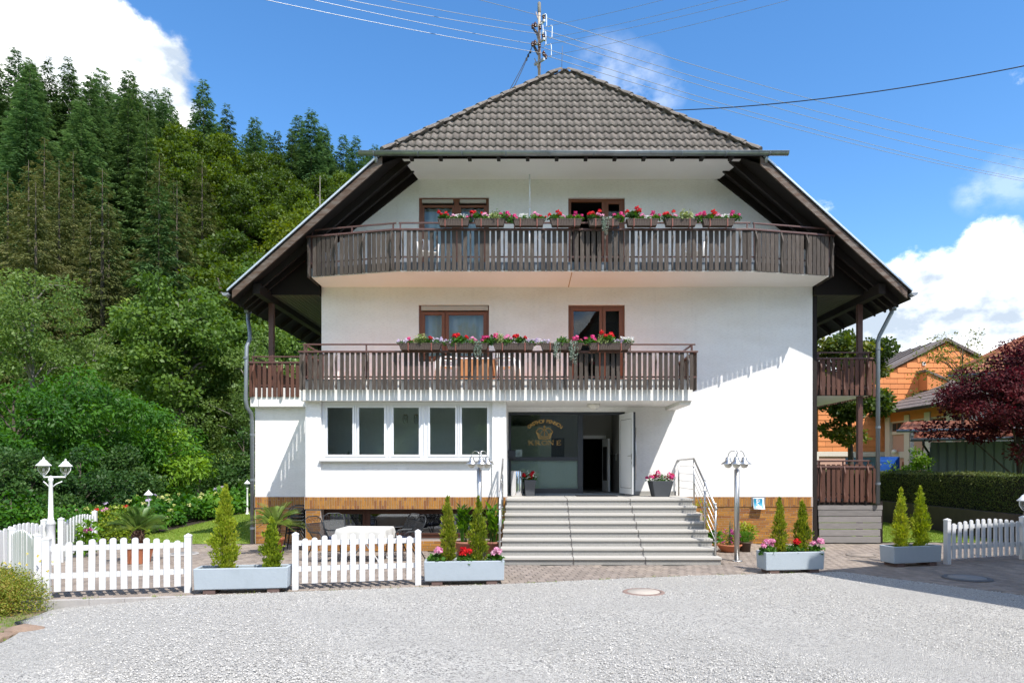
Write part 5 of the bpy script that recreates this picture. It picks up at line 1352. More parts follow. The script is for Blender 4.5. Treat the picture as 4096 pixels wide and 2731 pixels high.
PET = dict(red=petal('red_petal', [(.42, .006, .010), (.62, .012, .012), (.72, .03, .03)]), hot=petal('hot_pink_petal', [(.55, .035, .16), (.70, .07, .26), (.75, .16, .34)]),
           pink=petal('light_pink_petal', [(.66, .20, .38), (.75, .36, .52), (.80, .52, .62)]), white=petal('white_petal', [(.66, .66, .60), (.78, .78, .75), (.80, .80, .80)]),
           lilac=petal('lilac_petal', [(.42, .30, .52), (.62, .52, .70), (.74, .68, .78)]), purple=petal('purple_petal', [(.25, .04, .30), (.42, .10, .45), (.55, .22, .58)]),
           yellow=petal('yellow_petal', [(.62, .46, .03), (.75, .62, .08), (.80, .72, .25)]), cream=petal('lime_cream_petal', [(.38, .46, .10), (.55, .58, .18), (.68, .66, .34)]),
           magenta=petal('magenta_petal', [(.36, .03, .20), (.50, .08, .30), (.62, .20, .42)]))

def bloom_mesh(name, rng, centers, r, m, n=34, psz=.42, flat=.75):
    """umbels: small petals over each little dome"""
    Ps = []
    for c in centers:
        u = unit(rng, n); u[:, 2] = np.abs(u[:, 2]) * 1.1 - .25
        P = np.asarray(c) + u * np.array([r, r, r * flat]) * (.8 + .25 * rng.random(n))[:, None]
        Nn = u + .3 * rng.normal(size=(n, 3)); Nn /= np.linalg.norm(Nn, axis=1, keepdims=True)
        A = np.cross(Nn, unit(rng, n)); s_ = r * psz * 2 * (.7 + .6 * rng.random(n))
        Ps.append((P, A, Nn, s_, s_ * .9, rng.random(n)))
    return leaf_mesh(name, *cat_(Ps), m)
VAR = {}
def flower(kind, seed=0, w=.16):
    """cached (part meshes) of a small bedding plant about 2*w wide, standing on z = 0"""
    key = (kind, seed)
    if key in VAR: return VAR[key]
    rng = np.random.default_rng(100 + seed * 17 + hash(kind) % 1 + len(kind) * 7 + sum(map(ord, kind)))
    out = []
    def fol(n, size, m, h=.10, up=.4): 
        P = blob_leaves(rng, [(-.05, 0, h * .5), (.05, .01, h * .5), (0, -.03, h * .7)], [(w * .6, .075, h * .6)] * 3, n, size, up, .3, .8); out.append(('foliage', leaf_mesh('foliage', *P, m)))
    if kind in ('red', 'hot', 'pink'):
        fol(230, .05, LEAF['gerani']); k = 5
        cs = [(rng.uniform(-w * .75, w * .75), rng.uniform(-.09, .04), .11 + .09 * rng.random()) for _ in range(k)]
        out.append(('bloom', bloom_mesh('bloom', rng, cs, .040, PET[kind], 42)))
        st = MB()
        for c in cs: st.tube([(c[0] * .6, c[1] * .5, .03), (c[0], c[1], c[2])], .003, 4, False)
        out.append(('stems', st.mesh('stems', LEAF['gerani'])))
    elif kind in ('white', 'lilac'):
        fol(150, .04, LEAF['gerani'], .08); k = 26 if kind == 'white' else 15
        cs = [(rng.uniform(-w * .9, w * .9), rng.uniform(-.10, .06), .06 + .08 * rng.random()) for _ in range(k)]
        out.append(('bloom', bloom_mesh('bloom', rng, cs, .017 if kind == 'white' else .026, PET[kind], 12, .6, .6)))
    elif kind == 'varieg':
        fol(330, .042, LEAF['varieg'], .13)
        P = blob_leaves(rng, [(.05, 0, .17), (-.08, 0, .15)], [(.06, .04, .07)] * 2, 40, .03, .3, .2, .7); out.append(('shoots', leaf_mesh('shoots', *P, LEAF['varieg'])))
    elif kind == 'green':
        fol(300, .045, LEAF['gerani'], .13)
    elif kind == 'trail':
        Ps = []
        for s_ in range(10):
            x = rng.uniform(-.07, .07); y = rng.uniform(-.02, .02); n = 46; t = np.linspace(0, 1, n); ln = rng.uniform(.22, .42)
            P = np.stack([x + .02 * np.sin(t * 6 + s_), -.10 - .03 * t + y + 0 * t, .07 * (1 - t * 6).clip(0, 1) - ln * (t - .1).clip(0, 1)], 1)
            Ps.append((P, unit(rng, n) + np.array([0, 0, -.4]), unit(rng, n), np.full(n, .026), np.full(n, .022), rng.random(n)))
        out.append(('foliage', leaf_mesh('foliage', *cat_(Ps), LEAF['silver'])))
    VAR[key] = out; return out
def put_plant(name, label, cat, loc, parts, rz=0.0, sc=1.0, group=None):
    r = thing(name, label, cat, loc, rz, group); r.scale = (sc, sc, sc)
    for nm, me in parts: inst(nm, me, r)
    return r

# ================================================================ FLOWER BOXES ON THE RAILINGS
def trough_mesh(L_, H=.165, D_=.17):
    m = MB(); n = int(L_ / .042); vs = []
    ring = []
    for i in range(n * 4 + 1):
        t = i / (n * 4); ring.append((-L_ / 2 + L_ * t, -D_ / 2 - .006 * abs(math.sin(PI * n * t)), 1))
    back = [(L_ / 2, D_ / 2, 1), (-L_ / 2, D_ / 2, 1)]
    R_ = [(x, y) for x, y, _ in ring] + [(x, y) for x, y, _ in back]; k = len(R_)
    for f, z in ((.90, 0), (.985, H - .025), (1.03, H - .025), (1.03, H), (.97, H), (.95, H - .03)):
        vs += [(x * f, y * f, z) for x, y in R_]
    fs = [(a * k + i, a * k + (i + 1) % k, (a + 1) * k + (i + 1) % k, (a + 1) * k + i) for a in range(5) for i in range(k)] + [tuple(range(k))[::-1], tuple(range(5 * k, 6 * k))]
    return m.add(vs, fs).mesh('trough', M_trough)
KN = {'red': 'red geranium', 'hot': 'hot pink geranium', 'pink': 'light pink geranium', 'white': 'white-flowering plant', 'lilac': 'lilac petunia', 'varieg': 'cream variegated plant', 'green': 'plain green plant', 'trail': 'silver trailing plant'}
KNAME = {'red': 'red_geranium', 'hot': 'pink_geranium', 'pink': 'pink_geranium', 'white': 'white_flower', 'lilac': 'petunia', 'varieg': 'variegated_plant', 'green': 'green_plant', 'trail': 'trailing_plant'}
def flower_boxes(boxes, x_of, y, z, L_, where, H):
    me = trough_mesh(L_, H); rr = random.Random(len(boxes))
    for bi, (a, b, plants) in enumerate(boxes):
        xc = (x_of(a) + x_of(b)) / 2; lw_ = x_of(b) - x_of(a)
        nth = 'leftmost' if bi == 0 else 'rightmost' if bi == len(boxes) - 1 else ORD[bi]
        r = thing('flower_box', f'{nth} brown flower box' + (' from the left' if nth in ORD else '') + f' hung on the {where} balcony railing', 'flower box', (xc, y, z), 0, f'flower boxes on the {where} balcony')
        t = inst('trough', me, r, (0, 0, 0), (0, 0, 0), (lw_ / L_, 1, 1))
        for sx in (-.27, .27):
            m = MB(); m.box(sx * lw_ - .012, sx * lw_ + .012, -.100, -.096, -.02, H + .004); m.box(sx * lw_ - .012, sx * lw_ + .012, -.098, .14, -.022, -.016); m.build('bracket', M_clip, r)
        seen = {}
        for pi, (kind, zx, sc, dz) in enumerate(plants):
            seen[kind] = seen.get(kind, 0) + 1
            tot = sum(1 for q in plants if q[0] == kind)
            pre = '' if tot == 1 else ('left ' if seen[kind] == 1 else 'right ')
            x = x_of(zx)
            put_plant(KNAME[kind], f'{pre}{KN[kind]} in the {nth} flower box of the {where} balcony', 'plant', (x, y - .01, z + H - .035 + dz), flower(kind, (bi + pi) % 2), rr.choice([0, PI]) if kind != 'trail' else 0, sc, f'plants in the {where} balcony flower boxes')
ku = D0 - 1.66
UB = [(95, 312, [('red', 135, 1.0, .02), ('pink', 195, .8, 0), ('white', 255, 1.0, .02), ('hot', 308, .7, 0)]),
      (345, 558, [('red', 362, 1.05, .05), ('pink', 418, .9, 0), ('varieg', 490, 1.15, .0), ('hot', 556, .95, .04)]),
      (615, 830, [('hot', 606, .95, -.03), ('white', 690, 1.0, .01), ('pink', 768, 1.0, .01), ('red', 818, .65, .02)]),
      (873, 1090, [('red', 905, 1.1, .02), ('pink', 965, .7, 0), ('green', 1010, .9, 0), ('hot', 1065, .9, .02)]),
      (1135, 1355, [('red', 1172, 1.15, .02), ('pink', 1215, .8, 0), ('trail', 1250, 1.0, .0), ('white', 1285, .7, 0), ('hot', 1345, 1.0, .01)]),
      (1400, 1618, [('red', 1450, 1.25, .08), ('pink', 1508, .8, 0), ('white', 1550, .8, 0), ('hot', 1603, .95, .02)]),
      (1665, 1888, [('red', 1690, 1.05, .03), ('pink', 1735, .8, 0), ('varieg', 1815, 1.25, .02), ('hot', 1902, 1.0, .0)]),
      (1925, 2148, [('red', 1980, 1.15, .02), ('pink', 2035, .8, 0), ('white', 2085, .9, .02), ('hot', 2155, .95, .03)])]
flower_boxes(UB, lambda zx: X(1700 + zx * .574, ku), -1.715, 7.845, .76, 'upper', .165)
kl = D0 - 2.05
LB = [(105, 487, [('lilac', 140, .95, 0), ('hot', 212, .8, .01), ('varieg', 300, 1.25, 0), ('red', 365, .75, .05), ('lilac', 438, 1.0, .02)]),
      (528, 905, [('lilac', 530, .9, 0), ('green', 600, 1.1, -.03), ('red', 655, 1.2, .04), ('pink', 765, .9, 0), ('trail', 815, 1.0, 0), ('hot', 888, .95, .0)]),
      (945, 1318, [('hot', 940, 1.15, .03), ('varieg', 1010, 1.2, .02), ('pink', 1075, 1.1, 0), ('red', 1185, 1.1, .04), ('lilac', 1290, 1.0, 0)]),
      (1370, 1748, [('lilac', 1400, .9, 0), ('trail', 1515, 1.0, -.02), ('green', 1565, 1.1, 0), ('trail', 1662, 1.25, -.02), ('hot', 1715, .95, .01)]),
      (1798, 2175, [('hot', 1812, 1.0, .02), ('varieg', 1935, 1.2, .0), ('red', 1975, 1.2, .06), ('lilac', 2055, .9, 0), ('white', 2145, 1.1, .03)])]
flower_boxes(LB, lambda zx: X(1550 + zx * .4464, kl), -2.075, 4.805, 1.0, 'lower', .155)

# ================================================================ THINGS ON THE BALCONIES
m = MB(); m.tube([(0, 0, 0), (0, 0, 1.55)], .022, 8); m.tube([(0, 0, 1.5), (0, 0, 2.42)], .017, 8); m.lathe([(.2, 0), (.2, .05), (.04, .08)], 14)
o = m.build('parasol_pole', M_white, None, loc=(X(2119, 17.3), -.85, 7.053)); setp(o, 'slim white parasol pole standing upright on the upper balcony', 'pole')
def monobloc(loc, rz, label, group):
    r = thing('plastic_chair', label, 'chair', loc, rz, group)
    m = MB(); m.prism([(-.24, -.22, .42), (.24, -.22, .42), (.22, .22, .41), (-.22, .22, .41)], (0, 0, .02)); m.build('seat', M_whiteplastic, r, .008)
    m = MB()
    pts = [(-.22, .22, .44), (-.21, .30, .80), (-.12, .32, .88), (.12, .32, .88), (.21, .30, .80), (.22, .22, .44)]
    m.tube(pts, .020, 8); m.build('back_frame', M_whiteplastic, r)
    for i in range(5):
        m = MB(); x = -.13 + i * .065; m.box(x - .018, x + .018, -.006, .006, 0, .44, Matrix.Translation((0, .22, .43)) @ Matrix.Rotation(rad(-13), 4, 'X')); m.build('back_slat', M_whiteplastic, r)
    for sx in (-1, 1):
        m = MB(); m.tube([(sx * .25, -.25, 0), (sx * .25, -.22, .42), (sx * .27, -.2, .63)], .02, 8); m.build('leg', M_whiteplastic, r)
        m = MB(); m.tube([(sx * .24, .30, 0), (sx * .23, .24, .44)], .02, 8); m.build('leg', M_whiteplastic, r)
        m = MB(); m.tube([(sx * .27, -.2, .63), (sx * .28, .0, .65), (sx * .24, .26, .63)], .022, 8); m.build('armrest', M_whiteplastic, r)
    return r
monobloc((X(1782, 17.2), -.85, 4.147), rad(-70), 'white plastic chair left of the orange wooden table on the lower balcony', 'white plastic chairs on the balconies')
monobloc((X(2035, 17.2), -.85, 4.147), rad(75), 'white plastic chair right of the orange wooden table on the lower balcony', 'white plastic chairs on the balconies')
monobloc((X(1700, 17.2), -.75, 7.055), rad(20), 'white plastic chair on the left part of the upper balcony', 'white plastic chairs on the balconies')
monobloc((X(2790, 17.2), -.75, 7.055), rad(-25), 'white plastic chair on the right part of the upper balcony', 'white plastic chairs on the balconies')
r = thing('wooden_table', 'orange pine table tipped on edge on the lower balcony behind the slats', 'table', (X(1905, 17.4), -.75, 4.147))
tw = X(1985, 17.4) - X(1828, 17.4)
for i in range(6):
    m = MB(); m.box(-tw / 2 + i * tw / 6 + .002, -tw / 2 + (i + 1) * tw / 6 - .002, 0, .028, .02, .66); m.build('board', M_pine, r)
m = MB(); m.box(-tw / 2 - .01, tw / 2 + .01, -.01, .04, .66, .69); m.build('edge_strip', M_white, r)
for sx in (-1, 1):
    m = MB(); m.box(sx * tw * .42 - .03, sx * tw * .42 + .03, .028, .5, .0, .06); m.build('leg', M_pine, r)

# ================================================================ PLANTERS, CYPRESSES, GERANIUMS
def planter(x, d, rz, L_, label, W_=.42, H=.345, zb=.075):
    r = thing('planter', label, 'planter', (x, d - D0, 0), rz, 'blue-grey planter boxes along the paving')
    m = MB(); t = .045; a, b = L_ / 2, W_ / 2; fl = .985
    for z0, z1, ins0, ins1 in ((zb, zb + H, .012, 0),):
        o0 = [(-a + ins0, -b + ins0), (a - ins0, -b + ins0), (a - ins0, b - ins0), (-a + ins0, b - ins0)]; o1 = [(-a, -b), (a, -b), (a, b), (-a, b)]; i1 = [(-a + t, -b + t), (a - t, -b + t), (a - t, b - t), (-a + t, b - t)]
        vs = [(x_, y_, z0) for x_, y_ in o0] + [(x_, y_, z1) for x_, y_ in o1] + [(x_, y_, z1) for x_, y_ in i1] + [(x_, y_, z1 - .12) for x_, y_ in i1]
        m.add(vs, [(3, 2, 1, 0)] + [(k * 4 + i, k * 4 + (i + 1) % 4, k * 4 + 4 + (i + 1) % 4, k * 4 + 4 + i) for k in range(3) for i in range(4)] + [(12, 13, 14, 15)])
    m.build('trough', M_planter, r, .012)
    m = MB(); m.box(-a + t, a - t, -b + t, b - t, zb + H - .11, zb + H - .045); m.build('soil', M_soil, r)
    for sx in (-.34, .34):
        m = MB(); m.box(sx * L_ - .095, sx * L_ + .095, -b + .03, b - .03, 0.001, zb - .001); m.build('support_block', M_block, r, .006)
    return r, zb + H - .045
def thuja_parts(seed, H, W_, n=2600, mk='thuja'):
    rng = np.random.default_rng(seed); Ps = []
    tt = np.linspace(0, 1, 14)
    for i, t in enumerate(tt):
        z = H * (.03 + .95 * t); rr = W_ / 2 * (.72 + .5 * t * 1.2 if t < .25 else (1 - t) ** .75 * 1.18 + .10)
        rr = min(rr, W_ / 2) * rng.uniform(.78, 1.08) * (.82 if i in (seed % 5 + 5, seed % 4 + 9) else 1)
        k = 5 if t < .85 else 2
        for q in range(k):
            a = rng.uniform(0, 6.28); off = rr * .45
            nn = int(n / 14 / k * (.5 + 1.6 * rr / W_ * 1.5))
            Ps.append(blob_leaves(rng, [(off * math.cos(a), off * math.sin(a), z + rng.uniform(-.03, .03))], [(rr * rng.uniform(.40, .72), rr * rng.uniform(.40, .72), H * rng.uniform(.05, .09))], nn, .055, .15, .45, .42, .55))
    P, A, Nn, L_, W2, ti = cat_(Ps)
    A = A * .6 + np.array([0, 0, 1.0]) + P * np.array([1.5, 1.5, 0]) / max(W_, .1)
    m = MB(); m.tube([(0, 0, 0), (.006, 0, H * .5), (0, 0, H * .93)], [.016, .011, .004], 6)
    for q in range(9):
        a = q * 2.4; z = .04 + q * H * .05; m.tube([(0, 0, z), (W_ * .3 * math.cos(a), W_ * .3 * math.sin(a), z + .14)], [.006, .003], 4)
    return [('crown', leaf_mesh('crown', P, A, Nn, L_, W2, ti, LEAF[mk])), ('trunk', m.mesh('trunk', M_bark))]
def in_planter(r, z, lx, name, label, cat, parts, group=None, rz=0, sc=1, ly=0):
    c, s_ = math.cos(r.rotation_euler.z), math.sin(r.rotation_euler.z)
    return put_plant(name, label, cat, (r.location.x + lx * c - ly * s_, r.location.y + lx * s_ + ly * c, z - .01), parts, rz, sc, group)
def ger_parts(kind, seed):
    rng = np.random.default_rng(seed)
    P = blob_leaves(rng, [(-.05, 0, .05), (.06, -.02, .06), (0, .03, .08)], [(.10, .09, .07)] * 3, 240, .065, .5, .3, .9)
    cs = [(rng.uniform(-.10, .10), rng.uniform(-.08, .04), .17 + .09 * rng.random()) for _ in range(4)]
    st = MB()
    for c in cs: st.tube([(c[0] * .4, c[1] * .4, .04), (c[0], c[1], c[2])], .0035, 4, False)
    return [('foliage', leaf_mesh('foliage', *P, LEAF['gerani'])), ('bloom', bloom_mesh('bloom', rng, cs, .048, PET[kind], 60)), ('stems', st.mesh('stems', LEAF['gerani']))]
TG1 = 'small cypresses in the blue-grey planters'
p1, z1 = planter(X(976, 11.3), 11.3 - .0, rad(8), 1.47, 'blue-grey planter box with a tall and a short cypress between the fence panels', W_=.40)
in_planter(p1, z1, -.30, 'cypress_shrub', 'tall broad golden-green cypress in the planter between the two fence panels', 'cypress', thuja_parts(1, 1.33, .52, 4200), TG1)
in_planter(p1, z1, .44, 'cypress_shrub', 'short golden-green cypress beside the tall one between the two fence panels', 'cypress', thuja_parts(2, .78, .42, 2400), TG1)
p2, z2 = planter(X(1858, 12.1), 12.1, rad(5), 1.40, 'blue-grey planter box with pink and red geraniums left of the granite stairs')
in_planter(p2, z2, -.30, 'cypress_shrub', 'left golden-green cypress in the planter beside the left end of the stairs', 'cypress', thuja_parts(3, 1.10, .36, 2800, 'thujad'), TG1)
in_planter(p2, z2, .24, 'cypress_shrub', 'right golden-green cypress in the planter beside the left end of the stairs', 'cypress', thuja_parts(4, 1.08, .40, 2800, 'thujad'), TG1)
for lx_, kd, pos in ((-.52, 'pink', 'light pink geranium at the left end'), (0.0, 'red', 'red geranium in the middle'), (.55, 'pink', 'light pink geranium at the right end')):
    in_planter(p2, z2, lx_, KNAME[kd], pos + ' of the planter left of the stairs', 'geranium', ger_parts(kd, int(lx_ * 10) + 30), None, 0, 1.0, -.08)
p3, z3 = planter(X(3160, 13.35), 13.35, rad(7), 1.20, 'blue-grey planter box with pink and red geraniums right of the stairs')
in_planter(p3, z3, -.22, 'cypress_shrub', 'left cypress in the geranium planter before the parking sign', 'cypress', thuja_parts(5, 1.02, .36, 2600, 'thujad'), TG1)
in_planter(p3, z3, .26, 'cypress_shrub', 'right cypress in the geranium planter before the brick plinth corner', 'cypress', thuja_parts(6, .97, .40, 2600, 'thujad'), TG1)
for lx_, kd, pos in ((-.50, 'pink', 'light pink geranium at the left end'), (0.04, 'red', 'red geranium in the middle'), (.48, 'pink', 'light pink geranium at the right end')):
    in_planter(p3, z3, lx_, KNAME[kd], pos + ' of the planter right of the stairs', 'geranium', ger_parts(kd, int(lx_ * 10) + 50), None, 0, 1.0, -.06)
p4, z4 = planter(X(3642, 14.3), 14.3, rad(14), 1.18, 'blue-grey planter box half in shade beside the driveway fence')
in_planter(p4, z4, -.24, 'cypress_shrub', 'left cypress in the half-shaded planter beside the driveway fence', 'cypress', thuja_parts(7, 1.16, .40, 3000), TG1)
in_planter(p4, z4, .25, 'cypress_shrub', 'right cypress in the half-shaded planter beside the driveway fence', 'cypress', thuja_parts(8, 1.18, .44, 3200), TG1)

# ================================================================ POTS
def pot(name, label, loc, prof, m, n=20, square=False, soil_z=None, soil_r=None):
    r = thing(name, label, 'pot', loc)
    mb = MB()
    if square:
        k = 4; vs = []; 
        for rr, z in prof: vs += [(-rr, -rr, z), (rr, -rr, z), (rr, rr, z), (-rr, rr, z)]
        q = len(prof); mb.add(vs, [(3, 2, 1, 0)] + [(a * 4 + i, a * 4 + (i + 1) % 4, a * 4 + 4 + (i + 1) % 4, a * 4 + 4 + i) for a in range(q - 1) for i in range(4)] + [tuple(range((q - 1) * 4, q * 4))])
        mb.build('pot_body', m, r, .008)
    else:
        mb.lathe(prof, n); mb.build('pot_body', m, r)
    sb = MB(); sr, sz = prof[-1]; sb.lathe([(sr * (.95 if not square else .9), sz - .006), (.001, sz + .004)], 16, (0, 0, 0), True, False); sb.build('soil', M_soil, r)
    return r
def cycad_parts(seed, R_, nf=26):
    rng = np.random.default_rng(seed); Ps = []; rach = MB()
    for f in range(nf):
        a = f * 2.399 + rng.uniform(-.2, .2); el = rad(rng.uniform(20, 76)); ln = R_ * rng.uniform(.85, 1.12)
        n = 44; t = np.linspace(.0, 1, n)
        rr = ln * (np.cos(el) * t + .12 * t * t); zz = ln * (np.sin(el) * t - .42 * t * t * np.cos(el) - .12 * t * t)
        pts = np.stack([rr * np.cos(a), rr * np.sin(a), zz], 1); tan = np.gradient(pts, axis=0); tan /= np.linalg.norm(tan, axis=1, keepdims=True)
        side = np.array([-np.sin(a), np.cos(a), 0]); nor = np.cross(side[None], tan); 
        rach.tube([tuple(p) for p in pts[::6]] + [tuple(pts[-1])], .006, 4, False)
        for sg in (-1, 1):
            A = side[None] * sg * .8 + tan * .62 + np.array([0, 0, .42]); L_ = .165 * R_ / .6 * np.sin(np.clip(t * 1.08 + .06, 0, 1) * PI) ** .5 + .01
            k = t > .12
            Ps.append((pts[k], A[k], (nor * .8 + side[None] * -sg * .5)[k], L_[k], np.full(k.sum(), .0135), np.clip(.25 + .5 * rng.random() + .3 * rng.random(k.sum()), 0, 1)))
    return leaf_mesh('fronds', *cat_(Ps), LEAF['palm']), rach.mesh('frond_stalks', LEAF['thuja'])
def trunk_scales(R_, H):
    m = MB(); m.lathe([(R_ * .7, 0), (R_ * .98, H * .3), (R_ * .95, H * .7), (R_ * .55, H)], 12); r = random.Random(1)
    for i in range(120):
        a = r.uniform(0, 6.28); z = r.uniform(.02, H); b = R_ * 1.0; c, s_ = math.cos(a), math.sin(a)
        m.add([(b * c * .8 - s_ * .02, b * s_ * .8 + c * .02, z), (b * c * .8 + s_ * .02, b * s_ * .8 - c * .02, z), (b * c * 1.35, b * s_ * 1.35, z + .07)], [(0, 1, 2)])
    return m.mesh('palm_trunk', mat('cycad_trunk', (.085, .05, .032), .95, var=.4, vs=20))
for i, (px, d, R_, lab) in enumerate(((552, 14.6, .78, 'potted palm on the terrace behind the left picket fence'), (1100, 16.0, .80, 'potted palm beside the house corner behind the short cypress'))):
    x = X(px, d); pr = thing('palm', lab.replace('potted palm', 'feathery sago palm with a shaggy trunk'), 'palm', (x, d - D0, .40 if i == 0 else .39))
    t = inst('trunk', trunk_scales(.13, .30), pr); fm_, rm_ = cycad_parts(20 + i, R_); inst('fronds', fm_, pr, (0, 0, .27)); inst('frond_stalks', rm_, pr, (0, 0, .27))
    pot('terracotta_pot', ['square terracotta pot under the left sago palm', 'round terracotta pot under the sago palm at the house corner'][i], (x, d - D0, 0), [(.17, 0), (.225, .34), (.25, .34), (.25, .40), (.22, .40), (.21, .385)] if i == 0 else [(.13, 0), (.19, .33), (.22, .34), (.22, .40), (.195, .40), (.19, .385)], M_terra, 24, square=(i == 0))
def shoots_parts(seed, n, h, w, mk, ll=.2, lw_=.05, lean=.25):
    rng = np.random.default_rng(seed); st = MB(); Ps = []
    for i in range(n):
        a = rng.uniform(0, 6.28); b = w * rng.random(); x, y = b * math.cos(a), b * math.sin(a); hh = h * rng.uniform(.6, 1); tx, ty = x + lean * w * math.cos(a) * 1.5, y + lean * w * math.sin(a) * 1.5
        st.tube([(x, y, 0), ((x + tx) / 2, (y + ty) / 2, hh * .5), (tx, ty, hh)], [.010, .008, .004], 5, False)
        k = 9; t = np.linspace(.35, 1, k); P = np.stack([x + (tx - x) * t, y + (ty - y) * t, hh * t], 1)
        an = rng.uniform(0, 6.28, k); A = np.stack([np.cos(an), np.sin(an), np.full(k, .9)], 1); Nn = np.stack([-np.cos(an) * .8, -np.sin(an) * .8, np.full(k, 1.0)], 1)
        Ps.append((P, A, Nn, np.full(k, ll) * rng.uniform(.7, 1.2, k), np.full(k, lw_), rng.random(k)))
    return [('leaves', leaf_mesh('leaves', *cat_(Ps), LEAF[mk], .15)), ('stems', st.mesh('stems', LEAF[mk]))]
rnd_pot = [(.13, 0), (.18, .26), (.205, .27), (.205, .31), (.185, .31), (.18, .295)]
for i, (px, d, lab) in enumerate(((1858, 15.6, 'left'), (1972, 15.6, 'right'))):
    x = X(px, d); pot('terracotta_pot', f'{lab} dull terracotta pot before the basement window behind the cypress planter', (x, d - D0, 0), [(a * 1.15, b * 1.15) for a, b in rnd_pot], M_terrad)
    put_plant('calla_plant', f'{lab} tall leafy green plant in a terracotta pot before the basement window', 'plant', (x, d - D0, .335), shoots_parts(40 + i, 15, .78, .12, 'canna', .24, .07))
# beside the stairs on the right
x, d = X(2842, 15.7), 15.7
pot('terracotta_pot', 'tall fluted terracotta pot tucked beside the stairs on the right', (x, d - D0, 0), [(.10, 0), (.115, .04), (.13, .24), (.165, .27), (.165, .30), (.14, .30), (.13, .29)], M_terra)
put_plant('leafy_plant', 'broad-leaved green plant in the fluted pot beside the stairs', 'plant', (x, d - D0, .295), [('foliage', leaf_mesh('foliage', *blob_leaves(np.random.default_rng(5), [(-.06, 0, .14), (.08, 0, .18), (0, 0, .08)], [(.13, .12, .13)] * 3, 130, .13, .5, .3, .75), LEAF['canna']))])
rng = np.random.default_rng(6)
put_plant('yellow_shrub', 'sparse yellow-green shrub between the stairs and the brick plinth', 'shrub', (4.28, -.75, 0), [('foliage', leaf_mesh('foliage', *blob_leaves(rng, [(rng.uniform(-.15, .35), rng.uniform(-.2, .2), rng.uniform(.2, 1.15)) for _ in range(20)], [(.10, .10, .10)] * 20, 420, .06, .3, .2, .6), LEAF['yellowbush'])),
    ('branches', (lambda m: [m.tube([(0, 0, 0), (.1 * q - .15, .03 * q, .6), (.14 * q - .22, .05 * q, 1.15)], [.010, .007, .003], 5, False) for q in range(5)] and m)(MB()).mesh('branches', M_bark))])
x, d = X(2917, 16.5), 16.5
pot('terracotta_bowl', 'wide terracotta bowl of purple flowers before the brick plinth', (x, d - D0, 0), [(.17, 0), (.20, .03), (.285, .15), (.30, .155), (.30, .185), (.275, .185), (.27, .17)], M_terra)
rng = np.random.default_rng(7)
put_plant('purple_flower', 'bushy plant with magenta flowers in the terracotta bowl', 'plant', (x, d - D0, .175), [('foliage', leaf_mesh('foliage', *blob_leaves(rng, [(-.12, 0, .16), (.14, 0, .14), (0, 0, .24)], [(.20, .18, .17)] * 3, 700, .05, .3, .3, .3), LEAF['hydr'])),
    ('bloom', bloom_mesh('bloom', rng, [(.28 * math.sin(q * 2.1) * rng.random() ** .5, -.16 + .1 * rng.random(), .05 + .34 * rng.random()) for q in range(46)], .022, PET['magenta'], 10, .6))])
put_plant('rosemary_plant', 'thin grey-green rosemary growing behind the magenta flowers', 'plant', (x + .05, d + .22 - D0, .05), shoots_parts(77, 12, .75, .16, 'silver', .05, .012))
x, d = X(2981, 16.55), 16.55
pot('brown_pot', 'small brown pot with a lavender cushion before the brick plinth', (x, d - D0, 0), [(.115, 0), (.135, .20), (.15, .205), (.15, .235), (.135, .235), (.13, .225)], M_brownpot)
rng = np.random.default_rng(8)
put_plant('lavender_plant', 'dense round grey-green lavender in the small brown pot', 'plant', (x, d - D0, .225), [('foliage', leaf_mesh('foliage', *(lambda P: (P[0], P[0] * np.array([1, 1, 0]) * 2 + np.array([0, 0, .6]), P[2], P[3], P[4], P[5]))(blob_leaves(rng, [(0, 0, .10)], [(.23, .20, .15)], 1500, .055, .2, .35, .16)), LEAF['hydr']))])
x, d = X(2968, 16.95), 16.95
pot('brown_pot', 'brown pot half hidden behind the lavender pot', (x, d - D0, 0), [(.14, 0), (.16, .26), (.18, .26), (.18, .30), (.16, .30), (.15, .28)], M_brownpot)
rng = np.random.default_rng(9)
put_plant('lime_plant', 'bright lime green bushy plant behind the lavender', 'plant', (x + .05, d - D0, .28), [('foliage', leaf_mesh('foliage', *blob_leaves(rng, [(-.1, 0, .16), (.15, 0, .18), (.02, 0, .25)], [(.2, .16, .14)] * 3, 520, .075, .5, .3, .5), LEAF['yellowbush']))])
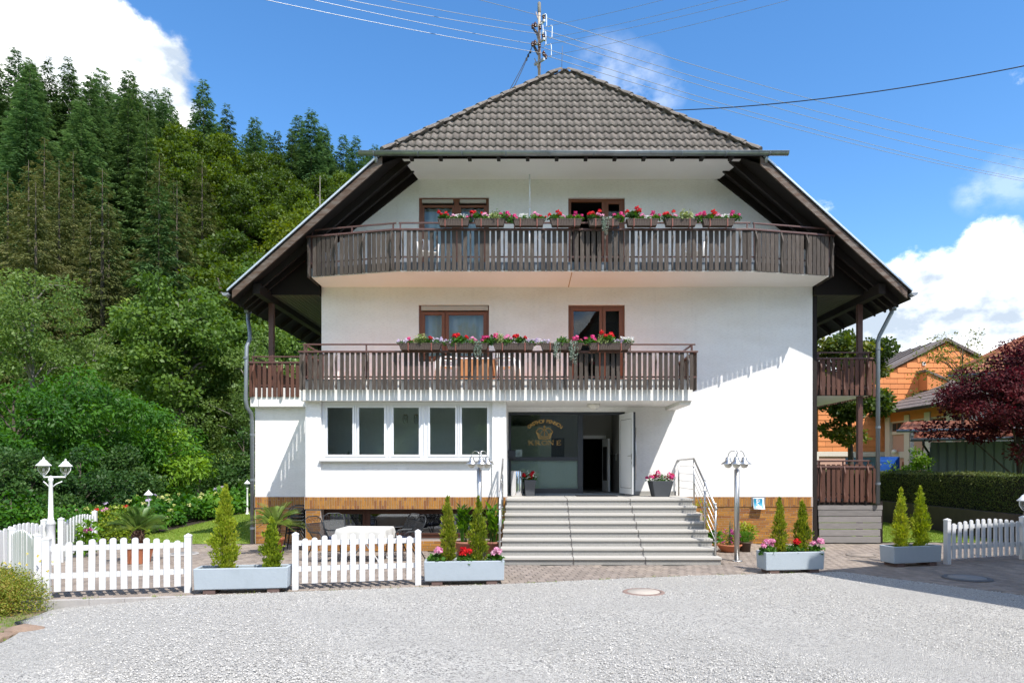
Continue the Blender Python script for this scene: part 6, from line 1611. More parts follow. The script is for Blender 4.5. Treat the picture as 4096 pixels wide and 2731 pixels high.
# on the landing
x, d = X(2113, 17.75), 17.75
r = thing('waste_bin', 'polished steel waste bin with an oval opening on the landing by the entrance', 'waste bin', (X(2067, 17.55), 17.55 - D0, LZ))
m = MB(); m.lathe([(.15, 0), (.152, .02), (.152, .64), (.145, .66), (.145, .64)], 28, (0, 0, 0), True, True); m.build('bin_body', M_chrome, r)
m = MB(); q = [(.153 * math.cos(rad(-35 + 22 * math.cos(t))), .153 * math.sin(rad(-35 + 22 * math.cos(t))), .48 + .052 * math.sin(t)) for t in [i * PI / 10 for i in range(20)]]; m.poly(q); m.build('bin_opening', M_dark, r)
def land_pot2(px, d, s0, s1, h, label, plabel, seed, cols, sx=1.0):
    x = X(px, d); p = pot('slate_pot', label, (x, d - D0, LZ), [(s0, 0), (s1, h), (s1 - .02, h), (s1 - .025, h - .03)], M_slatepot, square=True); p.rotation_euler = (0, 0, rad(6)); p.scale = (sx, 1, 1)
    rng = np.random.default_rng(seed); w = s1
    parts = [('foliage', leaf_mesh('foliage', *blob_leaves(rng, [(-w * .5 * sx, 0, .05), (w * .5 * sx, 0, .05), (0, 0, .08)], [(w * .75 * sx, w * .8, .10)] * 3, 420, .05, .4, .3, .7), LEAF['gerani']))]
    for kd, k, rr in cols:
        cs = [(rng.uniform(-w * 1.15, w * 1.15) * sx, rng.uniform(-w * 1.0, w * .2), rng.uniform(.06, .26)) for _ in range(k)]
        parts.append(('bloom', bloom_mesh('bloom', rng, cs, rr, PET[kd], 40 if rr > .03 else 12, .45)))
    put_plant('mixed_flowers', plabel, 'plant', (x, d - D0, LZ + h - .02), parts)
land_pot2(2118, 17.75, .115, .15, .42, 'tapered slate grey pot beside the steel bin at the entrance', 'red and white flowers in the grey pot beside the steel bin', 60, [('red', 6, .045), ('white', 26, .018)])
land_pot2(2641, 17.5, .17, .245, .40, 'large tapered slate grey pot on the right end of the landing', 'red, white and hot pink flowers in the large grey pot on the landing', 61, [('red', 4, .048), ('white', 60, .02), ('hot', 9, .05)], 1.12)

# ================================================================ GARDEN TABLE AND CHAIRS
tx, ty_ = X(1462, 15.0), 15.0 - D0
r = thing('garden_table', 'white folding garden table under a white tablecloth behind the picket fence', 'table', (tx, ty_, 0), rad(-4))
m = MB(); m.box(-.50, .50, -.38, .38, .69, .715); m.build('tabletop', M_whiteplastic, r, .006)
for sx in (-1, 1):
    for sy in (-1, 1):
        m = MB(); m.tube([(sx * .40, sy * .34, .02), (-sx * .12, sy * .30, .69)], .017, 8); m.lathe([(.03, 0), (.034, .02), (.03, .045)], 10, (sx * .40, sy * .34, 0)); m.build('leg', M_whiteplastic, r)
def cloth():
    n = 26; vs = []; hx, hy = .53, .41; m = MB(); rr = random.Random(3)
    nx, ny = 30, 24; ex = .25
    for j in range(ny + 1):
        for i in range(nx + 1):
            u_, v_ = -hx - ex + (2 * hx + 2 * ex) * i / nx, -hy - ex + (2 * hy + 2 * ex) * j / ny
            ox, oy = max(0, abs(u_) - hx), max(0, abs(v_) - hy); dr = min(.36, math.hypot(ox, oy) if ox and oy else max(ox, oy))
            per = u_ * 9 if oy > ox else v_ * 9
            wv = .022 * math.sin(per * 1.7 + .8) * dr / .25
            x = (math.copysign(hx + ox * .16 + (wv if ox >= oy else 0), u_) if ox else u_); y = (math.copysign(hy + oy * .16 + (wv if oy > ox else 0), v_) if oy else v_)
            vs.append((x, y, .722 - dr * .97))
    m.add(vs, [(j * (nx + 1) + i, j * (nx + 1) + i + 1, (j + 1) * (nx + 1) + i + 1, (j + 1) * (nx + 1) + i) for j in range(ny) for i in range(nx)], True); return m
o = cloth().build('tablecloth', M_cloth); o.location = (tx, ty_, 0); o.rotation_euler = (0, 0, rad(-4)); setp(o, 'white cloth hanging in folds over the garden table', 'tablecloth')
def garden_chair(loc, rz, label, group, cushion=True):
    r = thing('garden_chair', label, 'chair', loc, rz, group)
    m = MB(); m.tube([(-.21, -.02, .42), (-.245, .24, .80), (-.22, .28, .92), (-.12, .30, .975), (.12, .30, .975), (.22, .28, .92), (.245, .24, .80), (.21, -.02 + .0, .42)], .012, 6)
    m.build('back_frame', M_chair, r)
    bk = MB()     # fine mesh panel woven of wires
    a0, a1 = Vector((0, .03, .44)), Vector((0, .245, .83))
    for i in range(24):
        t = (i + .5) / 24; p = a0 + (a1 - a0) * t; w = .205 + .03 * t; bk.box(-w, w, p.y - .002, p.y + .002, p.z - .0045, p.z + .0045)
    for i in range(26):
        x = -.2 + .4 * i / 25; q = .003; bk.add([(x - q, a0.y - .002, a0.z), (x + q, a0.y - .002, a0.z), (x * 1.12 + q, a1.y - .002, a1.z), (x * 1.12 - q, a1.y - .002, a1.z)], [(0, 1, 2, 3)])
    bk.tube([(-.245, .245, .83), (.245, .245, .83)], .010, 6)
    bk.build('back_mesh', M_chair, r)
    m = MB()
    for cx in (-.14, -.045, .045, .14):
        m.tube([(cx + .032 * math.cos(t), .262 + .01 * math.sin(t), .89 + .038 * math.sin(t)) for t in [i * PI / 6 - .5 for i in range(10)]], .005, 5, False)
    m.build('scroll_ornament', M_chair, r)
    m = MB()
    m.tube([(-.235, -.24, .43), (.235, -.24, .43), (.21, .02, .42), (-.21, .02, .42), (-.235, -.24, .43)], .012, 6)
    for i in range(16): y = -.23 + .25 * i / 15; m.box(-.22, .22, y - .005, y + .005, .418, .422)
    for i in range(18): x = -.22 + .44 * i / 17; m.box(x - .004, x + .004, -.235, .02, .419, .423)
    m.build('seat', M_chair, r)
    for sx in (-1, 1):
        m = MB(); m.tube([(sx * .27, -.30, 0), (sx * .255, -.245, .43), (sx * .26, -.23, .60), (sx * .265, -.16, .665), (sx * .265, .12, .66), (sx * .235, .20, .68)], .013, 6); m.build('armrest', M_chair, r)
        m = MB(); m.tube([(sx * .25, .28, 0), (sx * .225, .05, .42)], .013, 6); m.build('leg', M_chair, r)
    if cushion:
        m = MB(); m.box(-.21, .21, -.23, .03, .428, .475); o = m.build('cushion', M_navy, r, .018)
    return r
CG = 'dark metal garden chairs around the cloth-covered table'
garden_chair((X(1290, 14.75), 14.75 - D0, 0), rad(62), 'front left dark metal garden chair at the cloth-covered table', CG)
garden_chair((X(1345, 15.6), 15.6 - D0, 0), rad(28), 'rear left dark metal garden chair at the cloth-covered table', CG)
garden_chair((X(1640, 14.9), 14.9 - D0, 0), rad(-58), 'front right dark metal garden chair at the cloth-covered table', CG)
garden_chair((X(1612, 15.55), 15.55 - D0, 0), rad(-50), 'rear right dark metal garden chair at the cloth-covered table', CG)
bx_, by_ = X(1192, 16.9), 16.9 - D0
st0 = garden_chair((bx_, by_, 0), rad(-80), 'lowest chair of the dark stack beside the bay', 'stacked dark garden chairs beside the bay', False)
for i in range(1, 6): copy_thing(st0, (bx_ + .012 * i, by_ + .004 * i, .085 * i), rad(-80), None, ('topmost chair' if i == 5 else f'{ORD[i]} chair from the ground') + ' in the dark stack beside the bay')
# parking sign taped to the plinth
xs0, xs1 = X(3010, 18.15), X(3054, 18.15)
r = thing('parking_sign', 'curled blue parking sign with a white P taped to the brick plinth', 'sign', ((xs0 + xs1) / 2, -.045, 1.10))
m = MB(); hw = .150
m.add([(-hw - .02, .0, .155), (hw + .05, 0, .155), (hw + .04, .0, -.10), (-hw - .03, .004, -.11)], [(0, 1, 2, 3)]); m.build('tape', M_tape, r)
def curl(z): return -.008 - .09 * max(0, (.02 - z) / .2) ** 1.6
m = MB(); vs = []; nz = 8
for j in range(nz + 1):
    z = .125 - .305 * j / nz; vs += [(-hw + .012, curl(z), z), (hw + .008, curl(z) - .006, z)]
m.add(vs, [(2 * j, 2 * j + 1, 2 * j + 3, 2 * j + 2) for j in range(nz)], True); so_ = m.build('sign_sheet', M_paper, r); sol = so_.modifiers.new('s', 'SOLIDIFY'); sol.thickness = .003
def on_sign(pts, off): return [(x, curl(z) - off - .006 * (x + hw) / (2 * hw), z) for x, z in pts]
m = MB(); vs = []
for j in range(nz + 1):
    z = .105 - .25 * j / nz; vs += on_sign([(-.112, z), (.112, z)], .006)
m.add(vs, [(2 * j, 2 * j + 1, 2 * j + 3, 2 * j + 2) for j in range(nz)], True); m.build('blue_field', M_signblue, r)
m = MB()
def flat_ribbon(pts, w):
    for (x0_, z0_), (x1_, z1_) in zip(pts[:-1], pts[1:]):
        t = Vector((x1_ - x0_, z1_ - z0_)); l = t.length; t.normalize(); nn = Vector((-t.y, t.x)) * w / 2; e = t * w * .3
        q = [Vector((x0_, z0_)) - e + nn, Vector((x0_, z0_)) - e - nn, Vector((x1_, z1_)) + e - nn, Vector((x1_, z1_)) + e + nn]
        m.poly(on_sign([(v.x, v.y) for v in q], .009))
flat_ribbon([(-.035, -.045), (-.035, .082)], .024)
flat_ribbon([(-.03, .078), (.015, .076), (.036, .06), (.036, .036), (.015, .018), (-.03, .016)], .02)
flat_ribbon([(-.06, -.125), (.06, -.125)], .022); flat_ribbon([(-.035, -.10), (0, -.072), (.035, -.10)], .02); flat_ribbon([(0, -.06), (0, -.05)], .022); flat_ribbon([(-.066, -.115), (-.05, -.10)], .02); flat_ribbon([(.05, -.10), (.066, -.115)], .02)
m.build('white_symbols', M_white, r)
# pendant lamps and house plant behind the bay windows
def pendant(px, label):
    d = 17.6; x = X(px, d); r = thing('pendant_lamp', label, 'pendant lamp', (x, d - D0, Z(1693, d)), 0, 'pendant lamps behind the bay window')
    zb = 0.0
    m = MB(); m.lathe([(.045, .0), (.062, .03), (.070, .10), (.062, .19), (.050, .215)], 16, (0, 0, 0), True, False); m.build('lamp_shade', mat('perforated_shade', (.62, .60, .54), .6, col2=(.30, .29, .25), c2s=60, c2t=(.5, .52)), r)
    m = MB(); m.lathe([(.052, .213), (.045, .232), (.01, .236)], 14); m.build('wooden_cap', M_pine, r)
    m = MB(); m.tube([(0, 0, .23), (0, 0, 3.95 - Z(1693, d))], .004, 5); m.build('cord', M_white, r)
pendant(1622, 'left of two white pendant lamps hanging behind the middle bay window'); pendant(1665, 'right of two white pendant lamps hanging behind the middle bay window')
rng = np.random.default_rng(12); n = 34; an = rng.uniform(0, 6.28, n); el = rng.uniform(.2, 1.3, n)
A = np.stack([np.cos(an) * np.cos(el), np.sin(an) * np.cos(el), np.sin(el)], 1)
put_plant('yucca_plant', 'spiky dark house plant behind the leftmost bay window', 'plant', (X(1385, 17.3), 17.3 - D0, 2.18), [('leaves', leaf_mesh('leaves', np.zeros((n, 3)), A, np.stack([-np.sin(an), np.cos(an), 0 * an], 1) + .3, rng.uniform(.22, .34, n), np.full(n, .03), rng.random(n), LEAF['dark'])), ('pot_body', MB().lathe([(.07, -.22), (.1, -.02), (.1, 0)], 12).mesh('pot', M_dark))])
# ================================================================ TREES
def decid(seed, H, R_, base, n, size, mk, ncl=46, asp=.6, trunk_r=.16, bark=None, droop=0.0, flat=.62, up=.45, lean=0.0, cl=.30, top=1.0, shell=.45):
    """trunk with limbs, and a crown of leaf clumps spread through an egg-shaped volume"""
    rng = np.random.default_rng(seed); cs = []; rs = []
    zc = (base + H) / 2; hz_ = (H - base) / 2
    i = 0
    while len(cs) < ncl:
        u = unit(rng, 1)[0]; r_ = rng.random() ** .45
        t = u[2] * r_
        prof = math.sqrt(max(0, 1 - t * t)) if False else 1
        wob = 1 + .22 * math.sin(3 * math.atan2(u[1], u[0]) + seed) * (1 - abs(t))
        k = 1 - .35 * max(0, t) * top
        p = np.array([u[0] * r_ * R_ * .88 * wob * k + lean * (t + 1), u[1] * r_ * R_ * .88 * wob * k, zc + t * hz_ * .92])
        cs.append(p); q = R_ * cl * rng.uniform(.6, 1.25); rs.append((q, q, q * flat))
    P = blob_leaves(rng, cs, rs, n, size, up, shell, asp, .45, droop)
    crown = leaf_mesh('crown', *P, LEAF[mk])
    m = MB(); path = [(0, 0, -.4), (lean * .2 + .05, 0, H * .2), (lean * .5, .04, H * .5), (lean, 0, H * .85)]
    m.tube(path, [trunk_r * 1.25, trunk_r, trunk_r * .7, trunk_r * .15], 9)
    order = sorted(range(ncl), key=lambda i: cs[i][2])[:: max(1, ncl // 22)]
    for i in order:
        c = cs[i]; z0 = max(H * .12, min(c[2] - np.hypot(c[0], c[1]) * .75, H * .8)); f = z0 / H
        b0 = Vector((lean * f, 0, z0)); e = Vector(c); mid = (b0 + e) / 2 + Vector((0, 0, .12 * R_))
        m.tube([b0, mid, e], [trunk_r * (.5 - .3 * f), trunk_r * .22, trunk_r * .07], 5, False)
    return [('crown', crown), ('trunk', m.mesh('trunk', bark or M_bark))]

def conifer(seed, H, R_, mk, nb=9, dens=1.0, droop=.35, base=.06, spr=.5, bare=0.0, pw=.85):
    rng = np.random.default_rng(seed); Ps = []; m = MB()
    m.tube([(0, 0, -.5), (0, 0, H * .5), (0, 0, H)], ([H * .010 + .04, H * .006 + .02, .01] if mk == 'spruceb' else [H * .006, H * .003, .005]), 8)
    nw = int(H * 2.3)
    for k in range(nw):
        t = base + (1 - base) * (k + rng.uniform(-.4, .4)) / nw; t = min(max(t, .02), .995)
        rr = R_ * ((1 - t) ** pw) * (.75 + .25 * min(1, (t - base + .05) / .2)) + .12
        z0 = t * H; nbk = max(4, int(nb * (.6 + .6 * (1 - t))))
        a0 = rng.uniform(0, 6.28)
        for b in range(nbk):
            zj = rng.uniform(-.35, .35)
            if rng.random() < bare: continue
            a = a0 + b * 6.283 / nbk + rng.uniform(-.35, .35); ln = rr * rng.uniform(.6, 1.18)
            ns = max(8, int(ln * 18 * dens)); s_ = rng.random(ns) ** .62
            up_ = .35 * (t - .35)
            dz = ln * (up_ * s_ - droop * s_ ** 1.5 + .22 * s_ ** 3)
            lat = rng.normal(size=ns) * .16 * ln * (1.1 - s_)
            P = np.stack([np.cos(a) * ln * s_ - np.sin(a) * lat, np.sin(a) * ln * s_ + np.cos(a) * lat, z0 + zj + dz + rng.normal(size=ns) * .07], 1)
            ang_ = a + np.sign(lat) * .7 + rng.normal(size=ns) * .3
            A = np.stack([np.cos(ang_), np.sin(ang_), -.35 - .6 * rng.random(ns) * droop * 2 + up_], 1)
            Nn = np.stack([rng.normal(size=ns) * .4, rng.normal(size=ns) * .4, np.ones(ns)], 1)
            L_ = spr * (.55 + .6 * rng.random(ns)) * (.6 + .4 * ln / R_); bt = rng.random()
            Ps.append((P, A, Nn, L_ * .85, L_ * .24, np.clip(.35 * bt + .4 * rng.random(ns) + .3 * s_, 0, 1)))
    return [('crown', leaf_mesh('crown', *cat_(Ps), LEAF[mk])), ('trunk', m.mesh('trunk', M_bark))]

PROT = {}
def proto(key, fn):
    if key not in PROT: PROT[key] = fn()
    return PROT[key]
def tree(name, label, cat, x, y, parts, rz=0.0, sc=1.0, group=None, dz=-.1, sz=None):
    r = thing(name, label, cat, (x, y, hz(x, y) - .2 + dz + .1), rz, group); r.scale = (sc, sc, sz or sc)
    for nm, me in parts: inst(nm, me, r)
    return r
def V(px, d): return X(px / .57422, d), d - D0           # a column of the photo at the depth d

K = {
 'spruce': [lambda s=s: conifer(200 + s, 20, 4.3, 'spruce', 11, 1.15, .36, spr=.80) for s in range(2)],
 'spruceb': [lambda s=s: conifer(220 + s, 18, 3.9, 'spruceb', 11, 1.2, .5, spr=.62, bare=.08) for s in range(3)],
 'fir': [lambda s=s: conifer(240 + s, 22, 4.6, 'fir', 12, 1.05, .2, spr=.9, base=.1, pw=.7) for s in range(3)],
 'beech': [lambda s=s: decid(260 + s, 16, 5.2, 2.5, 16000, .32, 'beech', 80, flat=.5, cl=.22, shell=.6, trunk_r=.28) for s in range(3)],
 'beechy': [lambda s=s: decid(270 + s, 14, 4.6, 1.0, 13000, .29, 'beechy', 54, flat=.5, trunk_r=.22) for s in range(1)],
 'pale': [lambda s=s: decid(280 + s, 11.5, 4.2, 2.0, 17000, .165, 'pale', 76, asp=.5, bark=M_barkl, trunk_r=.17, cl=.19, shell=.55) for s in range(2)],
 'alder': [lambda s=s: decid(290 + s, 12, 3.5, 1.4, 17000, .20, 'alder', 84, asp=.75, bark=M_barkl, trunk_r=.19, cl=.225, flat=.55, shell=.5) for s in range(3)],
 'ash': [lambda s=s: decid(300 + s, 6.2, 3.4, .1, 15000, .21, 'ash', 76, asp=.36, droop=.5, trunk_r=.12, cl=.21, flat=.5, shell=.6) for s in range(2)],
 'dark': [lambda s=s: decid(310 + s, 4.6, 2.5, .0, 9000, .16, 'dark', 60, asp=.6, trunk_r=.09, cl=.22, shell=.6) for s in range(2)],
}
def kind(k, i): return proto((k, i % len(K[k])), K[k][i % len(K[k])])
NM = {'spruce': ('spruce_tree', 'spruce', 'dark green spruce in the dense wood on the hillside', 'dark spruces in the hillside wood'),
      'spruceb': ('spruce_tree', 'spruce', 'brownish drooping spruce at the lower edge of the hillside wood', 'brownish spruces in the hillside wood'),
      'fir': ('fir_tree', 'fir tree', 'blue-green fir along the skyline of the hillside wood', 'firs in the hillside wood'),
      'beech': ('beech_tree', 'beech', 'olive green beech in the hillside wood', 'beeches in the hillside wood'),
      'pale': ('willow_tree', 'tree', 'light green leafy tree at the foot of the hillside wood', 'light green trees below the wood'),
      'alder': ('alder_tree', 'alder', 'alder with small glossy leaves behind the garden bed', 'alders behind the garden'),
      'ash': ('ash_tree', 'ash tree', 'low bushy ash with feathery bright green leaves beyond the terrace', 'low ashes beyond the terrace')}
rt = random.Random(21); cnt = 0
placed = []
def add_tree(k, x, y, sc=1.0, label=None, sz=None):
    global cnt
    cnt += 1; n = NM[k]
    placed.append((x, y)); return tree(n[0], label or n[2], n[1], x, y, kind(k, rt.randrange(9)), rt.uniform(0, 6.28), sc, n[3], sz=sz)
# the wooded slope, row after row
wood = []
rows = [(54, 4.4), (60, 4.4), (67, 4.6), (76, 5.2), (89, 5.8), (98, 5.8), (107, 5.8), (115, 4.8), (122, 4.2), (128, 3.9), (134, 3.8)]
for ri, (s_, sp) in enumerate(rows):
    t = -140.0
    while t < 110:
        tt = t + rt.uniform(-1.6, 1.6); ss = s_ + rt.uniform(-2.5, 2.5)
        # s = -.54x + .84d, t = .84x + .54d
        x = (-.54 * ss + .84 * tt) / .9972; d = (.84 * ss + .54 * tt) / .9972
        t += sp
        if d < 30: continue
        vpx = 1208 + 1568 * x / d
        if vpx < -70 or vpx > 905: continue
        if vpx > 530 and s_ < 80: continue
        if ri < 4: k = ('spruceb' if rt.random() < .8 else 'spruce') if vpx < 500 else 'beech'
        elif s_ < 110: k = ('spruce' if rt.random() < .55 else 'fir') if vpx < (470 if s_ < 82 else 400) else 'beech'
        else: k = ('fir' if rt.random() < .62 else 'spruce')
        sc = rt.uniform(.88, 1.08) * (1.05 if ri >= 4 else 1.02)
        if s_ > 110: sc *= 1.04 if vpx < 330 else 1.02
        wood.append((ri, vpx, k, add_tree(k, x, d - D0, sc)))
LVL = ['lowest', 'second lowest', 'third lowest', 'fourth', 'fifth', 'sixth', 'seventh', 'fourth highest', 'third highest', 'second highest', 'topmost']
WK = {'spruceb': 'brownish spruce', 'beech': 'green beech', 'fir': 'blue-green fir', 'spruce': 'dark spruce'}
for ri in range(len(rows)):
    for k in WK:
        q = sorted([w_ for w_ in wood if w_[0] == ri and w_[2] == k], key=lambda w_: w_[1])
        for i, w_ in enumerate(q):
            w_[3]['label'] = (f'leftmost {WK[k]}' if i == 0 else f'{ORD[i]} {WK[k]} from the left') + f' in the {LVL[ri]} row up the hillside'
# named trees of the near belt
x, y = V(700, 72); tree('beech_tree', 'bright yellow-green beech against the left roof edge', 'beech', x, y, kind('beechy', 0), .5, 1.25)
x, y = V(735, 84); b = tree('dead_spruce', 'bare grey dead spruce standing above the left roof edge', 'dead tree', x, y, [('trunk', (lambda m: [m.tube([(0, 0, 0), (0, 0, 19)], [.2, .03], 7)] + [m.tube([(0, 0, 8 + q * .5), (1.5 * math.cos(q * 2.4) * (1 - q / 26), 1.5 * math.sin(q * 2.4) * (1 - q / 26), 8.2 + q * .5)], [.04, .012], 4, False) for q in range(20)] and m)(MB()).mesh('trunk', M_barkl))])
for px, d, k, sc, lab in ((75, 37, 'pale', 1.18, 'airy light green tree with pale branches at the far left'), (215, 40, 'pale', .86, 'small light green tree beside the airy one on the left'),
                          (408, 35.5, 'alder', 1.02, 'alder with a pale bare trunk standing on the meadow left of the house'), (452, 38.5, 'alder', .92, 'slender leaning alder beside the pale-trunked alder'),
                          (556, 41, 'alder', 1.0, 'dense alder halfway between the pale trunk and the house'), (625, 40, 'alder', .95, 'dense dark alder just left of the house balcony'),
                          (695, 46, 'alder', 1.1, 'alder seen under the left roof overhang'), (330, 44, 'alder', 1.0, 'alder behind the low ash bushes'), (575, 52, 'alder', 1.3, 'tall alder behind the elder blossoms'), (770, 54, 'alder', 1.2, 'alder half hidden by the house wall')):
    x, y = V(px, d); add_tree(k, x, y, sc, lab) if px not in (408, 452) else tree('alder_tree', lab, 'alder', x, y, proto(('alt', px), lambda px=px: decid(298 + px, 12.4, 3.3, 3.9, 14000, .20, 'alder', 60, asp=.75, bark=M_barkl, trunk_r=.24, cl=.26, flat=.55)), px, sc, NM['alder'][3])
for px, d, sc, lab in ((30, 22.5, .86, 'low ash at the left picture edge above the fence'), (150, 25.5, 1.0, 'broad low ash behind the double lantern'), (262, 28.5, .95, 'low ash right of the double lantern'), (340, 33, .85, 'low ash between the lantern and the alders')):
    x, y = V(px, d); add_tree('ash', x, y, sc, lab)
rng = np.random.default_rng(15)
x, y = V(575, 36); el = tree('elder_bush', 'tall elder bush with whitish blossom sprays by the left roof corner', 'shrub', x, y, kind('pale', 1), 1.2, .80)
cs = [(rng.normal() * 1.6, rng.normal() * 1.2 - 2.2, 8.4 + rng.normal() * 1.0) for _ in range(34)]
inst('bloom', bloom_mesh('bloom', rng, cs, .20, petal('elder_blossom', [(.26, .36, .15), (.36, .45, .22), (.45, .52, .30)]), 26, .30, .35), el)
for px, d, sc, lab in ((8, 18.5, .62, 'dark shrub behind the fence at the left picture edge'), (70, 19.5, .60, 'dark shrub behind the left fence beside the lantern'), (185, 21, .62, 'dark leafy shrub right behind the edge-on picket gate'), (275, 24.5, .66, 'dark shrub behind the lantern and the red flowering bush'), (330, 29, .62, 'dark shrub in the shade under the alders'), (560, 33, .9, 'dark rounded bush behind the far garden lantern'), (610, 34, 1.0, 'dark bush under the dense alder')):
    x, y = V(px, d); tree('dark_shrub', lab, 'shrub', x, y, kind('dark', rt.randrange(2)), rt.uniform(0, 6), sc, 'dark shrubs around the garden')
# broad-leaved low plants at the left fence
for i, (px, d, mk, sc, lab) in enumerate(((25, 17.2, 'hydr', 1.0, 'bright broad-leaved shrub behind the left fence'), (75, 17.8, 'bright', .8, 'bright shrub left of the lantern post'), (150, 17.6, 'hydr', .75, 'leafy green bush between the two picket panels'))):
    x, y = V(px, d); pr = proto(('bsh', mk), lambda mk=mk: decid(330, 1.5, 1.0, .0, 1500, .12, mk, 18, trunk_r=.04, cl=.34))
    tree('green_shrub', lab, 'shrub', x, y, pr, i * 2.0, sc, dz=.06)
x, y = V(372, 30); tree('green_shrub', 'feathery lime green sumac bush before the dark alders', 'shrub', x, y, proto('sumac', lambda: decid(331, 4.2, 2.4, .3, 3200, .26, 'bright', 26, asp=.35, droop=.5, trunk_r=.07, cl=.3)), 0, .95)
# spirea in the left front corner
rng = np.random.default_rng(31)
sp_p = blob_leaves(rng, [(0, 0, .36), (.36, .1, .30), (-.40, -.05, .34), (.05, -.34, .28), (.28, -.28, .24), (-.3, .3, .38), (.52, -.05, .17), (-.1, .36, .34)], [(.40, .40, .34)] * 8, 26000, .034, .45, .62, .5, .75)
spi = put_plant('spirea_shrub', 'rounded shrub with orange tips and small yellow flowers in the left front corner', 'shrub', (X(-45, 10.35), 10.35 - D0, -.14), [('foliage', leaf_mesh('foliage', *sp_p, LEAF['spiraea'])), ('bloom', bloom_mesh('bloom', rng, [(rng.normal() * .45, rng.normal() * .40, .62 + .12 * rng.normal()) for _ in range(46)], .017, PET['yellow'], 9, .7, .5))], 0, .97)
# hydrangeas along the lawn
def hydrangea(seed, bl):
    rng = np.random.default_rng(seed); P = blob_leaves(rng, [(rng.uniform(-.5, .5), rng.uniform(-.45, .45), rng.uniform(.2, .62)) for _ in range(12)], [(.34, .34, .26)] * 12, 900, .17, .55, .55, .72)
    out = [('foliage', leaf_mesh('foliage', *P, LEAF['hydr']))]
    for kd, n in bl: out.append(('bloom', bloom_mesh('bloom', rng, [(rng.uniform(-.7, .7), rng.uniform(-.75, .3), rng.uniform(.35, .92)) for _ in range(n)], .07, PET[kd], 30, .3)))
    return out
HYD = [('cream', [('cream', 9), ('lilac', 1)]), ('pink', [('cream', 4), ('pink', 4)]), ('purple', [('cream', 3), ('purple', 3), ('lilac', 2)])]
HP = {k: hydrangea(70 + i, b) for i, (k, b) in enumerate(HYD)}
hl = [(-12.4, 1.6, 'pink', 'pink-flowered hydrangea nearest the terrace behind the palm'), (-12.0, 2.9, 'cream', 'hydrangea with lime buds just behind the front pink one'), (-12.9, 4.0, 'pink', 'pink hydrangea at the back of the bed behind the small lantern'), (-12.3, 5.0, 'cream', 'lime-budded hydrangea in the middle of the bed'), (-12.6, 6.6, 'cream', 'lime-budded hydrangea behind the middle one'),
      (-12.4, 8.2, 'purple', 'purple hydrangea where the lawn narrows'), (-13.2, 9.4, 'cream', 'lime-budded hydrangea beyond the purple one'), (-12.9, 10.8, 'purple', 'purple hydrangea near the far lantern'), (-13.3, 12.6, 'cream', 'farthest hydrangea by the far lantern'), (-13.6, 2.2, 'cream', 'hydrangea at the back of the bed next to the red bush'), (-14.0, 6.2, 'pink', 'pink hydrangea at the back of the bed under the alders')]
for i, (x, y, k, lab) in enumerate(hl): put_plant('hydrangea', lab, 'hydrangea', (x, y, 0), HP[k], i * 1.7, 1.05 + .12 * (i % 3), 'hydrangeas in the bed beside the lawn')
rng = np.random.default_rng(33)
P = blob_leaves(rng, [(rng.uniform(-.6, .6), rng.uniform(-.45, .45), rng.uniform(.15, 1.05)) for _ in range(16)], [(.36, .34, .26)] * 16, 2400, .085, .55, .6, .55)
put_plant('azalea_bush', 'yellow-green bush with red flower heads left of the potted palm', 'shrub', (X(475, 17.9), 17.9 - D0, 0), [('foliage', leaf_mesh('foliage', *P, LEAF['yellowbush'])), ('bloom', bloom_mesh('bloom', rng, [(-.55, -.2, 1.08), (.28, -.1, 1.18), (-.50, -.35, .6)], .07, PET['red'], 34, .3))], 0, .86)
put_plant('hydrangea', 'small pink-flowered hydrangea against the picket panel by the lantern', 'hydrangea', (X(343, 15.6), 15.6 - D0, 0), [('foliage', leaf_mesh('foliage', *blob_leaves(rng, [(0, 0, .3), (.08, 0, .6), (-.1, 0, .45)], [(.24, .2, .24)] * 3, 260, .12, .5, .4, .7), LEAF['bright'])), ('bloom', bloom_mesh('bloom', rng, [(.14, -.15, .62), (-.16, -.2, .2)], .075, PET['magenta'], 40, .3))])
# tufts along the paving edge
rng = np.random.default_rng(40); n = 1500; Px = rng.uniform(-8.2, 5.5, n); Py = np.array([edge_y(v) for v in Px]) + rng.normal(size=n) * .04 - .02
cl_ = np.sin(Px * 5.3) + np.sin(Px * 13.7 + 1) > .75; Px, Py = Px[cl_], Py[cl_]; n = len(Px)
A = np.stack([rng.normal(size=n) * .5, rng.normal(size=n) * .5, np.ones(n)], 1)
o = inst('weeds', leaf_mesh('weeds', np.stack([Px, Py, np.zeros(n)], 1), A, unit(rng, n), rng.uniform(.02, .06, n), np.full(n, .007), rng.random(n), LEAF['grass'])); o['kind'] = 'stuff'
# short grass blades of the lawns and the verge
n = 60000; Px = rng.uniform(-12.4, -7.3, n); Py = rng.uniform(-.2, 13, n); k = Px > -10.95 - .11 * Py; Px, Py = Px[k], Py[k]
n2 = 26000; Qx = rng.uniform(9.62, 13.0, n2); Qy = rng.uniform(.36, 7, n2)
n3 = 9000; Rx = rng.uniform(-12, -6.2, n3); Ry = rng.uniform(-12.5, -8.2, n3)
PP = np.concatenate([np.stack([Px, Py, np.full(len(Px), .012)], 1), np.stack([Qx, Qy, np.full(n2, .008)], 1), np.stack([Rx, Ry, np.full(n3, -.128)], 1)]); n = len(PP)
A = np.stack([rng.normal(size=n) * .45, rng.normal(size=n) * .45, np.ones(n)], 1)
o = inst('grass', leaf_mesh('grass', PP, A, unit(rng, n), rng.uniform(.025, .06, n), np.full(n, .012), rng.random(n), LEAF['grass'])); o['kind'] = 'stuff'

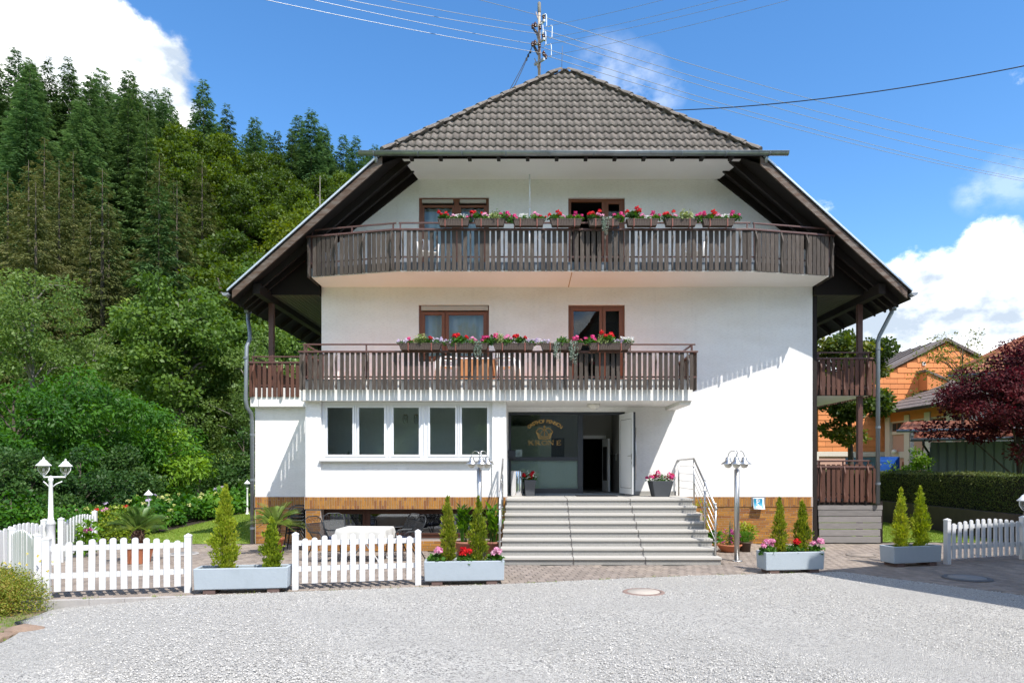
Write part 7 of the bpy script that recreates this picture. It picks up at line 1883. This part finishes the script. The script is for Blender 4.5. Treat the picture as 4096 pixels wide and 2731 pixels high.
# ================================================================ RIGHT SIDE
BZ = .75     # level behind the retaining wall
m = MB(); m.prism([(13.05, -6, -.2), (13.30, -6, -.2), (13.30, 30, -.2), (13.05, 30, -.2)][::-1], (0, 0, .98)); o = m.build('retaining_wall', M_oldconc); setp(o, 'low dark stained retaining wall along the driveway under the clipped hedge', 'wall')
rng = np.random.default_rng(50)
def hedge_part():
    n = 42000; y = rng.uniform(-4, 14, n); f = rng.random(n)
    zz = np.where(f < .55, rng.uniform(.02, 1.06, n), 1.06 + rng.normal(size=n) * .025); xx = np.where(f < .55, -.02 + rng.normal(size=n) * .05 + .05 * np.sin(y * 2.1), rng.uniform(-.05, 1.25, n))
    zz = zz + np.where(f >= .55, .04 * np.sin(y * 1.7), 0); e = rng.random(n) < .06; y = np.where(e, -4 + rng.normal(size=n) * .05, y); xx = np.where(e, rng.uniform(0, 1.2, n), xx); zz = np.where(e, rng.uniform(0, 1.05, n), zz)
    P = np.stack([xx, y, zz], 1); Nn = np.where((f < .55)[:, None], [[-1, 0, .3]], [[0, 0, 1]]) + .55 * rng.normal(size=(n, 3)); A = np.cross(Nn, unit(rng, n)) + np.array([0, 0, .3])
    s_ = rng.uniform(.03, .06, n); return leaf_mesh('foliage', P, A, Nn / np.linalg.norm(Nn, axis=1, keepdims=True), s_, s_ * .6, rng.random(n) * .8 + .2 * (np.sin(y * .7) > 0), LEAF['hedge'])
hg = thing('hedge', 'long clipped dark hedge on top of the retaining wall beside the driveway', 'hedge', (13.28, 2.0, BZ))
inst('foliage', hedge_part(), hg); m = MB(); m.box(.04, 1.2, -3.96, 13.9, -.1, 1.03); m.build('branch_core', mat('hedge_core', (.018, .018, .009), .95, var=.4, vs=8), hg)
# the orange school building
XS = lambda px, d=45.0: X(px, d)
d0 = 45.0; y0 = d0 - D0
bd = thing('orange_building', 'large building with orange shingled gable and pinkish lower walls behind the hedge', 'building', (XS(3540), y0, BZ - .6))
O = Vector(bd.location)
ax, az = XS(3785.7), Z(1370.5, d0); slp = .503
xl, zl = XS(3272), 0; zE = az - slp * (ax - xl)
xr = ax + (ax - xl); z_b = Z(1806, d0)
def LB_(p): return tuple(Vector(p) - O)
m = MB(); m.poly([LB_(p) for p in ((xl, y0, z_b), (xr, y0, z_b), (xr, y0, zE), (ax, y0, az), (xl, y0, zE))])
m.quad(*[LB_(p) for p in ((xl, y0, z_b), (xl, y0, zE), (xl, y0 + 26, zE), (xl, y0 + 26, z_b))]); gw = m.build('gable_wall', mat('orange_backing', (.30, .10, .03), .9), bd)
# shingle panels course by course
sh_h, sh_w = .345, .95; r = 0; z = z_b; rest = MB(); ns = 0
while z < az - .05:
    zt = min(z + sh_h, az); xa = xl if zt < zE else ax - (az - zt) / slp; xb = xr if zt < zE else ax + (az - zt) / slp
    x = xl - (.475 if r % 2 else 0)
    while x < xr:
        a, b = max(x + .008, xa), min(x + sh_w - .008, xb)
        if b - a > .06:
            v = [(a, y0 - .045, z + .012), (b, y0 - .045, z + .012), (b, y0 - .012, zt + .02), (a, y0 - .012, zt + .02), (a, y0 - .01, z + .012), (b, y0 - .01, z + .012)]
            f = [(0, 1, 2, 3), (0, 4, 5, 1), (0, 3, 4), (1, 5, 2)]
            if ns < 290 and a < 31.5:
                MB().add([LB_(p) for p in v], f).build('shingle', M_orange, gw); ns += 1
            else: rest.add([LB_(p) for p in v], f)
        x += sh_w
    z += sh_h; r += 1
if rest.v: o = rest.build('shingle_courses', M_orange, gw); o['kind'] = 'stuff'
m = MB(); m.prism([LB_((xl - .4, y0 - .15, zE - .1)), LB_((ax, y0 - .15, az + .1)), LB_((ax, y0 - .15, az + .30)), LB_((xl - .4, y0 - .15, zE + .1))], (0, 27, 0)); m.prism([LB_((xr + .4, y0 - .15, zE - .1)), LB_((ax, y0 - .15, az + .1)), LB_((ax, y0 - .15, az + .30)), LB_((xr + .4, y0 - .15, zE + .1))], (0, 27, 0)); rf = m.build('roof', M_greyshing, bd)
for i in range(1, 22):   # raised seams up the visible slope
    yy = y0 + .4 + i * 1.25; m = MB(); m.prism([LB_((xl - .4, yy, zE + .10)), LB_((ax, yy, az + .30)), LB_((ax, yy, az + .36)), LB_((xl - .4, yy, zE + .16))], (0, .12, 0)); m.build('roof_seam', M_darkwood, rf)
m = MB(); q = [X(3687, d0), X(3700, d0), Z(1462, d0), Z(1448, d0)]; m.box(q[0] - O.x, q[1] - O.x, -.10, .02, q[2] - O.z, q[3] - O.z); wv = m.build('vent_window', M_cream, bd)
m = MB(); m.box(q[0] - O.x + .06, q[1] - O.x - .06, -.105, -.10, q[2] - O.z + .06, q[3] - O.z - .05); m.build('pane', M_dark, wv)
# ground floor: pinkish infill between cream piers
m = MB(); m.box(xl - O.x, xr - O.x, .05, .3, -.8, z_b - O.z - .01); m.build('lower_wall', M_pink, bd)
for px in (3262, 3415, 3552, 3640):
    m = MB(); w_ = .20; xx = XS(px) - O.x; m.box(xx - w_, xx + w_, -.06, .06, -.8, z_b - O.z - .02); m.build('pier', M_cream, bd)
m = MB(); m.box(xl - O.x, xr - O.x, -.04, .06, z_b - O.z - .30, z_b - O.z - .015); m.build('band', M_cream, bd)
# low side wing coming towards the road, its long face turned to the left
WX, WY0 = 23.75, y0 - 15.0; ez = 5.30; WXR = 36.0
def LW(x, y, z): return LB_((x, y, z))
m = MB(); m.quad(LW(WX, WY0, 0), LW(WX, y0, 0), LW(WX, y0, ez + .3), LW(WX, WY0, ez + .3)); m.quad(LW(WX, WY0, 0), LW(WX, WY0, ez + .3), LW(WXR, WY0, ez + .3), LW(WXR, WY0, 0)); wg = m.build('side_wing', M_pink, bd)
m = MB(); e_ = (22.55, ez); t_ = (WXR - 2, ez + .42 * (WXR - 2 - 22.55))
m.prism([LW(e_[0], WY0 - .5, e_[1]), LW(t_[0], WY0 - .5, t_[1]), LW(t_[0], WY0 - .5, t_[1] + .16), LW(e_[0], WY0 - .5, e_[1] + .14)], (0, y0 - .06 - WY0 + .5, 0)); wr = m.build('lean_to_roof', M_darkwood, wg)
nr_, nc_ = 12, 30; sh_ = MB()
for r in range(nr_):
    for q in range(nc_):
        xa_, xb_ = e_[0] + (31 - e_[0]) * r / nr_ - .02, e_[0] + (31 - e_[0]) * (r + 1.12) / nr_; ya_ = WY0 - .5 + 15.4 * q / nc_ + (.25 if r % 2 else 0); yb_ = ya_ + 15.4 / nc_ - .02
        if yb_ > y0 - .06: continue
        za_, zb_ = ez + .42 * (xa_ - e_[0]) + .20, ez + .42 * (xb_ - e_[0]) + .165
        sh_ = MB(); sh_.add([LW(xa_, ya_, za_), LW(xb_, ya_, zb_), LW(xb_, yb_, zb_), LW(xa_, yb_, za_), LW(xa_, ya_, za_ - .04), LW(xa_, yb_, za_ - .04)], [(0, 1, 2, 3), (0, 3, 5, 4), (0, 4, 1)])
        if q >= nc_ - 22: sh_.build('roof_shingle', M_greyshing, wr)
m = MB(); m.box(WX - .16 - O.x, WX - .01 - O.x, WY0 - O.y, -.06, ez - .42 - O.z, ez + .30 - O.z); m.build('orange_fascia', M_orange, wg)
def wy(px): return WX * F / (px - VX) - D0
for i, (pa_, pb_) in enumerate(((3574, 3628), (3654, 3712), (3735, 3800), (3825, 3900))):
    ya_, yb_ = wy(pb_), wy(pa_); m = MB(); m.box(WX - .06 - O.x, WX + .04 - O.x, ya_ - O.y, yb_ - O.y, 4.25 - O.z, 4.80 - O.z); f_ = m.build('window', M_brownframe, wg)
    for k_ in range(3):
        w_ = (yb_ - ya_) / 3; m = MB(); m.box(WX - .068 - O.x, WX - .06 - O.x, ya_ - O.y + k_ * w_ + .06, ya_ - O.y + (k_ + 1) * w_ - .06, 4.31 - O.z, 4.74 - O.z); m.build('pane', M_dark, f_)
for px in (3562, 3640, 3722, 3812): m = MB(); m.box(WX - .22 - O.x, WX - .01 - O.x, wy(px) - .28 - O.y, wy(px) + .28 - O.y, -.8, ez - .1 - O.z); m.build('pier', M_cream, wg)
for za_, zb_ in ((4.80, 4.98), (4.05, 4.25), (2.55, 2.95)): m = MB(); m.box(WX - .09 - O.x, WX - .01 - O.x, WY0 - O.y, -.07, za_ - O.z, zb_ - O.z); m.build('band', M_cream, wg)
m = MB(); m.lathe([(.0, -.16), (.13, -.11), (.17, 0), (.13, .11), (.001, .16)], 12, (WX - .32 - O.x, wy(3597) - O.y, 2.95 - O.z)); m.build('globe_lamp', M_opal, wg)
m = MB(); m.box(WX - .08 - O.x, WX - .01 - O.x, wy(3632) - O.y, wy(3613) - O.y, -.6, 2.3 - O.z); m.build('door', M_brownframe, wg)
# small box dormer
dm = MB(); q = (X(3702, 44.2), X(3745, 44.2), Z(1560, 44.2), Z(1488, 44.2)); dm.prism([LB_((q[0], y0 - 1.0, q[2])), LB_((q[1] + 1.2, y0 - 1.0, q[2])), LB_((q[1] + 1.2, y0 - 1.0, q[3] - .9)), LB_((q[0], y0 - 1.0, q[3]))], (0, .95, 0)); dd = dm.build('dormer', M_orange, bd)
m = MB(); m.prism([LB_((q[0] - .15, y0 - 1.1, q[3] + .02)), LB_((q[1] + 1.4, y0 - 1.1, q[3] - .95)), LB_((q[1] + 1.4, y0 - 1.1, q[3] - .80)), LB_((q[0] - .15, y0 - 1.1, q[3] + .16))], (0, 1.05, 0)); m.build('dormer_roof', M_greyshing, dd)

def tiled_plane(parent, a, b, c, d_, rows, cols, m_, name='roof_tile', stuff=False):
    """tiles over the quad a-b (eave) d-c (top)"""
    a, b, c, d_ = map(Vector, (a, b, c, d_)); out = MB()
    nn = (b - a).cross(d_ - a).normalized()
    if nn.z < 0: nn = -nn
    for r in range(rows):
        for q in range(cols):
            def pt(u, v): return (a + (b - a) * u) * (1 - v) + (d_ + (c - d_) * u) * v
            u0, u1, v0, v1 = q / cols, (q + 1) / cols, r / rows, min(1, (r + 1.15) / rows)
            p = [pt(u0, v0) + nn * .06, pt((u0 * .5 + u1 * .5), v0) + nn * .10, pt(u1, v0) + nn * .06, pt(u1, v1) + nn * .02, pt((u0 + u1) / 2, v1) + nn * .06, pt(u0, v1) + nn * .02, pt(u0, v0), pt(u1, v0)]
            f = [(0, 1, 4, 5), (1, 2, 3, 4), (6, 7, 2, 1, 0)]
            if stuff: out.add(p, f, False)
            else: MB().add(p, f).build(name, m_, parent)
    if stuff: o = out.build(name, m_, parent); o['kind'] = 'stuff'; return o
# corrugated sheds
sd = 27.0; sx0, sy0 = X(3722, sd), sd - D0
sh = thing('sheet_metal_shed', 'grey sheet metal shed under two small red tiled roofs behind the hedge', 'shed', (sx0, sy0, BZ), rad(-33)); O = Vector(sh.location)
zt = Z(1768, sd) - BZ
for i in range(24):
    m = MB(); x0_ = i * .30; m.add([(x0_, 0, 0), (x0_ + .21, 0, 0), (x0_ + .235, .05, 0), (x0_ + .285, .05, 0), (x0_ + .30, 0, 0), (x0_, 0, zt), (x0_ + .21, 0, zt), (x0_ + .235, .05, zt), (x0_ + .285, .05, zt), (x0_ + .30, 0, zt)], [(0, 1, 6, 5), (1, 2, 7, 6), (2, 3, 8, 7), (3, 4, 9, 8)]); m.build('wall_panel', M_corr, sh)
m = MB(); m.quad((0, .06, 0), (0, 5, 0), (0, 5, zt), (0, .06, zt)); m.quad((0, 5, 0), (7.2, 5, 0), (7.2, 5, zt), (0, 5, zt)); m.build('side_wall', M_corr, sh)
e0 = Matrix.Rotation(rad(33), 3, 'Z') @ (Vector((X(3652, 26.3), 26.3 - D0, Z(1757, 26.3))) - O)
rfm = MB(); rfm.prism([tuple(e0), (7.6, e0.y, e0.z), (7.6, e0.y + 2.2, e0.z + .34), (e0.x, e0.y + 2.2, e0.z + .34)][::-1], (0, 0, -.05)); r1 = rfm.build('roof', M_darkwood, sh)
tiled_plane(r1, tuple(e0), (e0.x + 4.6, e0.y, e0.z), (e0.x + 4.6, e0.y + 2.2, e0.z + .34), (e0.x, e0.y + 2.2, e0.z + .34), 6, 18, M_browntile)
m = MB(); m.tube([(e0.x - .08, e0.y - .06, e0.z - .02), (7.6, e0.y - .06, e0.z - .02)], .06, 8); m.build('gutter', M_pipe, r1)
m = MB(); m.tube([(e0.x + .35, e0.y - .04, e0.z - .06), (e0.x + .35, e0.y, e0.z - .22), (e0.x + .42, e0.y + .25, e0.z - .36), (-.06, -.07, e0.z - .50), (-.06, -.06, 0)], .045, 8); m.build('downpipe', M_cable, sh)
sh2 = thing('carport_roof', 'small red tiled carport roof with a gutter above the metal shed', 'roof', (X(3592, 31), 31 - D0, BZ), rad(-30)); O2 = Vector(sh2.location)
e1 = Vector((0, 0, Z(1722, 31) - BZ))
m = MB(); m.prism([tuple(e1), (8, 0, e1.z), (8, 2.4, e1.z + .48), (.2, 2.4, e1.z + .48)][::-1], (0, 0, -.06)); r2 = m.build('roof', M_darkwood, sh2)
tiled_plane(r2, tuple(e1), (5.5, 0, e1.z), (5.5, 2.4, e1.z + .48), (.2, 2.4, e1.z + .48), 6, 18, M_browntile)
m = MB(); m.tube([(-.06, -.07, e1.z - .02), (8, -.07, e1.z - .02)], .065, 8); m.build('gutter', M_gutter, r2)
for xx in (.55, 4.2, 7.6):
    m = MB(); m.box(xx - .07, xx + .07, .3, .44, 0, e1.z - .05); m.build('post', M_cream, sh2)
for i in range(5): m = MB(); m.box(.5 + i * 1.1, .62 + i * 1.1, -.02, .6, e1.z - .22, e1.z - .065); m.build('rafter_end', M_cream, sh2)
# house with the red tiled hip roof at the right edge
hx, hd_ = X(3803, 33.5), 33.5
nb_ = thing('neighbour_house', 'house with a red-brown tiled hip roof at the right edge behind the maple', 'house', (hx, hd_ - D0, BZ), rad(-38))
ze = Z(1508, 33.5) - BZ; run = 6.2; rise = run * .66
m = MB(); m.box(.7, 13, .7, 11, 0, ze + .02); m.build('wall', M_cream, nb_)
m = MB(); m.box(0, 13.7, 0, 11.7, ze - .02, ze + .08); m.build('eave_board', M_upvc, nb_)
m = MB(); m.poly([(-.05, -.05, ze + .085), (13.75, -.05, ze + .085), (13.75 - run, run, ze + rise + .08), (run, run, ze + rise + .08)]); m.poly([(-.05, -.05, ze + .085), (run, run, ze + rise + .08), (-.05, 2 * run, ze + .085)]); rr_ = m.build('roof', M_browntile, nb_)
kt = 0; pr_ = 20
for r in range(pr_):
    v0, v1 = r / pr_, (r + 1.12) / pr_; xa, xb = run * v0, 13.7 - run * v0; n = int((xb - xa) / .30)
    for q in range(n):
        x = xa + q * .30 + .10
        if x > 7.2: break
        yv0, yv1 = run * v0, run * min(1, v1); z0_, z1_ = ze + .085 + rise * v0, ze + .085 + rise * min(1, v1)
        p = [(x, yv0 - .02, z0_ + .05), (x + .15, yv0 - .02, z0_ + .09), (x + .30, yv0 - .02, z0_ + .05), (x + .30, yv1, z1_ + .02), (x + .15, yv1, z1_ + .06), (x, yv1, z1_ + .02), (x, yv0, z0_), (x + .30, yv0, z0_)]
        if kt < 295: MB().add(p, [(0, 1, 4, 5), (1, 2, 3, 4), (6, 7, 2, 1, 0)]).build('roof_tile', M_browntile, rr_); kt += 1
m = MB(); m.tube([(-.05, -.05, ze + .14), (run, run, ze + rise + .14)], .13, 8); m.build('hip_ridge', M_browntile, rr_)
m = MB(); m.tube([(-.1, -.12, ze + .03), (13.7, -.12, ze + .03)], .075, 8); m.build('gutter', M_pipe, nb_)
# small white tower-like house far off
td = 58.0; tw_ = thing('white_house', 'small white house with a flat hipped roof far behind the side balcony', 'house', (X(3503, td), td - D0, 0)); a = X(3514, td) - X(3478, td)
zt_ = Z(1408, td); m = MB(); m.box(-a / 2, a / 2, 0, 3.0, 0, zt_); m.build('wall', M_white, tw_); m = MB(); m.add([(-a * .75, -.6, zt_), (a * .75, -.6, zt_), (a * .75, 3.6, zt_), (-a * .75, 3.6, zt_), (0, 1.5, zt_ + .55)], [(0, 1, 4), (1, 2, 4), (2, 3, 4), (3, 0, 4), (3, 2, 1, 0)]); m.build('roof', M_greyshing, tw_)
m = MB(); m.box(a * .12, a * .32, -.03, 0, zt_ - 1.0, zt_ - .25); m.build('window', M_dark, tw_)
# tarpaulin trailer
tr = thing('tarp_trailer', 'trailer under a bright blue tarpaulin behind the hedge', 'trailer', (X(3512, 28.5), 28.5 - D0, BZ))
tw2 = X(3598, 28.5) - X(3512, 28.5); th_ = Z(1826, 28.5) - BZ
m = MB(); n = 10; vs = []
bx0, bx1, by1 = 0.0, tw2, 2.9
for j in range(7):
    z = .45 + (th_ - .45) * j / 6
    ring = [(bx0, 0), (bx1 * .5, -.02), (bx1, 0), (bx1, by1), (bx0, by1)]
    for x_, y_ in ring: vs.append((x_ + .015 * math.sin(z * 5 + y_), y_ + .015 * math.sin(z * 7 + x_ * 3), z))
m.add(vs, [(j * 5 + i, j * 5 + (i + 1) % 5, (j + 1) * 5 + (i + 1) % 5, (j + 1) * 5 + i) for j in range(6) for i in range(5)] + [tuple(range(30, 35))]); m.build('tarpaulin', M_tarp, tr)
m = MB(); m.box(0, tw2, 0.05, by1, .35, .5); m.build('chassis', M_iron, tr)
for y_ in (1.1, 1.8):
    for x_ in (-.05, tw2 + .05): m = MB(); m.lathe([(.001, -.08), (.30, -.08), (.30, .08), (.001, .08)], 18); m.build('wheel', M_cable, tr, 0, (x_, y_, .30), (0, PI / 2, 0))
for z in (.85, 1.35): m = MB(); m.box(-.02, .12, -.05, -.03, z, z + .05); m.build('strap', M_tape, tr)
# trees and shrubs on the right
x, y = X(3400, 28), 28 - D0
lt = tree('linden_tree', 'linden with yellowish leaf tips seen between the side balcony posts', 'linden', x, y, decid(401, 7.9, 2.15, 2.7, 24000, .155, 'linden', 50, asp=.7, trunk_r=.12, cl=.28, flat=.55), 0, 1.0)
for i, (px, d, sc, lab) in enumerate(((3548, 64, .78, 'far green tree beside the white tower house'), (3450, 70, .95, 'far tree behind the linden'), (3575, 75, .62, 'small far tree just left of the orange gable'))):
    x, y = X(px, d), d - D0; tree('broadleaf_tree', lab, 'tree', x, y, kind('beech', i), i, sc)
x, y = X(3850, 30), 30 - D0
tree('ornamental_tree', 'thin airy tree rising between the orange gable and the red tiled roof', 'tree', x, y, decid(402, 8.6, 2.3, 3.6, 1700, .13, 'linden', 54, asp=.5, trunk_r=.07, cl=.2, flat=.6, shell=.2), 0, .93)
x, y = X(4075, 22.5), 22.5 - D0
tree('red_maple', 'dark red Japanese maple spreading over the hedge at the right edge', 'maple', x, y, decid(403, 5.6, 3.0, 1.5, 24000, .115, 'maple', 70, asp=.55, trunk_r=.085, cl=.23, flat=.42, up=.55, bark=M_bark), .4, 1.0)
x, y = X(3665, 26), 26 - D0
tree('green_shrub', 'bright green young shrub beside the ladder in front of the metal shed', 'shrub', x, y, decid(404, 2.5, .85, .3, 1500, .11, 'bright', 24, trunk_r=.03, cl=.3), 0, .92)
x, y = X(3563, 25.2), 25.2 - D0; tree('young_shrub', 'small shoot sticking out of the hedge before the blue trailer', 'plant', x, y, decid(405, 1.75, .35, 1.0, 90, .09, 'bright', 8, trunk_r=.01, cl=.3), 0, 1.0)
r = thing('ladder', 'narrow metal ladder leaning against the corner of the metal shed', 'ladder', (X(3707, 26.4), 26.4 - D0, BZ))
for sx in (-.15, .15): m = MB(); m.tube([(sx - .1, 0, 0), (sx + .12, .2, 2.05)], .022, 6); m.build('rail', M_pipe, r)
for i in range(6): t = (i + .7) / 6.5; m = MB(); m.tube([(-.25 + .22 * t, .2 * t, 2.05 * t), (.05 + .22 * t, .2 * t, 2.05 * t)], .016, 6); m.build('rung', M_pipe, r)

# ================================================================ OUT OF FRAME: WHAT CASTS THE DRIVEWAY SHADOW AND SHOWS IN THE PANES
HH = 7.0; tip = Vector((5.33, -4.85, 0)); cr_ = tip - LIGHT * (HH / -LIGHT.z)
u1, u2 = Vector((.915, .40, 0)).normalized(), Vector((.457, -.889, 0)).normalized()
nbh = thing('house_across', 'plastered house beside the driveway whose corner shades the gravel', 'house', (cr_.x, cr_.y, 0))
def UU(a, b, z): return tuple(u1 * a + u2 * b + Vector((0, 0, z)))
m = MB(); i_ = .45; Lx, Ly = 11, 13
m.prism([UU(i_, i_, 0), UU(Lx, i_, 0), UU(Lx, Ly, 0), UU(i_, Ly, 0)], (0, 0, HH - .12)); m.build('wall', M_plaster, nbh)
m = MB(); m.prism([UU(0, 0, HH - .14), UU(Lx + .5, 0, HH - .14), UU(Lx + .5, Ly + .5, HH - .14), UU(0, Ly + .5, HH - .14)], (0, 0, .13)); m.build('eave', M_darkwood, nbh)
m = MB(); m.add([UU(0, 0, HH), UU(Lx + .5, 0, HH), UU(Lx + .5, Ly + .5, HH), UU(0, Ly + .5, HH), UU(Lx / 2, Ly / 2, HH + 1.9)], [(0, 1, 4), (1, 2, 4), (2, 3, 4), (3, 0, 4)]); m.build('roof', M_browntile, nbh)
nb3 = thing('gabled_house', 'tall gabled house with a round attic window facing the guesthouse', 'house', (5.6, -27.5, 0), 0)
m = MB(); gw_, gh, ge = 4.6, 13.2, 6.6
m.prism([(-gw_, 0, -.2), (gw_, 0, -.2), (gw_, 0, ge), (0, 0, gh), (-gw_, 0, ge)], (0, -9, 0)); m.build('wall', mat('grey_house_render', (.33, .31, .28), .9), nb3)
m = MB(); m.prism([(-gw_ - .6, .6, ge - .75), (0, .6, gh + .1), (0, .6, gh + .4), (-gw_ - .6, .6, ge - .45)], (0, -10, 0)); m.prism([(gw_ + .6, .6, ge - .75), (0, .6, gh + .1), (0, .6, gh + .4), (gw_ + .6, .6, ge - .45)], (0, -10, 0)); m.build('roof', M_browntile, nb3)
m = MB(); m.lathe([(.001, 0), (.5, 0), (.5, .05), (.001, .05)], 20); m.build('round_window', M_dark, nb3, 0, (0, .0, 9.6), (-PI / 2, 0, 0))
for i, (x, y, k, sc) in enumerate(((-24, -46, 'beech', 1.1), (-15, -50, 'beech', 1.2), (-6, -47, 'beech', 1.0), (14, -48, 'beech', 1.1), (23, -42, 'beech', 1.0), (-33, -44, 'beech', 1.1), (-20, -60, 'fir', 1.0), (-10, -62, 'spruce', 1.0), (0, -60, 'fir', 1.0), (10, -62, 'spruce', 1.1), (20, -60, 'fir', 1.0), (-30, -62, 'spruce', 1.0))):
    tree(NM[k][0], 'tree on the wooded slope across the road', 'tree', x, y, kind(k, i), i, sc, 'trees across the road')
